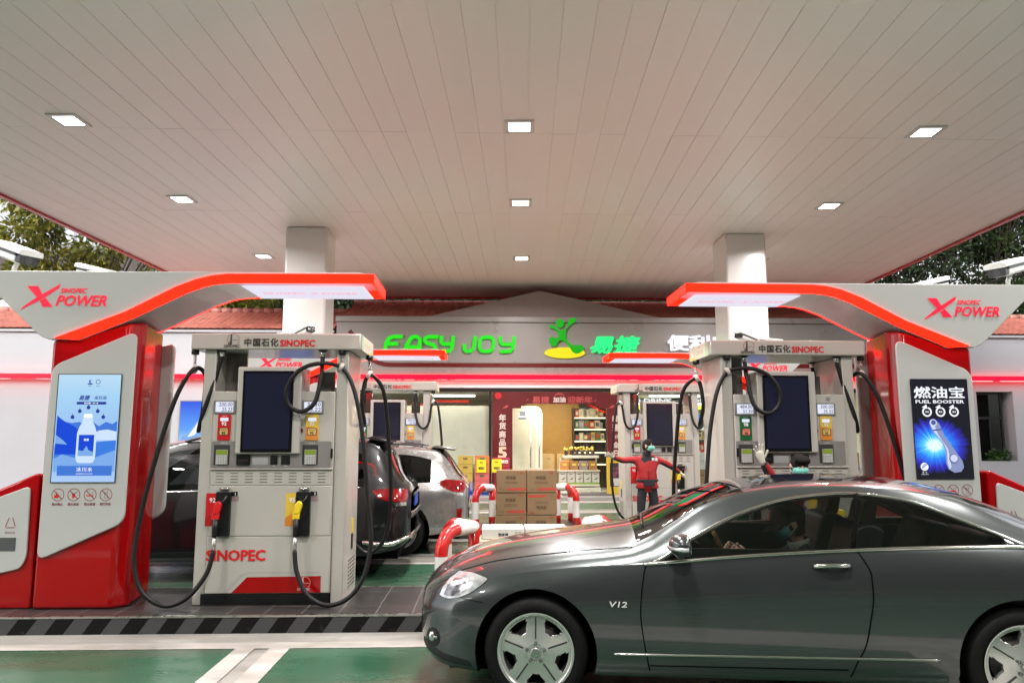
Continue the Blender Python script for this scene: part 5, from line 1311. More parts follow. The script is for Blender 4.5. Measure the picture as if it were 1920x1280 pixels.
def cl(rr, n, cx_, cy, cz, sx, sy, sz, r0, r1): return [((cx_+rr.uniform(-sx,sx), cy+rr.uniform(-sy,sy), cz+rr.uniform(-sz,sz)), rr.uniform(r0,r1)) for _ in range(n)]
r1 = random.Random(11)
GT = 'trees beyond the canopy'
tree((-14.2, 25.6, 0), 9, cl(r1, 22, .6, 0, 8.3, 2.6, 1.2, 1.7, .6, 1.1), 420, .24, .10, LY, 'yellowing broadleaf tree at the left edge below the canopy fascia', 1, GT)
tree((-10.6, 28.0, 0), 8, cl(r1, 18, 0, 0, 6.9, 2.0, 1.2, 1.1, .6, 1.1), 420, .28, .085, LY, 'olive drooping tree beside the red canopy edge on the left', 2, GT, droop=.7)
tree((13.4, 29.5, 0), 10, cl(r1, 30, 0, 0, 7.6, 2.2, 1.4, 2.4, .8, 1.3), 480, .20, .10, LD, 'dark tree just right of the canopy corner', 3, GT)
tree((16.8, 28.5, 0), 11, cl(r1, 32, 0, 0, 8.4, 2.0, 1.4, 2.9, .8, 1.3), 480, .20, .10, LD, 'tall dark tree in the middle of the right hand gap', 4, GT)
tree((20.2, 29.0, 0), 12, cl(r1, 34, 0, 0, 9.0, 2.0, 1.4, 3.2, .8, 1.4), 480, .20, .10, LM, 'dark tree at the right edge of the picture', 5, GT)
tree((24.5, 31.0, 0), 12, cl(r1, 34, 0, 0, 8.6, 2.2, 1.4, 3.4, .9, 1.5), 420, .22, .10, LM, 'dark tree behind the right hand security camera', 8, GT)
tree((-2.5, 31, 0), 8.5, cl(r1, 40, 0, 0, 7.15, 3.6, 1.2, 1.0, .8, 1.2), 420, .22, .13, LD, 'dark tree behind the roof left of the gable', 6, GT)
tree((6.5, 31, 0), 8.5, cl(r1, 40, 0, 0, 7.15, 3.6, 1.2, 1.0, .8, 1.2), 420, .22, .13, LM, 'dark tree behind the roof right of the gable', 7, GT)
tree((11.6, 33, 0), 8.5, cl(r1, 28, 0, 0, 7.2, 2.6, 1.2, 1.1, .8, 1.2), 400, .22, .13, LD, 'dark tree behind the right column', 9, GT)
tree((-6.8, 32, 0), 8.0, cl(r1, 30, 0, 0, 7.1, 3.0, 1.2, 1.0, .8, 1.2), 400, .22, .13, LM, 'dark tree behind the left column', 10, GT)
hb = empty('apartment_house', (-17.5, 36, 0), 0, 'grey brick apartment house with a white bay window beyond the left tree', 'house')
mb = MB(); mb.box(-9, 5.6, 0, 8, 0, 10.6); mb.build('wall', mat('dark_brick', (.085,.07,.065), .8, var=.2, vs=4, bump=.2), hb)
mb = MB(); mb.box(-9.3, 5.8, -.3, 8.2, 10.6, 10.9); mb.build('roof', mat('flat_roof', (.2,.2,.2), .8), hb)
mb = MB(); mb.box(1.7, 4.5, -.7, -.002, 6.6, 9.4); bw = mb.build('bay_window', mat('bay_white', (.62,.63,.64), .5, var=.05), hb)
for x in (1.85, 2.75, 3.65):
    MB().box(x, x+.75, -.712, -.69, 7.2, 8.9).build('pane', mat('house_pane', (.30,.34,.36), .1, var=.1), bw)
mb = MB(); mb.box(1.6, 4.6, -.8, -.7, 9.405, 9.6); mb.build('bay_roof', mat('bay_roof_grey', (.18,.22,.23), .5), bw)
for (x, z) in ((-6.5,7.4),(-3.8,7.4),(-1.1,7.4),(-6.5,4.0),(-3.8,4.0)):
    mb = MB(); mb.box(x, x+1.5, -.05, -.002, z, z+1.7); wn_ = mb.build('window', mat('house_frame', (.5,.5,.5), .5, var=0), hb)
    mb = MB(); mb.box(x+.08, x+.70, -.06, -.045, z+.08, z+1.62); mb.box(x+.80,x+1.42,-.06,-.045,z+.08,z+1.62); mb.build('pane', mat('house_pane'), wn_)

# unseen dark block added behind the camera to cut sky light and darken reflections
sb_ = empty('street_block', (0, -20, 0), 0, 'dark windowed block added behind the camera to hold back sky light', 'building')
mb = MB(); mb.box(-45, 45, -10, 0, 0, 15); mb.build('wall', mat('street_wall', (.055,.055,.055), .8, var=.2, vs=.6), sb_)
for i in range(18):
    for k in range(3):
        MB().box(-44+i*5, -41.6+i*5, 0.002, .06, 4.5+k*3.4, 6.4+k*3.4).build('window', mat('street_window', (.03,.035,.04), .15, var=.1), sb_)
# ================================================================== cars
def pchip(tab):
    xs = [a for a, b in tab]; ys = [b for a, b in tab]; n = len(xs)
    h = [xs[i+1]-xs[i] for i in range(n-1)]; d = [(ys[i+1]-ys[i])/h[i] for i in range(n-1)]
    m = [0.]*n; m[0] = d[0]; m[-1] = d[-1]
    for i in range(1, n-1):
        if d[i-1]*d[i] <= 0: m[i] = 0
        else:
            w1 = 2*h[i]+h[i-1]; w2 = h[i]+2*h[i-1]; m[i] = (w1+w2)/(w1/d[i-1]+w2/d[i])
    def f(x):
        if x <= xs[0]: return ys[0]
        if x >= xs[-1]: return ys[-1]
        lo = 0
        while xs[lo+1] < x: lo += 1
        t = (x-xs[lo])/h[lo]
        return (2*t**3-3*t*t+1)*ys[lo] + (t**3-2*t*t+t)*h[lo]*m[lo] + (-2*t**3+3*t*t)*ys[lo+1] + (t**3-t*t)*h[lo]*m[lo+1]
    return f

CARGLASS = glass('car_glass', (.50,.53,.51), 1.0)
WSGLASS = glass('car_windscreen', (.50,.54,.52), 1.0)
CARINT = mat('car_interior', (.004,.004,.0045), .55, var=.1)
TYRE = mat('tyre_rubber', (.003,.003,.0032), .7, var=.15, vs=25, spec=.22)
ALLOY = mat('polished_alloy', (.66,.655,.64), .22, .75, coat=.3, var=0)
GAP = mat('panel_gap', (.002,.002,.002), .9, var=0, spec=.05)
TRIM = mat('chrome_trim', (.72,.71,.68), .14, 1.0, var=0)
LENSR = mat('tail_lamp_red', (.20,.002,.004), .08, coat=1, var=.25, vs=14)
LENSW = mat('lamp_glass', (.62,.63,.65), .10, .6, coat=1, var=.35, vs=18)

class Car:
    def __init__(c, root, T, paint, s0, s1, hubs, arch_r, door, win, ws, rw, sun=None, step=.035, shape=None, warp=None, glassm=None):
        c.glassm = glassm
        c.root = root; c.T = {k: pchip(v) for k, v in T.items()}; c.paint = paint
        c.shape = pchip(shape or [(0,.935),(.06,.975),(.16,.997),(.35,1.0),(.62,.998),(.80,.985),(1,0)])
        c.s0, c.s1 = s0, s1; c.hubs = hubs; c.ar = arch_r
        c.door, c.win, c.ws, c.rw, c.sun = door, win, ws, rw, sun
        n = int((s1-s0)/step)
        U = [s0 + (s1-s0)*i/n for i in range(n+1)]
        for e in list(door) + list(win) + list(ws) + list(rw) + (list(sun) if sun else []):
            k = min(range(1, n), key=lambda i: abs(U[i]-e)); U[k] = e
        # denser ends
        for k in range(4): U += [s0 + (U[1]-s0)*(.12,.3,.5,.75)[k], s1 - (s1-U[n-1])*(.12,.3,.5,.75)[k]]
        c.U = sorted(set(U)); c.warp = warp
    NL, K1, K2, KC = 26, 8, 4, 12
    def section(c, s):
        T = c.T; zlo, wm, wb, zb, wr, zr, zc, zg = (T[k](s) for k in ('zlo','wm','wb','zb','wr','zr','zc','zg'))
        pts = []
        for i in range(c.NL+1):
            t = i/c.NL; z = zlo + (zb-zlo)*t
            sh = c.shape(t) if t <= .80 else None
            if t <= .80: w_ = wm*sh
            else:
                q = (t-.8)/.2; w_ = wm*c.shape(.80)*(1-q*q) + wb*q*q if False else (wm*c.shape(.80)) + (wb - wm*c.shape(.80))*(q**1.3)
            pts.append((w_, z))
        fg = min(.96, max(.04, (zg-zb)/max(zr-zb, 1e-4)))
        def up(f):
            b = .022*4*f*(1-f)
            return (wb + (wr-wb)*f + b, zb + (zr-zb)*f + b*.4)
        for i in range(1, c.K1+1): pts.append(up(fg*i/c.K1))
        for i in range(1, c.K2+1): pts.append(up(fg + (1-fg)*i/c.K2))
        for i in range(1, c.KC+1):
            u = i/c.KC; pts.append((wr*(1-u), zr + (zc-zr)*(1-(1-u)**2.3)))
        return pts
    def surf(c, s, z):
        P = c.section(s)
        for a, b in zip(P, P[1:]):
            if (a[1]-z)*(b[1]-z) <= 0 and abs(a[1]-b[1]) > 1e-6:
                t = (z-a[1])/(b[1]-a[1]); return a[0]+(b[0]-a[0])*t
        return P[-1][0]
    def build(c):
        NR = c.NL + c.K1 + c.K2 + c.KC
        jb = c.NL; jg = c.NL + c.K1; jr = jg + c.K2
        nst = len(c.U); grid = {}; verts = []
        def sw(u, j, z):
            return u + (c.warp(u, z) if (c.warp and j <= jb) else 0)
        for i, u in enumerate(c.U):
            P = c.section(u)
            for j, (w_, z) in enumerate(P):
                s = sw(u, j, z)
                if s != u: w_, z = c.section(s)[j]
                for sg in (-1, 1):
                    if sg == 1 and j == NR: grid[i, j, 1] = grid[i, j, -1]; continue
                    grid[i, j, sg] = len(verts); verts.append([s, sg*w_, z])
        def inarch(x, z): return any((x-hx)**2 + (z-hz)**2 < c.ar**2 for hx, hz in c.hubs)
        parts = {}
        def put(k, f): parts.setdefault(k, []).append(f)
        keepv = {}
        faces = []
        for i in range(nst-1):
            um = (c.U[i]+c.U[i+1])/2
            for j in range(NR):
                for sg in (-1, 1):
                    q = [grid[i,j,sg], grid[i+1,j,sg], grid[i+1,j+1,sg], grid[i,j+1,sg]]
                    if j < jb:
                        x = sum(verts[v][0] for v in q)/4; z = sum(verts[v][2] for v in q)/4
                        if inarch(x, z) and j < jb*.95: continue
                        k = 'body'
                        if c.door[0] < um < c.door[1] and j >= 3: k = 'door' + ('L' if sg < 0 else 'R')
                    elif j < jg: k = ('side_window' + ('L' if sg < 0 else 'R')) if c.win[0] < um < c.win[1] else 'body'
                    elif j < jr: k = 'body'
                    else:
                        k = 'body'
                        if c.ws[0] < um < c.ws[1]: k = 'windscreen'
                        elif c.rw[0] < um < c.rw[1]: k = 'rear_window'
                        elif c.sun and c.sun[0] < um < c.sun[1] and j > jr + 2: k = 'sunroof'
                    q = list(dict.fromkeys(q))
                    put(k, q if sg < 0 else q[::-1]); faces.append((k, q))
        # round off the wheel openings: pull the cut edge on to the circle
        cnt = {}
        for k, q in faces:
            for v in q: cnt[v] = cnt.get(v, 0) + 1
        for v, n in cnt.items():
            x, y, z = verts[v]
            for hx, hz in c.hubs:
                r = math.hypot(x-hx, z-hz)
                if abs(y) > .45 and r < c.ar*1.11 and (n < 4 or r < c.ar) and z < hz + c.ar*1.12 and r > c.ar*.7:
                    k = c.ar/r; nx, nz = hx+(x-hx)*k, hz+(z-hz)*k
                    nz = max(nz, c.T['zlo'](nx))
                    verts[v] = [nx, math.copysign(c.surf(nx, nz), y), nz]
        for i, fl in ((0, False), (nst-1, True)):
            ring_ = [grid[i,j,-1] for j in range(NR+1)] + [grid[i,j,1] for j in range(NR-1,-1,-1)]
            put('body', ring_[::-1] if not fl else ring_)
        names = {'body': 'body', 'doorL': 'door', 'doorR': 'door', 'side_windowL': 'side_window', 'side_windowR': 'side_window', 'windscreen': 'windscreen', 'rear_window': 'rear_window', 'sunroof': 'sunroof'}
        dk = c.glassm or CARGLASS
        mats_ = {'windscreen': WSGLASS, 'rear_window': dk, 'side_windowL': dk, 'side_windowR': dk, 'sunroof': mat('sunroof_black', (.006,.006,.008), .06, coat=.5, var=0)}
        c.objs = {}
        # one smooth normal field over the whole shell, shared by its parts
        full = [f for fl in parts.values() for f in fl if len(f) <= 4]
        nrm = [Vector((0,0,0)) for _ in verts]
        for f in full:
            a = [Vector(verts[v]) for v in f]
            nn = (a[1]-a[0]).cross(a[2]-a[0]) if len(a) == 3 else (a[2]-a[0]).cross(a[3]-a[1])
            for v in f: nrm[v] += nn
        for k, fl in parts.items():
            used = sorted({v for f in fl for v in f}); ix = {v: i for i, v in enumerate(used)}
            me = bpy.data.meshes.new(names[k]); me.from_pydata([verts[v] for v in used], [], [[ix[v] for v in f] for f in fl])
            me.materials.append(mats_.get(k, c.paint)); me.polygons.foreach_set('use_smooth', [len(f) <= 4 for f in fl]); me.update()
            nl = []
            for v in used:
                q = nrm[v]; nl.append(tuple(q.normalized()) if q.length > 1e-9 else (0,0,1))
            me.normals_split_custom_set_from_vertices(nl)
            o = bpy.data.objects.new(names[k], me); col.objects.link(o); o.parent = c.root; c.objs[k] = o
        return c
    def line(c, pts, r, m, name, parent=None, off=.001, both=False, n=6, mi=None):
        """a thin seam or strip lying on the near side along (s,z) points"""
        o = None
        for sg in ((-1, 1) if both else (-1,)):
            P = [(s, sg*(c.surf(s, z)+off), z) for s, z in pts]
            mb = MB(); mb.tube(P, r, n); o = mb.build(name, m, parent or c.root)
        return o
    def patch(c, pts, m, name, parent=None, off=.003, sg=-1, res=14):
        """a shaped pane lying on the side surface; pts = polygon in (s,z)"""
        mb = MB(); xs = [p[0] for p in pts]; zs = [p[1] for p in pts]
        bm = bmesh.new(); vs = [bm.verts.new((p[0], 0, p[1])) for p in pts]; bm.faces.new(vs)
        for k in range(1, res):
            for no, a, b in (((1,0,0), min(xs), max(xs)), ((0,0,1), min(zs), max(zs))):
                q = a + (b-a)*k/res; co = (q,0,0) if no[0] else (0,0,q)
                bmesh.ops.bisect_plane(bm, geom=bm.verts[:]+bm.edges[:]+bm.faces[:], plane_co=co, plane_no=no)
        for v in bm.verts: v.co.y = sg*(c.surf(v.co.x, v.co.z)+off)
        bm.verts.index_update()
        mb.add([v.co[:] for v in bm.verts], [[v.index for v in f.verts] for f in bm.faces], 0, True); bm.free()
        return mb.build(name, m, parent or c.root)
    def rowline(c, j, sa, sb, off=0, n=60):
        out = []
        for i in range(n+1):
            s = sa+(sb-sa)*i/n; out.append((s,) + c.section(s)[j])
        return out
    def wells(c, inner=.52):
        for hx, hz in c.hubs:
            for sg in (-1, 1):
                mb = MB(); n = 24; w0 = c.surf(hx, hz+.3)-.012
                for i in range(n):
                    a0 = -.35 + (math.pi+.7)*i/n; a1 = -.35 + (math.pi+.7)*(i+1)/n; r = c.ar+.002
                    p = [(hx+r*math.cos(a), sg*y, hz+r*math.sin(a)) for a, y in ((a0,w0),(a1,w0),(a1,inner),(a0,inner))]
                    mb.add(p, [(0,1,2,3)], 0)
                mb.add([(hx+(c.ar+.002)*math.cos(2*math.pi*i/24), sg*inner, hz+(c.ar+.002)*math.sin(2*math.pi*i/24)) for i in range(24)], [list(range(24))])
                mb.build('wheel_well', GAP, c.root)

def wheel(root, x, y, z, R_, Rr, sg, style='star', wd=.235, ang=0.):
    """y = outer face; sg = -1 for the near side"""
    t = MB(); prof = [(Rr-.005, 0.012),(Rr+.02, 0.0),(R_-.05, -.004),(R_-.022, .008),(R_-.006, .03),(R_, .055),(R_, wd-.05),(R_-.02, wd-.01),(Rr, wd)]
    prof = [(r, -q*sg) for r, q in prof]
    t.lathe(prof, (0,0,0), 44, 0, 'y')
    for k in range(3): t.lathe([(R_+.0008, -sg*(.075+.045*k)),(R_+.0008,-sg*(.083+.045*k))], (0,0,0), 44, 0, 'y')
    tw = t.build('wheel', TYRE, root, loc=(x, y, z)); tw.name = 'wheel'
    b = MB(); b.lathe([(Rr+.004,-sg*-.002),(Rr-.010,-sg*-.004),(Rr-.018,-sg*.010),(Rr-.022,-sg*.03),(Rr-.035,-sg*.10),(Rr-.04,-sg*.19)], (0,0,0), 44, 0, 'y')
    rim = b.build('rim', ALLOY, tw)
    # wheel face: broad spokes left standing between rounded windows
    m = MB(); NA, r0, r1, NRr = (500 if style == 'star' else 160), .030, Rr-.014, (46 if style == 'star' else 16)
    ns = 5
    def depth(r): return .004 + .030*max(0, 1-((r-.05)/(Rr-.05)))**1.0 if r > .05 else .030
    def hole(r, a):
        f = (a - ang) % (2*math.pi/ns); f = min(f, 2*math.pi/ns - f)      # 0 = middle of a window
        if style != 'star': return .10 < r < Rr-.035 and f*r < .055 + .1*(r-.12)
        if not (.55*Rr < r < Rr-.030): return False
        half = (.34*(r-.50*Rr)/(Rr*.5) + .10)*r
        return f*r < half*1.15 and not (r > Rr-.05 and f*r > half*.95)
    vs = []
    for i in range(NRr+1):
        r = r0 + (r1-r0)*i/NRr
        for k in range(NA):
            a = 2*math.pi*k/NA; vs.append((r*math.cos(a), -sg*(.026-depth(r)*.5), r*math.sin(a)))
    fs = []
    for i in range(NRr):
        for k in range(NA):
            r = r0+(r1-r0)*(i+.5)/NRr; a = 2*math.pi*(k+.5)/NA
            if hole(r, a): continue
            fs.append((i*NA+k, i*NA+(k+1) % NA, (i+1)*NA+(k+1) % NA, (i+1)*NA+k))
    nv = len(vs); vs = vs + [(v[0], v[1]-sg*.030, v[2]) for v in vs]
    ec = {}
    for f in fs:
        for a, b in zip(f, f[1:]+f[:1]): ec[frozenset((a,b))] = ec.get(frozenset((a,b)), 0) + 1
    walls = [(a, b, b+nv, a+nv) for e, c_ in ec.items() if c_ == 1 for a, b in [tuple(e)]]
    m.add(vs, fs, 0, True); o0 = 0
    for q in walls: m.f.append(list(q)); m.m.append(0); m.sm.append(False)
    sp = m.build('spokes', ALLOY, rim)
    g = MB()
    for k in range(ns):
        a = ang + math.pi/ns + 2*math.pi*k/ns
        y_ = -sg*.0125
        d = Vector((math.cos(a), math.sin(a))); n_ = Vector((-d.y, d.x))*.0045
        p0, p1 = d*.085, d*(Rr-.03)
        g = MB()
        g.add([(p0.x+n_.x,-sg*.006,p0.y+n_.y),(p1.x+n_.x,-sg*.0165,p1.y+n_.y),(p1.x-n_.x,-sg*.0165,p1.y-n_.y),(p0.x-n_.x,-sg*.006,p0.y-n_.y)], [(0,1,2,3)], 0)
        a2 = a; bx, bz = .058*math.cos(a2), .058*math.sin(a2)
        g.lathe([(.0105,-sg*.004),(.0105,-sg*-.004),(.001,-sg*-.004)], (bx,0,bz), 10, 0, 'y')
        g.lathe([(.006,-sg*-.0045),(.001,-sg*-.006)], (bx,0,bz), 8, 1, 'y')
        g.build('spoke_groove', [mat('groove_dark', (.03,.03,.03), .4, var=0), STEEL], sp)
    h = MB(); h.lathe([(.033,-sg*.006),(.033,-sg*-.008),(.028,-sg*-.012),(.001,-sg*-.012)], (0,0,0), 20, 0, 'y'); h.build('hub_cap', STEEL, rim)
    if style == 'star':
        e = MB(); yy = sg*.0128*1.0
        for k in range(3):
            a = math.pi/2 + 2*math.pi*k/3
            e.add([(.022*math.cos(a),yy,.022*math.sin(a)),(.005*math.cos(a+1.05),yy,.005*math.sin(a+1.05)),(.005*math.cos(a-1.05),yy,.005*math.sin(a-1.05))], [(0,1,2)])
        for k in range(20):
            a0, a1 = 2*math.pi*k/20, 2*math.pi*(k+1)/20
            e.quad((.022*math.cos(a0),yy,.022*math.sin(a0)),(.0255*math.cos(a0),yy,.0255*math.sin(a0)),(.0255*math.cos(a1),yy,.0255*math.sin(a1)),(.022*math.cos(a1),yy,.022*math.sin(a1)))
        e.build('emblem', CHROME, rim)
    d = MB(); d.lathe([(.02,-sg*.10),(.165,-sg*.10),(.165,-sg*.125),(.02,-sg*.125)], (0,0,0), 32, 0, 'y'); d.build('brake_disc', mat('brake_steel', (.18,.17,.165), .4, .8, var=.1), tw)
    d = MB(); d.lathe([(.02,-sg*.13),(Rr-.03,-sg*.16)], (0,0,0), 24, 0, 'y'); d.build('wheel_back', GAP, tw)
    return tw

# ---------------- the grey coupe
PAINT = mat('grey_green_metallic', (.056,.065,.065), .26, .60, coat=1.0, var=0)
ry = R(-8)
px_, py_ = .315 - math.sin(ry)*.93, 4.98 + math.cos(ry)*.93
coupe = empty('coupe_car', (px_, py_, 0), ry, 'dark grey two door coupe with polished wheels and chrome window line in the foreground', 'car')
T = dict(
 wm=[(-.87,.26),(-.85,.44),(-.80,.62),(-.74,.725),(-.66,.805),(-.55,.86),(-.4,.895),(-.2,.92),(.1,.93),(1,.932),(2,.934),(2.9,.935),(3.4,.92),(3.75,.87),(3.95,.78),(4.08,.6),(4.12,.4)],
 wb=[(-.87,.22),(-.85,.38),(-.80,.55),(-.74,.65),(-.66,.73),(-.55,.79),(-.4,.83),(-.2,.855),(.1,.872),(.7,.885),(1.4,.885),(2,.88),(2.9,.868),(3.4,.84),(3.75,.79),(3.95,.70),(4.08,.52),(4.12,.34)],
 wr=[(-.87,.16),(-.85,.28),(-.80,.42),(-.7,.54),(-.6,.60),(-.3,.67),(.2,.715),(.64,.73),(.9,.69),(1.2,.63),(1.5,.58),(2,.555),(2.5,.565),(2.9,.60),(3.2,.64),(3.5,.67),(3.8,.60),(3.95,.52),(4.08,.36),(4.12,.24)],
 zlo=[(-.87,.42),(-.85,.37),(-.80,.30),(-.70,.235),(-.55,.205),(-.3,.195),(0,.195),(.4,.20),(1,.205),(2.5,.215),(3.4,.23),(3.8,.28),(4.05,.38),(4.12,.48)],
 zb=[(-.87,.575),(-.85,.60),(-.80,.625),(-.74,.65),(-.6,.70),(-.5,.735),(-.3,.785),(0,.838),(.4,.878),(.74,.903),(1.4,.965),(2,1.005),(2.5,1.028),(2.97,1.037),(3.3,1.025),(3.6,.99),(3.9,.92),(4.08,.85),(4.12,.80)],
 zr=[(-.87,.60),(-.85,.645),(-.80,.69),(-.7,.75),(-.6,.80),(-.3,.875),(.19,.952),(.60,1.0),(.70,1.03),(.875,1.125),(1.13,1.262),(1.4,1.338),(1.77,1.378),(2.1,1.383),(2.45,1.355),(2.78,1.285),(3.16,1.14),(3.42,1.055),(3.6,1.02),(3.9,.955),(4.08,.88),(4.12,.83)],
 zc=[(-.87,.62),(-.85,.68),(-.80,.735),(-.7,.80),(-.6,.848),(-.3,.925),(.12,.99),(.50,1.045),(.66,1.072),(.74,1.105),(1.14,1.295),(1.40,1.382),(1.74,1.430),(2.1,1.440),(2.5,1.42),(2.7,1.385),(3.06,1.285),(3.49,1.10),(3.65,1.05),(3.9,.99),(4.08,.91),(4.12,.85)],
 zg=[(-.87,.575),(-.6,.70),(-.3,.785),(0,.838),(.4,.878),(.74,.908),(1.03,1.058),(1.38,1.215),(1.73,1.305),(2.06,1.333),(2.4,1.298),(2.7,1.185),(2.9,1.10),(3.05,1.042),(3.3,1.025),(3.6,.99),(3.9,.92),(4.08,.85),(4.12,.80)])
def warp(u, z):
    def bump(d, wd): return max(0, 1-abs(d)/wd)
    fr = pchip([(.25,.02),(.45,-.015),(.6,-.03),(.8,-.01),(.93,.02)])(z); rr_ = pchip([(.20,-.08),(.318,-.04),(.45,.03),(.571,.06),(.75,.09),(.86,.09),(.95,.055),(1.02,.01)])(z)
    return fr*bump(u-.70, .35) + rr_*bump(u-2.0, .45)
HZ = .342
C1 = Car(coupe, T, PAINT, -.87, 4.12, [(0,HZ),(2.955,HZ)], .392, (.70,2.0), (.76,3.05), (.66,1.40), (2.86,3.56), (1.50,2.42), warp=warp).build()
C1.wells()
for (x, y, sg) in ((0,-.918,-1),(2.955,-.922,-1),(0,.918,1),(2.955,.922,1)): wheel(coupe, x, y, HZ, .338, .243, sg, 'star', .25, R(54) if x == 0 else R(40))
# glass edges and bright trim
P = C1.rowline(C1.NL, .70, 3.10)
def trim_strip(P, name, r=.010, parent=None, off=.004, flat=None):
    for sg in (-1, 1):
        mb = MB(); mb.tube([(p[0], sg*(p[1]+off), p[2]) for p in P], r, 8); mb.build(name, TRIM, parent or coupe)
trim_strip(P, 'belt_trim', .0115)
trim_strip(C1.rowline(C1.NL+C1.K1, .76, 3.05), 'window_trim', .0105, off=.003)
for sg in (-1, 1):
    mb = MB(); a = []; 
    for j in range(C1.NL, C1.NL+C1.K1+1):
        s_ = 2.0 + .13*((j-C1.NL)/C1.K1); q = C1.section(s_)[j]; a.append((s_, sg*(q[0]+.001), q[1]))
    mb.tube(a, .013, 6); mb.build('window_pillar', GAP, coupe)
    # black window seal inside the bright line
    mb = MB(); P = C1.rowline(C1.NL+C1.K1, .80, 3.0); mb.tube([(p[0], sg*(p[1]+.006), p[2]-.018) for p in P], .009, 6); mb.build('window_seal', RUBBER, coupe)
zz_ = [.24,.3,.36,.45,.52,.571,.65,.7,.75,.80,.86,.90,.95,1.0]
def edgepts(u): return [(u + warp(u, z), z) for z in [.255+i*.0275 for i in range(28)]]
fr_ = [(s, z) for s, z in edgepts(.70) if z < .898]; rr2 = [(s, z) for s, z in edgepts(2.0) if z < 1.0]
zd = lambda s: C1.T['zlo'](s) + (C1.T['zb'](s)-C1.T['zlo'](s))*3/C1.NL
C1.line(fr_, .0042, GAP, 'door_gap', both=True); C1.line(rr2, .0042, GAP, 'door_gap', both=True)
C1.line([(.70+.02+i*.05, .287+.0005*i) for i in range(25)], .004, GAP, 'door_gap', both=True)
C1.line([(-.53+i*.0415, pchip([(-.53,.806),(-.29,.872),(.19,.945),(.66,.992)])(-.53+i*.0415)) for i in range(29)], .0038, GAP, 'bonnet_gap', both=True)
C1.line([(-.49+i*.012, .655-.0012*i) for i in range(13)], .0022, GAP, 'bumper_gap', both=True)
C1.line([(.50+i*.0325, .352+.00035*i) for i in range(61)], .0085, TRIM, 'side_strip', both=True)
C1.line([(-.835+.0*i, .40+.01*i) for i in range(12)], .003, GAP, 'grille_gap')
# lamps
for sg in (-1, 1):
    hl = C1.patch([(-.665,.652),(-.648,.70),(-.60,.76),(-.54,.803),(-.44,.808),(-.335,.788),(-.322,.776),(-.36,.742),(-.42,.70),(-.50,.662),(-.60,.642)], LENSW, 'headlight', sg=sg, off=.003)
    C1.patch([(-.63,.662),(-.61,.715),(-.56,.765),(-.50,.77),(-.455,.735),(-.50,.685),(-.57,.660)], mat('lamp_inner', (.30,.30,.33), .15, .8, coat=1, var=.4, vs=25), 'lamp_projector', hl, sg=sg, off=.0055)
    mb = MB()
    P = [(-.665,.652),(-.648,.70),(-.60,.76),(-.54,.803),(-.44,.808),(-.335,.788),(-.322,.776),(-.36,.742),(-.42,.70),(-.50,.662),(-.60,.642),(-.665,.652)]
    mb.tube([(s, sg*(C1.surf(s,z)+.0015), z) for s, z in P], .0024, 6); mb.build('lamp_seal', GAP, hl)
    fo = C1.patch([(-.70+.055*math.cos(a), .385+.06*math.sin(a)) for a in [i*math.pi/9 for i in range(18)]], BLACK, 'fog_lamp', sg=sg, off=.003)
    y_ = C1.surf(-.70,.385)
    mb = MB(); mb.ball((-.705, sg*(y_-.004), .388), .032, 14, 8, 0, (.8,.6,1)); mb.tube([(-.70, sg*(y_+.02), .40),(-.66, sg*(y_+.045), .388)], .008, 6); mb.build('fog_glass', CHROME, fo)
    tl_ = C1.patch([(3.78,.86),(3.95,.90),(4.05,.80),(4.03,.68),(3.90,.66),(3.80,.74)], LENSR, 'tail_light', sg=sg)
# lower bumper crease, air intake
C1.patch([(-.80,.30),(-.60,.245),(-.42,.23),(-.44,.27),(-.62,.30),(-.79,.36)], mat('lower_bumper_black', (.012,.012,.013), .5, var=0), 'air_intake', off=.002)
# door handle, keyhole
for sg in (-1, 1):
    dp = C1.objs['doorL' if sg < 0 else 'doorR']
    cup = C1.patch([(1.86+.125*math.cos(a)*(1.0 if math.cos(a) > 0 else 1.0), .905+.037*math.sin(a)) for a in [i*math.pi/14 for i in range(28)]], mat('handle_cup', (.02,.022,.022), .2, coat=1, var=0), 'door_handle', dp, sg=sg, off=.002)
    mb = MB(); P = spline([(1.755, sg*(C1.surf(1.755,.915)+.004), .908),(1.79, sg*(C1.surf(1.79,.915)+.028), .915),(1.86, sg*(C1.surf(1.86,.915)+.036), .919),(1.93, sg*(C1.surf(1.93,.915)+.028), .919),(1.965, sg*(C1.surf(1.965,.915)+.004), .915)], 6)
    mb.tube(P, .0135, 8); mb.build('handle_bar', TRIM, cup)
# mirror
for sg in (-1, 1):
    mr = MB(); o = len(mr.v); mr.ball((.93, sg*1.005, 1.035), .088, 18, 12, 0, (.95,1.15,.82))
    for i in range(len(mr.v)):
        v = mr.v[i]
        if v[0] > .975: mr.v[i] = (.975, v[1], v[2])
    mi_ = mr.build('wing_mirror', PAINT, coupe)
    mb = MB(); mb.tube([(.93, sg*.90, .965),(.93, sg*.96, .99),(.93, sg*1.0, 1.0)], [.035,.03,.03], 8); mb.build('mirror_foot', BLACK, mi_)
    mb = MB(); mb.tube(spline([(.848,sg*.985,1.025),(.872,sg*1.065,1.023),(.92,sg*1.105,1.021),(.96,sg*1.108,1.02)], 6), .013, 8); mb.build('indicator', LENSW, mi_)
    mb = MB(); mb.prism([(.986, .972+.0)] and roundpoly([(sg*.94,.985),(sg*1.08,.985),(sg*1.08,1.085),(sg*.94,1.085)], .03), .9755, .979, 0, 'yz'); mb.build('mirror_glass', CHROME, mi_)
text('V12', .034, (.53, -(C1.surf(.53,.655)+.003), .655), mat('badge_silver', (.75,.74,.72), .35, .2, var=0), coupe, 'badge', bold=.012, shear=.15, width=.11, ext=.004)
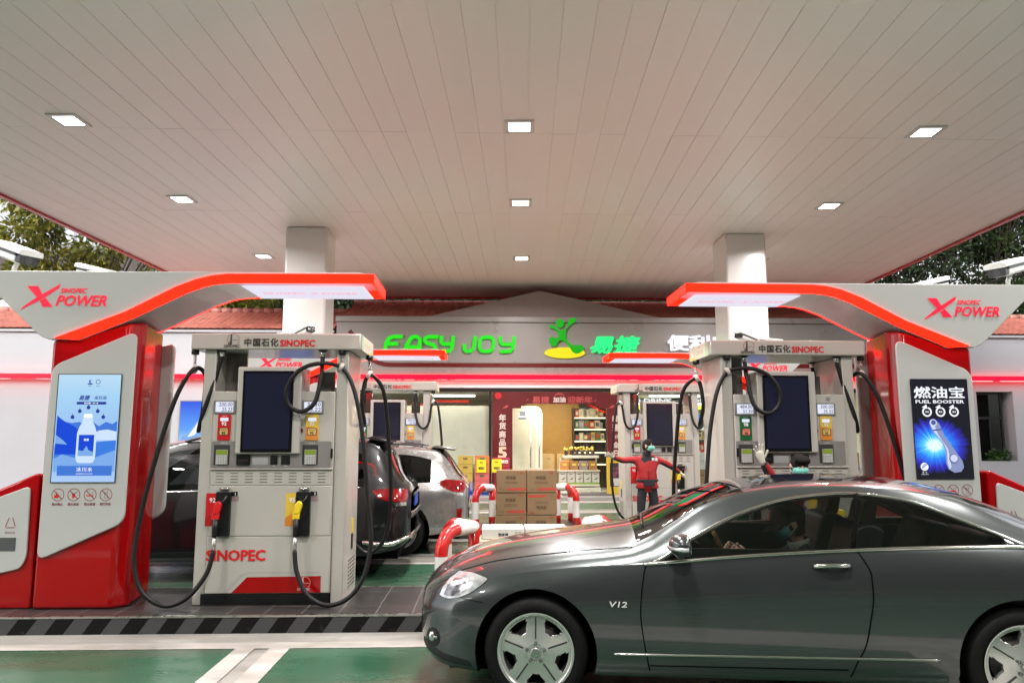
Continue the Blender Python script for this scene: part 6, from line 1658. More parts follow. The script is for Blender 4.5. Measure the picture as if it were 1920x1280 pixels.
# wipers and cowl
for y_ in (-.30, .15):
    mb = MB(); P = []
    for i in range(9):
        s_ = .72 + .03*i/8; yy = y_ - .12 + .55*i/8; T_ = C1.T; zr_, zc_, wr_ = T_['zr'](s_), T_['zc'](s_), T_['wr'](s_)
        P.append((s_, yy, zr_ + (zc_-zr_)*(1-min(1, abs(yy)/wr_)**2.3) + .012))
    mb.tube(P, .007, 6); mb.build('wiper', BLACK, coupe)
# cabin
mb = MB()
for sg in (-1, 1): mb.box(.72, 3.2, sg*.80, sg*.77, .3, .99)
mb.box(.75, 3.4, -.78, .78, .28, .31); mb.box(3.05, 3.35, -.75, .75, .31, 1.0); mb.box(.70,.74,-.78,.78,.31,.90)
mb.prism([(.70,.98),(.78,1.03),(.98,1.05),(1.10,.99),(1.14,.82),(.74,.70)], -.60, .60, 0)
mb.build('cabin_lining', CARINT, coupe)
SEAT = mat('seat_leather', (.005,.0048,.0048), .5, var=.1)
for y_ in (-.38, .38):
    mb = MB(); mb.prism(roundpoly([(1.42,.36),(1.98,.34),(2.0,.50),(1.45,.54)], .05), y_-.25, y_+.25); st_ = mb.build('seat', SEAT, coupe, bevel=.03)
    mb = MB(); mb.prism(roundpoly([(1.92,.48),(2.12,.48),(2.30,1.10),(2.22,1.14),(2.12,1.12)], .05), y_-.24, y_+.24); mb.build('backrest', SEAT, st_, bevel=.05, bseg=3)
    mb = MB(); mb.prism(roundpoly([(2.17,1.12),(2.27,1.12),(2.30,1.27),(2.22,1.29)], .03), y_-.13, y_+.13); mb.build('headrest', SEAT, st_, bevel=.03, bseg=3)
    mb = MB(); mb.prism(roundpoly([(2.62,.48),(2.80,.48),(3.02,1.06),(2.92,1.10)], .05), y_-.30, y_+.30); mb.build('rear_backrest', SEAT, coupe, bevel=.04)
mb = MB(); M = Matrix.Translation((1.24,-.38,.97)) @ Matrix.Rotation(R(66), 4, 'Y')
mb.tube([(.185*math.cos(2*math.pi*i/32), .185*math.sin(2*math.pi*i/32), 0) for i in range(32)], .016, 8, closed=True, mis=[1 if 3 < (i+20) % 32 < 13 else 0 for i in range(32)])
for a in (.2, math.pi-.2, -math.pi/2): mb.tube([(0,0,.01),(.17*math.cos(a),.17*math.sin(a),0)], .02, 6, 0)
mb.ball((0,0,.01), .055, 10, 6, 0, (1,1,.5)); mb.xf(M); mb.build('steering_wheel', [CARINT, mat('wheel_wood', (.30,.14,.04), .25, coat=.6, var=.2, vs=20)], coupe)
mb = MB(); mb.box(-.6, 3.7, -.70, .70, .17, .23); mb.build('underbody', GAP, coupe)
# fuel tank region shading is left to the light; rear plate
mb = MB(); mb.box(4.118, 4.128, -.24, .24, .62, .74); mb.build('number_plate', mat('plate_blue', (.02,.06,.40), .4, var=0), coupe)

# ---------------- the black SUV
def wagon_like(root, paint, L_, Hh_, Wd, wb_, tail, low, group, cs=0):
    """tail = distance from front hub to the tail; Hh_ roof height; low = shoulder height"""
    w = Wd/2; t = tail
    T = dict(
     wm=[(-.92,w*.35),(-.88,w*.62),(-.78,w*.84),(-.6,w*.94),(-.3,w*.98),(.2,w),(1,w),(t-.9,w),(t-.45,w*.985),(t-.2,w*.95),(t-.06,w*.87),(t,w*.76)],
     wb=[(-.92,w*.30),(-.88,w*.55),(-.78,w*.76),(-.6,w*.87),(-.3,w*.92),(.2,w*.945),(1,w*.95),(t-.9,w*.95),(t-.45,w*.925),(t-.2,w*.88),(t-.06,w*.80),(t,w*.70)],
     wr=[(-.92,w*.2),(-.88,w*.4),(-.78,w*.58),(-.6,w*.68),(0,w*.78),(.65,w*.80),(1.2,w*.74),(1.8,w*.70),(t-1,w*.69),(t-.45,w*.66),(t-.2,w*.70),(t-.06,w*.68),(t,w*.6)],
     zlo=[(-.92,.42),(-.8,.30),(-.5,.24),(0,.24),(1.4,.25),(t-.8,.28),(t-.4,.32),(t-.1,.40),(t,.48)],
     zb=[(-.92,low-.32),(-.8,low-.24),(-.5,low-.13),(0,low-.06),(.7,low-.02),(1.4,low+.01),(t-.9,low+.05),(t-.3,low+.06),(t-.05,low-.0),(t,low-.05)],
     zr=[(-.92,low-.26),(-.8,low-.14),(-.5,low-.03),(0,low+.04),(.60,low+.10),(.9,low+.28),(1.35,Hh_-.14),(1.8,Hh_-.07),(2.4,Hh_-.055),(t-1,Hh_-.065),(t-.52,Hh_-.10),(t-.42,Hh_-.14),(t-.10,low+.10),(t-.04,low+.06),(t,low-.02)],
     zc=[(-.92,low-.22),(-.8,low-.08),(-.5,low+.04),(0,low+.10),(.55,low+.155),(.70,low+.22),(1.3,Hh_-.07),(1.8,Hh_-.01),(2.4,Hh_),(t-1,Hh_-.015),(t-.52,Hh_-.05),(t-.42,Hh_-.075),(t-.10,low+.15),(t-.04,low+.09),(t,low)],
     zg=[(-.92,low-.32),(-.8,low-.24),(-.5,low-.13),(0,low-.06),(.74,low-.01),(1.1,low+.26),(1.5,Hh_-.20),(2.0,Hh_-.155),(t-1,Hh_-.17),(t-.62,Hh_-.23),(t-.42,low+.30),(t-.28,low+.09),(t-.22,low+.065),(t-.05,low),(t,low-.05)])
    if cs:      # a longer cabin: its front part moved forward
        for k in ('wr','zb','zr','zc','zg'):
            T[k] = [(a+cs, b) if .5 < a < 2.2 else ((a*.45, b) if 0 < a <= .5 else (a, b)) for a, b in T[k]]
    c = Car(root, T, paint, -.92, t, [(0,.365),(wb_,.365)], .43, (.62,wb_-.55), (.78+cs,t-.56), (.60+cs,1.32+cs), (t-.43,t-.10), None, step=.045, glassm=glass('privacy_glass', (.16,.165,.17), 1.0)).build()
    c.wells()
    for x in (0, wb_):
        for sg in (-1, 1): wheel(root, x, sg*(w-.015), .365, .36, .245, sg, 'plain', .24, R(20))
    mb = MB(); mb.box(-.7, t-.15, -w*.8, w*.8, .25, .32); mb.build('underbody', GAP, root)
    mb = MB(); mb.box(.7, t-.2, -w*.84, w*.84, .5, low-.06); mb.prism([(1.9,low-.1),(2.1,low-.1),(2.2,low+.42),(2.08,low+.44)], -w*.75, w*.75); mb.prism([(t-1.3,low-.1),(t-1.1,low-.1),(t-.98,low+.36),(t-1.1,low+.38)], -w*.75, w*.75); mb.build('cabin_lining', CARINT, root)
    for x in (.62, 1.62, wb_-.55): c.line([(x+.02*math.sin(i), .36+i*(low-.40)/20) for i in range(21)], .004, GAP, 'door_gap')
    for s_, wd in ((1.66,.03),(wb_-.10,.035)):
        for sg in (-1, 1):
            a = []
            for j in range(c.NL, c.NL+c.K1+1): q = c.section(s_)[j]; a.append((s_, sg*(q[0]+.0005), q[1]))
            mb = MB(); mb.tube(a, wd*.7, 6); mb.build('window_pillar', BLACK, root)
    return c
SUVP = mat('black_car_paint', (.004,.004,.005), .3, 0, coat=1.0, var=0, spec=.2)
TS = 4.05
suv = empty('suv_car', (-5.0, 10.12, 0), R(1), 'black SUV seen from its left rear quarter, parked behind the left fuel pump', 'car')
C2 = wagon_like(suv, SUVP, 5.0, 1.74, 1.92, 2.95, TS, 1.06, None, cs=-.32)
C2.line([(.80+i*.045, C2.T['zb'](.80+i*.045)-.004) for i in range(60)], .010, TRIM, 'belt_trim', both=True)
for sg in (-1, 1):
    C2.patch([(TS-.46,1.075),(TS-.30,1.10),(TS-.05,1.085),(TS-.03,1.0),(TS-.06,.93),(TS-.25,.945),(TS-.38,.985)], LENSR, 'tail_light', sg=sg, off=.004)
    C2.patch([(TS-.20,.93),(TS-.05,.93),(TS-.045,.89),(TS-.18,.89)], TRIM, 'lamp_trim', sg=sg, off=.004)
mb = MB()
mb.tube(spline([(TS-.55,-.955,.47),(TS-.25,-.93,.44),(TS-.06,-.80,.50),(TS+.015,-.45,.52),(TS+.02,.45,.52),(TS-.06,.80,.50)], 8), .028, 8); mb.build('bumper_trim', TRIM, suv)
mb = MB(); mb.tube(spline([(TS-.14,-.86,.745),(TS-.04,-.72,.745),(TS+.0,-.4,.745),(TS+.0,.4,.745),(TS-.04,.72,.745)], 8), .032, 10); mb.build('bumper', SUVP, suv)
mb = MB(); mb.tube(spline([(TS-.10,-.80,.80),(TS-.0,-.66,.80),(TS+.035,-.4,.80),(TS+.035,.4,.80)], 8), .010, 8); mb.build('bumper_line', TRIM, suv)
mb = MB(); mb.box(TS+.0, TS+.014, -.24, .24, .84, .98); mb.build('number_plate', mat('plate_blue'), suv)
mb = MB(); mb.box(TS-.01, TS+.02, -.5, .5, .985, 1.02); mb.build('tailgate_trim', TRIM, suv)
mb = MB(); mb.prism([(TS-.60,1.705),(TS-.26,1.63),(TS-.24,1.655),(TS-.50,1.735)], -.60, .60); mb.build('roof_spoiler', SUVP, suv, bevel=.01)
for sg in (-1, 1):
    mb = MB(); mb.tube(spline([(1.25,sg*.66,1.66),(1.6,sg*.66,1.735),(2.6,sg*.655,1.745),(3.1,sg*.65,1.70)], 8), .018, 8); mb.build('roof_rail', mat('rail_dark', (.05,.05,.05), .3, .5, var=0), suv)
mb = MB(); mb.tube([(TS-.36,0,1.52),(TS-.19,.28,1.24)], .010, 6); mb.ball((TS-.13,.0,1.19), .035, 8, 6); mb.build('rear_wiper', BLACK, suv)
mb = MB(); mb.ball((.95,-1.03,1.12), .12, 12, 8, 0, (.7,1,.7)); mb.build('wing_mirror', SUVP, suv)
# ---------------- the silver estate
SILP = mat('silver_paint', (.27,.265,.258), .24, .6, coat=1.0, var=.02)
TW = 3.74
est = empty('estate_car', (-4.02, 12.06, 0), R(0.5), 'silver estate car with red tail lamp beyond the black SUV', 'car')
C3 = wagon_like(est, SILP, 4.75, 1.62, 1.82, 2.745, TW, 1.0, None)
for sg in (-1, 1):
    C3.patch([(TW-.50,1.06),(TW-.32,1.105),(TW-.07,1.08),(TW-.04,.99),(TW-.07,.91),(TW-.22,.925),(TW-.38,.99)], LENSR, 'tail_light', sg=sg, off=.004)
    C3.patch([(TW-.28,.92),(TW-.08,.905),(TW-.075,.87),(TW-.18,.875)], LENSW, 'lamp_glass', sg=sg, off=.004)
    C3.patch([(TW-.17,.68),(TW-.09,.68),(TW-.10,.47),(TW-.17,.47)], LENSR, 'rear_reflector', sg=sg, off=.003)
C3.line([(TW-.5+i*.02, 1.085 if False else .0+C3.T['zb'](TW-.5+i*.02)*0+.50) for i in range(20)], .002, GAP, 'bumper_gap')
Pq = C3.rowline(C3.NL+C3.K1, .85, TW-.57)
mb = MB(); mb.tube([(p[0], -(p[1]+.003), p[2]) for p in Pq], .012, 6); mb.build('window_trim', BLACK, est)
mb = MB(); mb.prism([(TW-.58,1.575),(TW-.22,1.515),(TW-.20,1.545),(TW-.50,1.605)], -.58, .58); mb.build('roof_spoiler', SILP, est, bevel=.01)
mb = MB(); mb.tube(spline([(TW-.10,-.78,.70),(TW-.03,-.62,.70),(TW+.0,-.3,.70),(TW+.0,.5,.70)], 8), .028, 10); mb.build('bumper', SILP, est)
mb = MB(); mb.box(TW-.02, TW+.012, -.24, .24, .80, .94); mb.build('number_plate', mat('plate_blue'), est)
mb = MB(); mb.tube([(TW-.33,0,1.42),(TW-.18,.3,1.14)], .010, 6); mb.ball((TW-.12,-.05,1.11), .04, 8, 6); mb.build('rear_wiper', BLACK, est)
for sg in (-1, 1):
    mb = MB(); mb.tube(spline([(1.25,sg*.62,1.55),(1.6,sg*.625,1.615),(2.7,sg*.62,1.62),(3.05,sg*.61,1.58)], 8), .016, 8); mb.build('roof_rail', mat('rail_dark'), est)
# ================================================================== people
SKIN = mat('skin', (.50,.30,.21), .5, var=.05, vs=9)
HAIR = mat('black_hair', (.010,.008,.007), .8, var=.2, vs=30, spec=.2)
JRED = mat('jacket_red', (.33,.008,.010), .6, var=.12, vs=7, bump=.9, bs=11)
NAVYC = mat('cloth_navy', (.006,.007,.013), .7, var=.15, vs=9, bump=.3, bs=10)
MASKM = mat('mask_green', (.16,.50,.42), .65, var=.05)
GLOVE = mat('glove_white', (.62,.58,.50), .75, var=.08, bump=.2)
DJACK = mat('driver_jacket', (.030,.030,.032), .7, var=.2, bump=.3, bs=9)
SHOE = mat('black_shoe', (.012,.012,.012), .4, var=.1)
MASTRAP = mat('mask_strap', (.55,.6,.55), .6, var=0)

def skin_body(name, J, E, mats, pick, parent, sub=2):
    """J: name -> (pos, rx, ry); E: pairs; pick(centre, normal, bone) -> slot"""
    keys = list(J); ix = {k: i for i, k in enumerate(keys)}
    me = bpy.data.meshes.new(name); me.from_pydata([J[k][0] for k in keys], [(ix[a], ix[b]) for a, b in E], [])
    o = bpy.data.objects.new(name, me); col.objects.link(o)
    sk = o.modifiers.new('skin', 'SKIN'); sk.use_smooth_shade = True; sk.branch_smoothing = .6
    for i, k in enumerate(keys):
        d = me.skin_vertices[0].data[i]; d.radius = (J[k][1], J[k][2]); d.use_root = (i == 0)
    sb = o.modifiers.new('sub', 'SUBSURF'); sb.levels = sub; sb.render_levels = sub
    bpy.context.view_layer.update()
    m2 = bpy.data.meshes.new_from_object(o.evaluated_get(bpy.context.evaluated_depsgraph_get()))
    bpy.data.objects.remove(o)
    m2.name = name; m2.materials.clear()
    for m in mats: m2.materials.append(m)
    S = [(a, b, Vector(J[a][0]), Vector(J[b][0])) for a, b in E]
    for p in m2.polygons:
        c = p.center; best = None
        for a, b, A, B in S:
            t = max(0, min(1, (c-A).dot(B-A)/max(1e-9, (B-A).length_squared)))
            r = J[a][1]*(1-t)+J[b][1]*t
            d = (c-(A+(B-A)*t)).length - r
            if best is None or d < best[0]: best = (d, (a, b, t))
        p.material_index = pick(c, p.normal, best[1]); p.use_smooth = True
    n = bpy.data.objects.new(name, m2); col.objects.link(n); n.parent = parent
    return n

def hand(name, wrist, d, pn, side, m, parent, s=1.0, curl=.35, spread=.12):
    """d: direction of the fingers, pn: palm normal, side: +1 puts the thumb towards d x pn"""
    d = Vector(d).normalized(); pn = Vector(pn); pn = (pn - d*pn.dot(d)).normalized(); u = d.cross(pn)*side; w0 = Vector(wrist)
    mb = MB(); n = 12
    rings = [(-.05,.030,.024),(-.01,.030,.022),(.03,.040,.019),(.06,.045,.017),(.085,.043,.015),(.098,.034,.010)]
    o = len(mb.v)
    for (t, rx, rz_) in rings:
        for k in range(n):
            a = 2*math.pi*k/n; mb.v.append(tuple(w0 + (d*t + u*rx*math.cos(a) + pn*rz_*math.sin(a))*s))
    for i in range(len(rings)-1):
        for k in range(n): mb.f.append([o+i*n+k,o+i*n+(k+1)%n,o+(i+1)*n+(k+1)%n,o+(i+1)*n+k]); mb.m.append(0); mb.sm.append(True)
    mb.f.append([o+k for k in range(n)]); mb.m.append(0); mb.sm.append(True); mb.f.append([o+(len(rings)-1)*n+k for k in range(n)]); mb.m.append(0); mb.sm.append(True)
    for k, (off, ln) in enumerate(((.033,.072),(.012,.082),(-.011,.076),(-.032,.058))):
        p = w0 + (d*.085 + u*off)*s; dd = (d + u*off/.033*spread).normalized(); P = [tuple(w0+(d*.06+u*off*.9)*s), tuple(p)]; a = 0
        for j, f in enumerate((.42,.32,.26)):
            a += curl*(.6 if j == 0 else 1)*(1+.12*k); p = p + (dd*math.cos(a) + pn*math.sin(a))*ln*f*s; P.append(tuple(p))
        mb.tube(spline(P, 3), [(.0108-.0045*i/12)*s for i in range(13)], 8)
    p = w0 + (d*.015 + u*.030)*s; P = [tuple(w0+(d*.0+u*.012)*s), tuple(p)]; dd = (d*.55 + u*.8 + pn*.18).normalized()
    for j, f in enumerate((.034,.030,.024)): dd = (dd + d*.22 + pn*curl*.3).normalized(); p = p + dd*f*s; P.append(tuple(p))
    mb.tube(spline(P, 3), [(.0135-.005*i/12)*s for i in range(13)], 8)
    return mb.build(name, m, parent)

def frame(c, fwd, up=(0,0,1)):
    f = Vector(fwd).normalized(); u = Vector(up); u = (u - f*u.dot(f)).normalized(); r = f.cross(u)   # r = the wearer's right
    return Matrix(((r.x, f.x, u.x, c[0]), (r.y, f.y, u.y, c[1]), (r.z, f.z, u.z, c[2]), (0,0,0,1)))

def head_extras(parent, body, M, s, hair, mask=MASKM, cap=None, fringe=True):
    """M: head frame (x right, y forwards, z up) centred between the ears, s = scale"""
    def A(mb): mb.xf(M @ Matrix.Scale(s, 4)); return mb
    for sx in (-1, 1):
        mb = MB(); mb.ball((sx*.031,.078,.012),   .0115, 10, 8, 0, (1.25,.8,.42)); mb.ball((sx*.031,.0865,.012), .0050, 8, 6, 1, (1,.9,.9)); A(mb).build('eye', [mat('eye_white', (.6,.58,.55), .3, var=0), mat('iris_dark', (.01,.008,.006), .2, var=0)], body)
        mb = MB(); mb.tube(spline([(sx*.048,.070,.030),(sx*.032,.084,.037),(sx*.015,.086,.031)],4), .0045, 5); A(mb).build('eyebrow', HAIR, body)
        mb = MB(); mb.ball((sx*.080,-.005,.0), .030, 10, 8, 0, (.35,.6,1)); A(mb).build('ear', SKIN, body)
    mb = MB(); mb.tube(spline([(0,.082,.022),(0,.093,-.006),(0,.099,-.020),(0,.086,-.030)],4), [.009+.006*min(1,i/8) for i in range(13)], 8); mb.ball((0,.088,-.058), .02, 10, 6, 1, (1.2,.35,.4)); A(mb).build('nose', [SKIN, mat('lip', (.30,.10,.09), .5, var=0)], body)
    # folded face mask
    mb = MB(); n = 14; rows = [(-.088,.050,.052),(-.075,.064,.082),(-.050,.074,.108),(-.028,.074,.121),(-.008,.067,.115),(.008,.048,.103)]
    o = len(mb.v)
    for (z, wx, fy) in rows:
        for k in range(n+1):
            a = -1.25 + 2.5*k/n; mb.v.append((wx*math.sin(a)/math.sin(1.25), .01 + (fy-.01)*max(0, math.cos(a*1.15))**.8, z + .012*abs(math.sin(a))))
    for i in range(len(rows)-1):
        for k in range(n): mb.f.append([o+i*(n+1)+k,o+i*(n+1)+k+1,o+(i+1)*(n+1)+k+1,o+(i+1)*(n+1)+k]); mb.m.append(0); mb.sm.append(True)
    mk = A(mb).build('face_mask', mask, body)
    for sx in (-1, 1):
        mb = MB(); mb.tube(spline([(sx*.070,.045,-.012),(sx*.082,.01,.012),(sx*.084,-.02,.012)],4), .0028, 5); mb.tube(spline([(sx*.066,.045,-.065),(sx*.080,.01,-.035),(sx*.084,-.02,-.015)],4), .0028, 5); A(mb).build('mask_strap', MASTRAP, mk)
    if hair:
        mb = MB(); n = 20; m_ = 10; o = len(mb.v)
        for i in range(m_+1):
            for k in range(n):
                a = 2*math.pi*k/n; front = max(0, math.sin(a))
                lo = -.075 + (.150)*front**1.1 if hair == 'short' else -.10 + (.135)*front**1.6
                t = i/m_; z = .126 - (.126-lo)*t**1.3
                rr_ = math.sqrt(max(.0004, 1-(max(z,0)/.1262)**2)); r = (.086 if z > 0 else .086-.05*(-z/.1)*(.5))*rr_ if z > 0 else .086 + z*.22
                wob = 1 + .03*math.sin(k*5.1+i*1.7)
                mb.v.append((r*.98*wob*math.cos(a), (r*1.14*wob)*math.sin(a) - .008, z))
        for i in range(m_):
            for k in range(n): mb.f.append([o+i*n+k,o+i*n+(k+1)%n,o+(i+1)*n+(k+1)%n,o+(i+1)*n+k]); mb.m.append(0); mb.sm.append(True)
        if fringe:
            for k in range(27):
                x = -.066+.0051*k; mb.tube(spline([(x*.75,.045,.112),(x,.088-.35*abs(x)*abs(x)*6,.078),(x*1.04,.090-.5*abs(x)*abs(x)*9,.050+.008*math.sin(k*2.3))],3), [.009,.009,.009,.008,.007,.006,.003], 6)
        if hair == 'long':
            mb.ball((0,-.095,-.03), .05, 10, 8, 0, (1.1,.8,1.3))
        A(mb).build('hair', HAIR, body)
    if cap:
        mb = MB(); n = 24; o = len(mb.v); rows = [(.018,1.06),(.04,1.07),(.07,1.04),(.10,.90),(.122,.62),(.132,.02)]
        for (z, q) in rows:
            for k in range(n): a = 2*math.pi*k/n; mb.v.append((.088*q*math.cos(a), .104*q*math.sin(a)-.006, z))
        for i in range(len(rows)-1):
            for k in range(n): mb.f.append([o+i*n+k,o+i*n+(k+1)%n,o+(i+1)*n+(k+1)%n,o+(i+1)*n+k]); mb.m.append(0); mb.sm.append(True)
        cp_ = A(mb).build('cap', cap, body)
        mb = MB(); n = 12; L1 = []; L2 = []
        for k in range(n+1):
            a = -1.15+2.3*k/n; L1.append((.090*math.sin(a), .100*math.cos(a), .024)); L2.append((.078*math.sin(a), .100*math.cos(a)+.078*math.cos(a*.9), .012-.012*abs(math.sin(a))-.01))
        for k in range(n): mb.add([L1[k],L1[k+1],L2[k+1],L2[k]], [(0,1,2,3)], 0, True); mb.add([(p[0],p[1],p[2]-.005) for p in (L1[k],L1[k+1],L2[k+1],L2[k])], [(3,2,1,0)], 0, True)
        A(mb).build('cap_peak', cap, cp_)

HEAD = lambda c, u, f, s=1.0: None
def head_joints(J, E, neck, c, M, s):
    """skull and jaw as part of the one continuous body"""
    P = lambda x, y, z: tuple(M @ Vector((x*s, y*s, z*s)))
    J['neck'] = (neck, .052*s, .052*s)
    J['skull_base'] = (P(0,-.012,-.055), .058*s, .062*s)
    J['jaw'] = (P(0,.040,-.070), .040*s, .036*s)
    J['face'] = (P(0,.014,-.012), .078*s, .080*s)
    J['brow'] = (P(0,.004,.045), .080*s, .086*s)
    J['crown'] = (P(0,-.008,.088), .055*s, .060*s)
    E += [('chest','neck'),('neck','skull_base'),('skull_base','face'),('face','jaw'),('face','brow'),('brow','crown')]

def worker(loc, label, J, E, headM, hs, neck, hair, hands, hem, feet):
    t = empty('person', loc, 0, label, 'person')
    head_joints(J, E, neck, None, headM, hs)
    def pick(c, n, bone):
        a, b, tt = bone
        if a in ('neck','skull_base','face','brow') or b in ('skull_base','face','jaw','brow','crown'): return 0
        if 'knee' in a or 'knee' in b or 'ankle' in b or 'toe' in b or b.startswith('thigh'): return 2 if 'toe' not in b else 3
        if a == 'chest' and b == 'neck': return 2
        ch = Vector(J['chest'][0])
        if (c-ch).length < .15 and c.z > ch.z + .02 - .0: return 2
        if ('elbow' in b or 'wrist' in b) and n.z < -.25: return 2
        if 'wrist' in b and tt > .86: return 2
        return 1
    body = skin_body('body', J, E, [SKIN, JRED, NAVYC, SHOE], pick, t)
    head_extras(t, body, headM, hs, hair, fringe=(hair == 'long'))
    for (w_, d, pn, sd, cu, sp) in hands: hand('glove', w_, d, pn, sd, GLOVE, body, hs*.94, cu, sp)
    # jacket hem, belt and collar
    (hc, rx, ry_) = hem
    mb = MB(); n = 28; rows = [(.20,.98),(.12,.99),(.06,1.0),(.045,.97),(.0,1.06),(-.07,1.16),(-.075,1.12)]; o = len(mb.v)
    for (z, q) in rows:
        for k in range(n): a = 2*math.pi*k/n; w2 = 1+.03*math.sin(a*7+z*30); mb.v.append((hc[0]+rx*q*w2*math.cos(a), hc[1]+ry_*q*w2*math.sin(a), hc[2]+z))
    for i in range(len(rows)-1):
        for k in range(n): mb.f.append([o+i*n+k,o+i*n+(k+1)%n,o+(i+1)*n+(k+1)%n,o+(i+1)*n+k]); mb.m.append(0); mb.sm.append(True)
    mb.build('jacket_hem', JRED, body)
    mb = MB(); mb.tube([(hc[0]+rx*1.03*math.cos(2*math.pi*k/24), hc[1]+ry_*1.03*math.sin(2*math.pi*k/24), hc[2]+.05) for k in range(24)], .022, 8, closed=True); mb.box(hc[0]-.09, hc[0]+.09, hc[1]-ry_-.06, hc[1]-ry_*.9, hc[2]-.03, hc[2]+.07); mb.build('belt_pouch', NAVYC, body)
    nk = Vector(neck); mb = MB(); mb.lathe([(.062*hs,-.05),(.072*hs,-.01),(.074*hs,.035),(.064*hs,.035)], n=18); mb.xf(Matrix.Translation(nk - Vector((0,0,.01)))); mb.build('collar', NAVYC, body)
    return t, body

# --- the attendant with outstretched arms
hM = frame((0.02,-.06,1.575), (.78,-.60,-.06))
J = {'pelvis': ((0,0,.93), .15, .11), 'waist': ((0,-.005,1.06), .145, .11), 'chest': ((0,0,1.30), .165, .115),
     'thigh_l': ((-.095,0,.84), .095, .095), 'knee_l': ((-.12,-.02,.49), .068, .07), 'ankle_l': ((-.13,.01,.09), .052, .055), 'toe_l': ((-.15,-.13,.045), .045, .035),
     'thigh_r': ((.095,0,.84), .095, .095), 'knee_r': ((.12,-.02,.49), .068, .07), 'ankle_r': ((.13,.01,.09), .052, .055), 'toe_r': ((.16,-.13,.045), .045, .035),
     'shoulder_l': ((-.19,0,1.365), .070, .070), 'elbow_l': ((-.42,-.06,1.335), .055, .055), 'wrist_l': ((-.60,-.16,1.40), .040, .040),
     'shoulder_r': ((.19,0,1.365), .070, .070), 'elbow_r': ((.42,.06,1.24), .055, .055), 'wrist_r': ((.61,.20,1.12), .040, .040)}
E = [('pelvis','waist'),('waist','chest'),('pelvis','thigh_l'),('thigh_l','knee_l'),('knee_l','ankle_l'),('ankle_l','toe_l'),('pelvis','thigh_r'),('thigh_r','knee_r'),('knee_r','ankle_r'),('ankle_r','toe_r'),
     ('chest','shoulder_l'),('shoulder_l','elbow_l'),('elbow_l','wrist_l'),('chest','shoulder_r'),('shoulder_r','elbow_r'),('elbow_r','wrist_r')]
t, b = worker((2.70, 12.70, 0), 'person in red jacket and green mask, both arms outstretched before the far right pump', J, E, hM, 1.0, (0,-.005,1.46), 'short',
       [((-.615,-.17,1.405), (-.8,-.45,.38), (.1,-.6,-.6), 1, .12, .3), ((.62,.21,1.115), (.75,.5,-.28), (0,.3,-1), -1, .6, .05)], ((0,-.005,.955), .165, .13), None)
text('安全', .05, (.11,-.125,1.36), WINK, b, bold=.03)
mb = MB(); mb.tube([(0,-.150,1.22),(0,-.135,1.10),(0,-.145,.98)], .004, 5); mb.build('zip', NAVYC, b)
# --- the attendant leaning over behind the coupe, waving one gloved hand
hM2 = frame((-.02,-.40,1.285), (-.05,-.94,-.22), (0,-.25,1))
J = {'pelvis': ((0,0,.80), .145, .115), 'waist': ((0,-.06,.92), .14, .11), 'chest': ((0,-.22,1.06), .155, .115),
     'thigh_l': ((-.09,.02,.72), .092, .092), 'knee_l': ((-.10,-.05,.42), .066, .07), 'ankle_l': ((-.10,.04,.09), .05, .052), 'toe_l': ((-.11,-.10,.045), .043, .034),
     'thigh_r': ((.09,.02,.72), .092, .092), 'knee_r': ((.10,-.05,.42), .066, .07), 'ankle_r': ((.10,.04,.09), .05, .052), 'toe_r': ((.11,-.10,.045), .043, .034),
     'shoulder_l': ((-.17,-.25,1.10), .065, .065), 'elbow_l': ((-.275,-.38,1.17), .054, .054), 'wrist_l': ((-.375,-.43,1.335), .038, .038),
     'shoulder_r': ((.17,-.25,1.10), .065, .065), 'elbow_r': ((.25,-.36,.93), .054, .054), 'wrist_r': ((.24,-.47,.89), .038, .038)}
E = [('pelvis','waist'),('waist','chest'),('pelvis','thigh_l'),('thigh_l','knee_l'),('knee_l','ankle_l'),('ankle_l','toe_l'),('pelvis','thigh_r'),('thigh_r','knee_r'),('knee_r','ankle_r'),('ankle_r','toe_r'),
     ('chest','shoulder_l'),('shoulder_l','elbow_l'),('elbow_l','wrist_l'),('chest','shoulder_r'),('shoulder_r','elbow_r'),('elbow_r','wrist_r')]
t, b = worker((2.955, 7.42, ZI), 'person with black fringe and green mask behind the coupe, one white gloved hand raised', J, E, hM2, .98, (0,-.30,1.17), 'long',
       [((-.385,-.435,1.345), (-.32,-.1,.93), (0,-1,.1), 1, .15, .35), ((.235,-.48,.885), (-.1,-.7,-.6), (-.3,0,-1), -1, .7, .05)], ((0,-.02,.82), .16, .135), None)
nz_ = empty('fuel_nozzle', (3.21, 6.90, 1.02), 0, 'yellow fuel nozzle held by the leaning attendant, seen through the coupe windows', 'nozzle')
mb = MB(); mb.prism(roundpoly([(-.05,-.02),(.05,-.05),(.08,-.01),(.06,.035),(-.03,.045)], .012), -.025, .025); nb = mb.build('nozzle_cover', YEL, nz_, bevel=.008)
mb = MB(); mb.tube(spline([(-.04,0,.0),(-.10,-.01,-.03),(-.14,-.03,-.10)],5), .014, 8); mb.tube(spline([(.06,0,-.02),(.12,.03,-.10),(.16,.12,-.35),(.10,.25,-.70)],5), .02, 8); mb.build('spout', BLACK, nb)
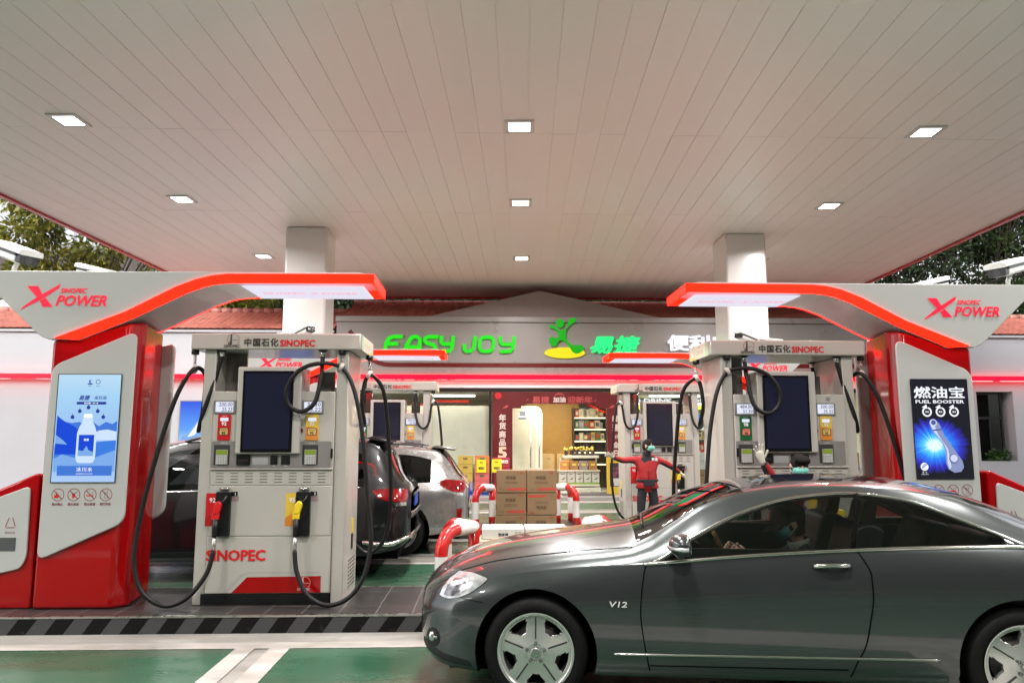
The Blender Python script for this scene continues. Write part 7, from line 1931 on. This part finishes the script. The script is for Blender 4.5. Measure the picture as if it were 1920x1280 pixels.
# --- the driver, seated low in the coupe; child space is the car's
CR = Matrix.Rotation(ry, 4, 'Z')
def carw(x, y, z): v = CR @ Vector((x, y, z)); return (coupe.location.x+v.x, coupe.location.y+v.y, z)
drv = empty('person', carw(1.72,-.38,.40), ry, 'person with dark cap and teal mask sitting at the wheel of the grey coupe', 'person')
o_ = Vector((1.72,-.38,.40))
L = lambda x, y, z: (x-1.72, y+.38, z-.40)
hM3 = frame(L(1.735,-.40,1.115), (-.96,-.10,-.25))
J = {'pelvis': (L(1.80,-.38,.58), .15, .12), 'waist': (L(1.84,-.38,.70), .15, .12), 'chest': (L(1.86,-.38,.86), .165, .125),
     'thigh_l': (L(1.62,-.48,.60), .085, .085), 'knee_l': (L(1.30,-.50,.68), .065, .065), 'ankle_l': (L(1.08,-.50,.40), .05, .05),
     'thigh_r': (L(1.62,-.28,.60), .085, .085), 'knee_r': (L(1.30,-.26,.68), .065, .065), 'ankle_r': (L(1.08,-.26,.40), .05, .05),
     'shoulder_l': (L(1.84,-.57,.92), .075, .075), 'elbow_l': (L(1.64,-.62,.78), .058, .058), 'wrist_l': (L(1.42,-.52,.88), .038, .038),
     'shoulder_r': (L(1.84,-.19,.92), .075, .075), 'elbow_r': (L(1.64,-.12,.78), .058, .058), 'wrist_r': (L(1.42,-.24,.88), .038, .038)}
E = [('pelvis','waist'),('waist','chest'),('pelvis','thigh_l'),('thigh_l','knee_l'),('knee_l','ankle_l'),('pelvis','thigh_r'),('thigh_r','knee_r'),('knee_r','ankle_r'),
     ('chest','shoulder_l'),('shoulder_l','elbow_l'),('elbow_l','wrist_l'),('chest','shoulder_r'),('shoulder_r','elbow_r'),('elbow_r','wrist_r')]
nk = L(1.80,-.385,.985); head_joints(J, E, nk, None, hM3, 1.08)
def pk(c, n, bone):
    a, b_, tt = bone
    return 0 if (a in ('neck','skull_base','face','brow') or b_ in ('skull_base','face','jaw','brow','crown')) else 1
b = skin_body('body', J, E, [SKIN, DJACK], pk, drv)
head_extras(drv, b, hM3, 1.08, 'short', mat('mask_teal', (.10,.36,.36), .65, var=.05), mat('cap_dark', (.018,.017,.016), .75, var=.1), fringe=False)
hand('hand', L(1.415,-.52,.885), (-.7,.1,.5), (0,.6,-.4), -1, SKIN, b, 1.0, .9, 0); hand('hand', L(1.415,-.24,.885), (-.7,-.1,.5), (0,-.6,-.4), 1, SKIN, b, 1.0, .9, 0)
mb = MB(); mb.lathe([(.066,-.045),(.076,-.005),(.078,.02),(.070,.02)], n=18); mb.xf(Matrix.Translation(Vector(nk)) @ Matrix.Rotation(R(-14), 4, 'Y')); mb.build('collar', mat('collar_pale', (.42,.40,.36), .7, var=.05), b)

# ================================================================== finish
for r_ in PIN:
    for c_ in kids(r_): c_.matrix_parent_inverse = Matrix.Translation(-Vector(r_.location)) if c_.name[:9] not in ('shop_lamp',) else Matrix.Identity(4)
flush_texts()
for r_ in PIN:
    for c_ in kids(r_):
        if c_.name[:9] != 'shop_lamp': c_.matrix_parent_inverse = Matrix.Translation(-Vector(r_.location))
scene['built'] = 1
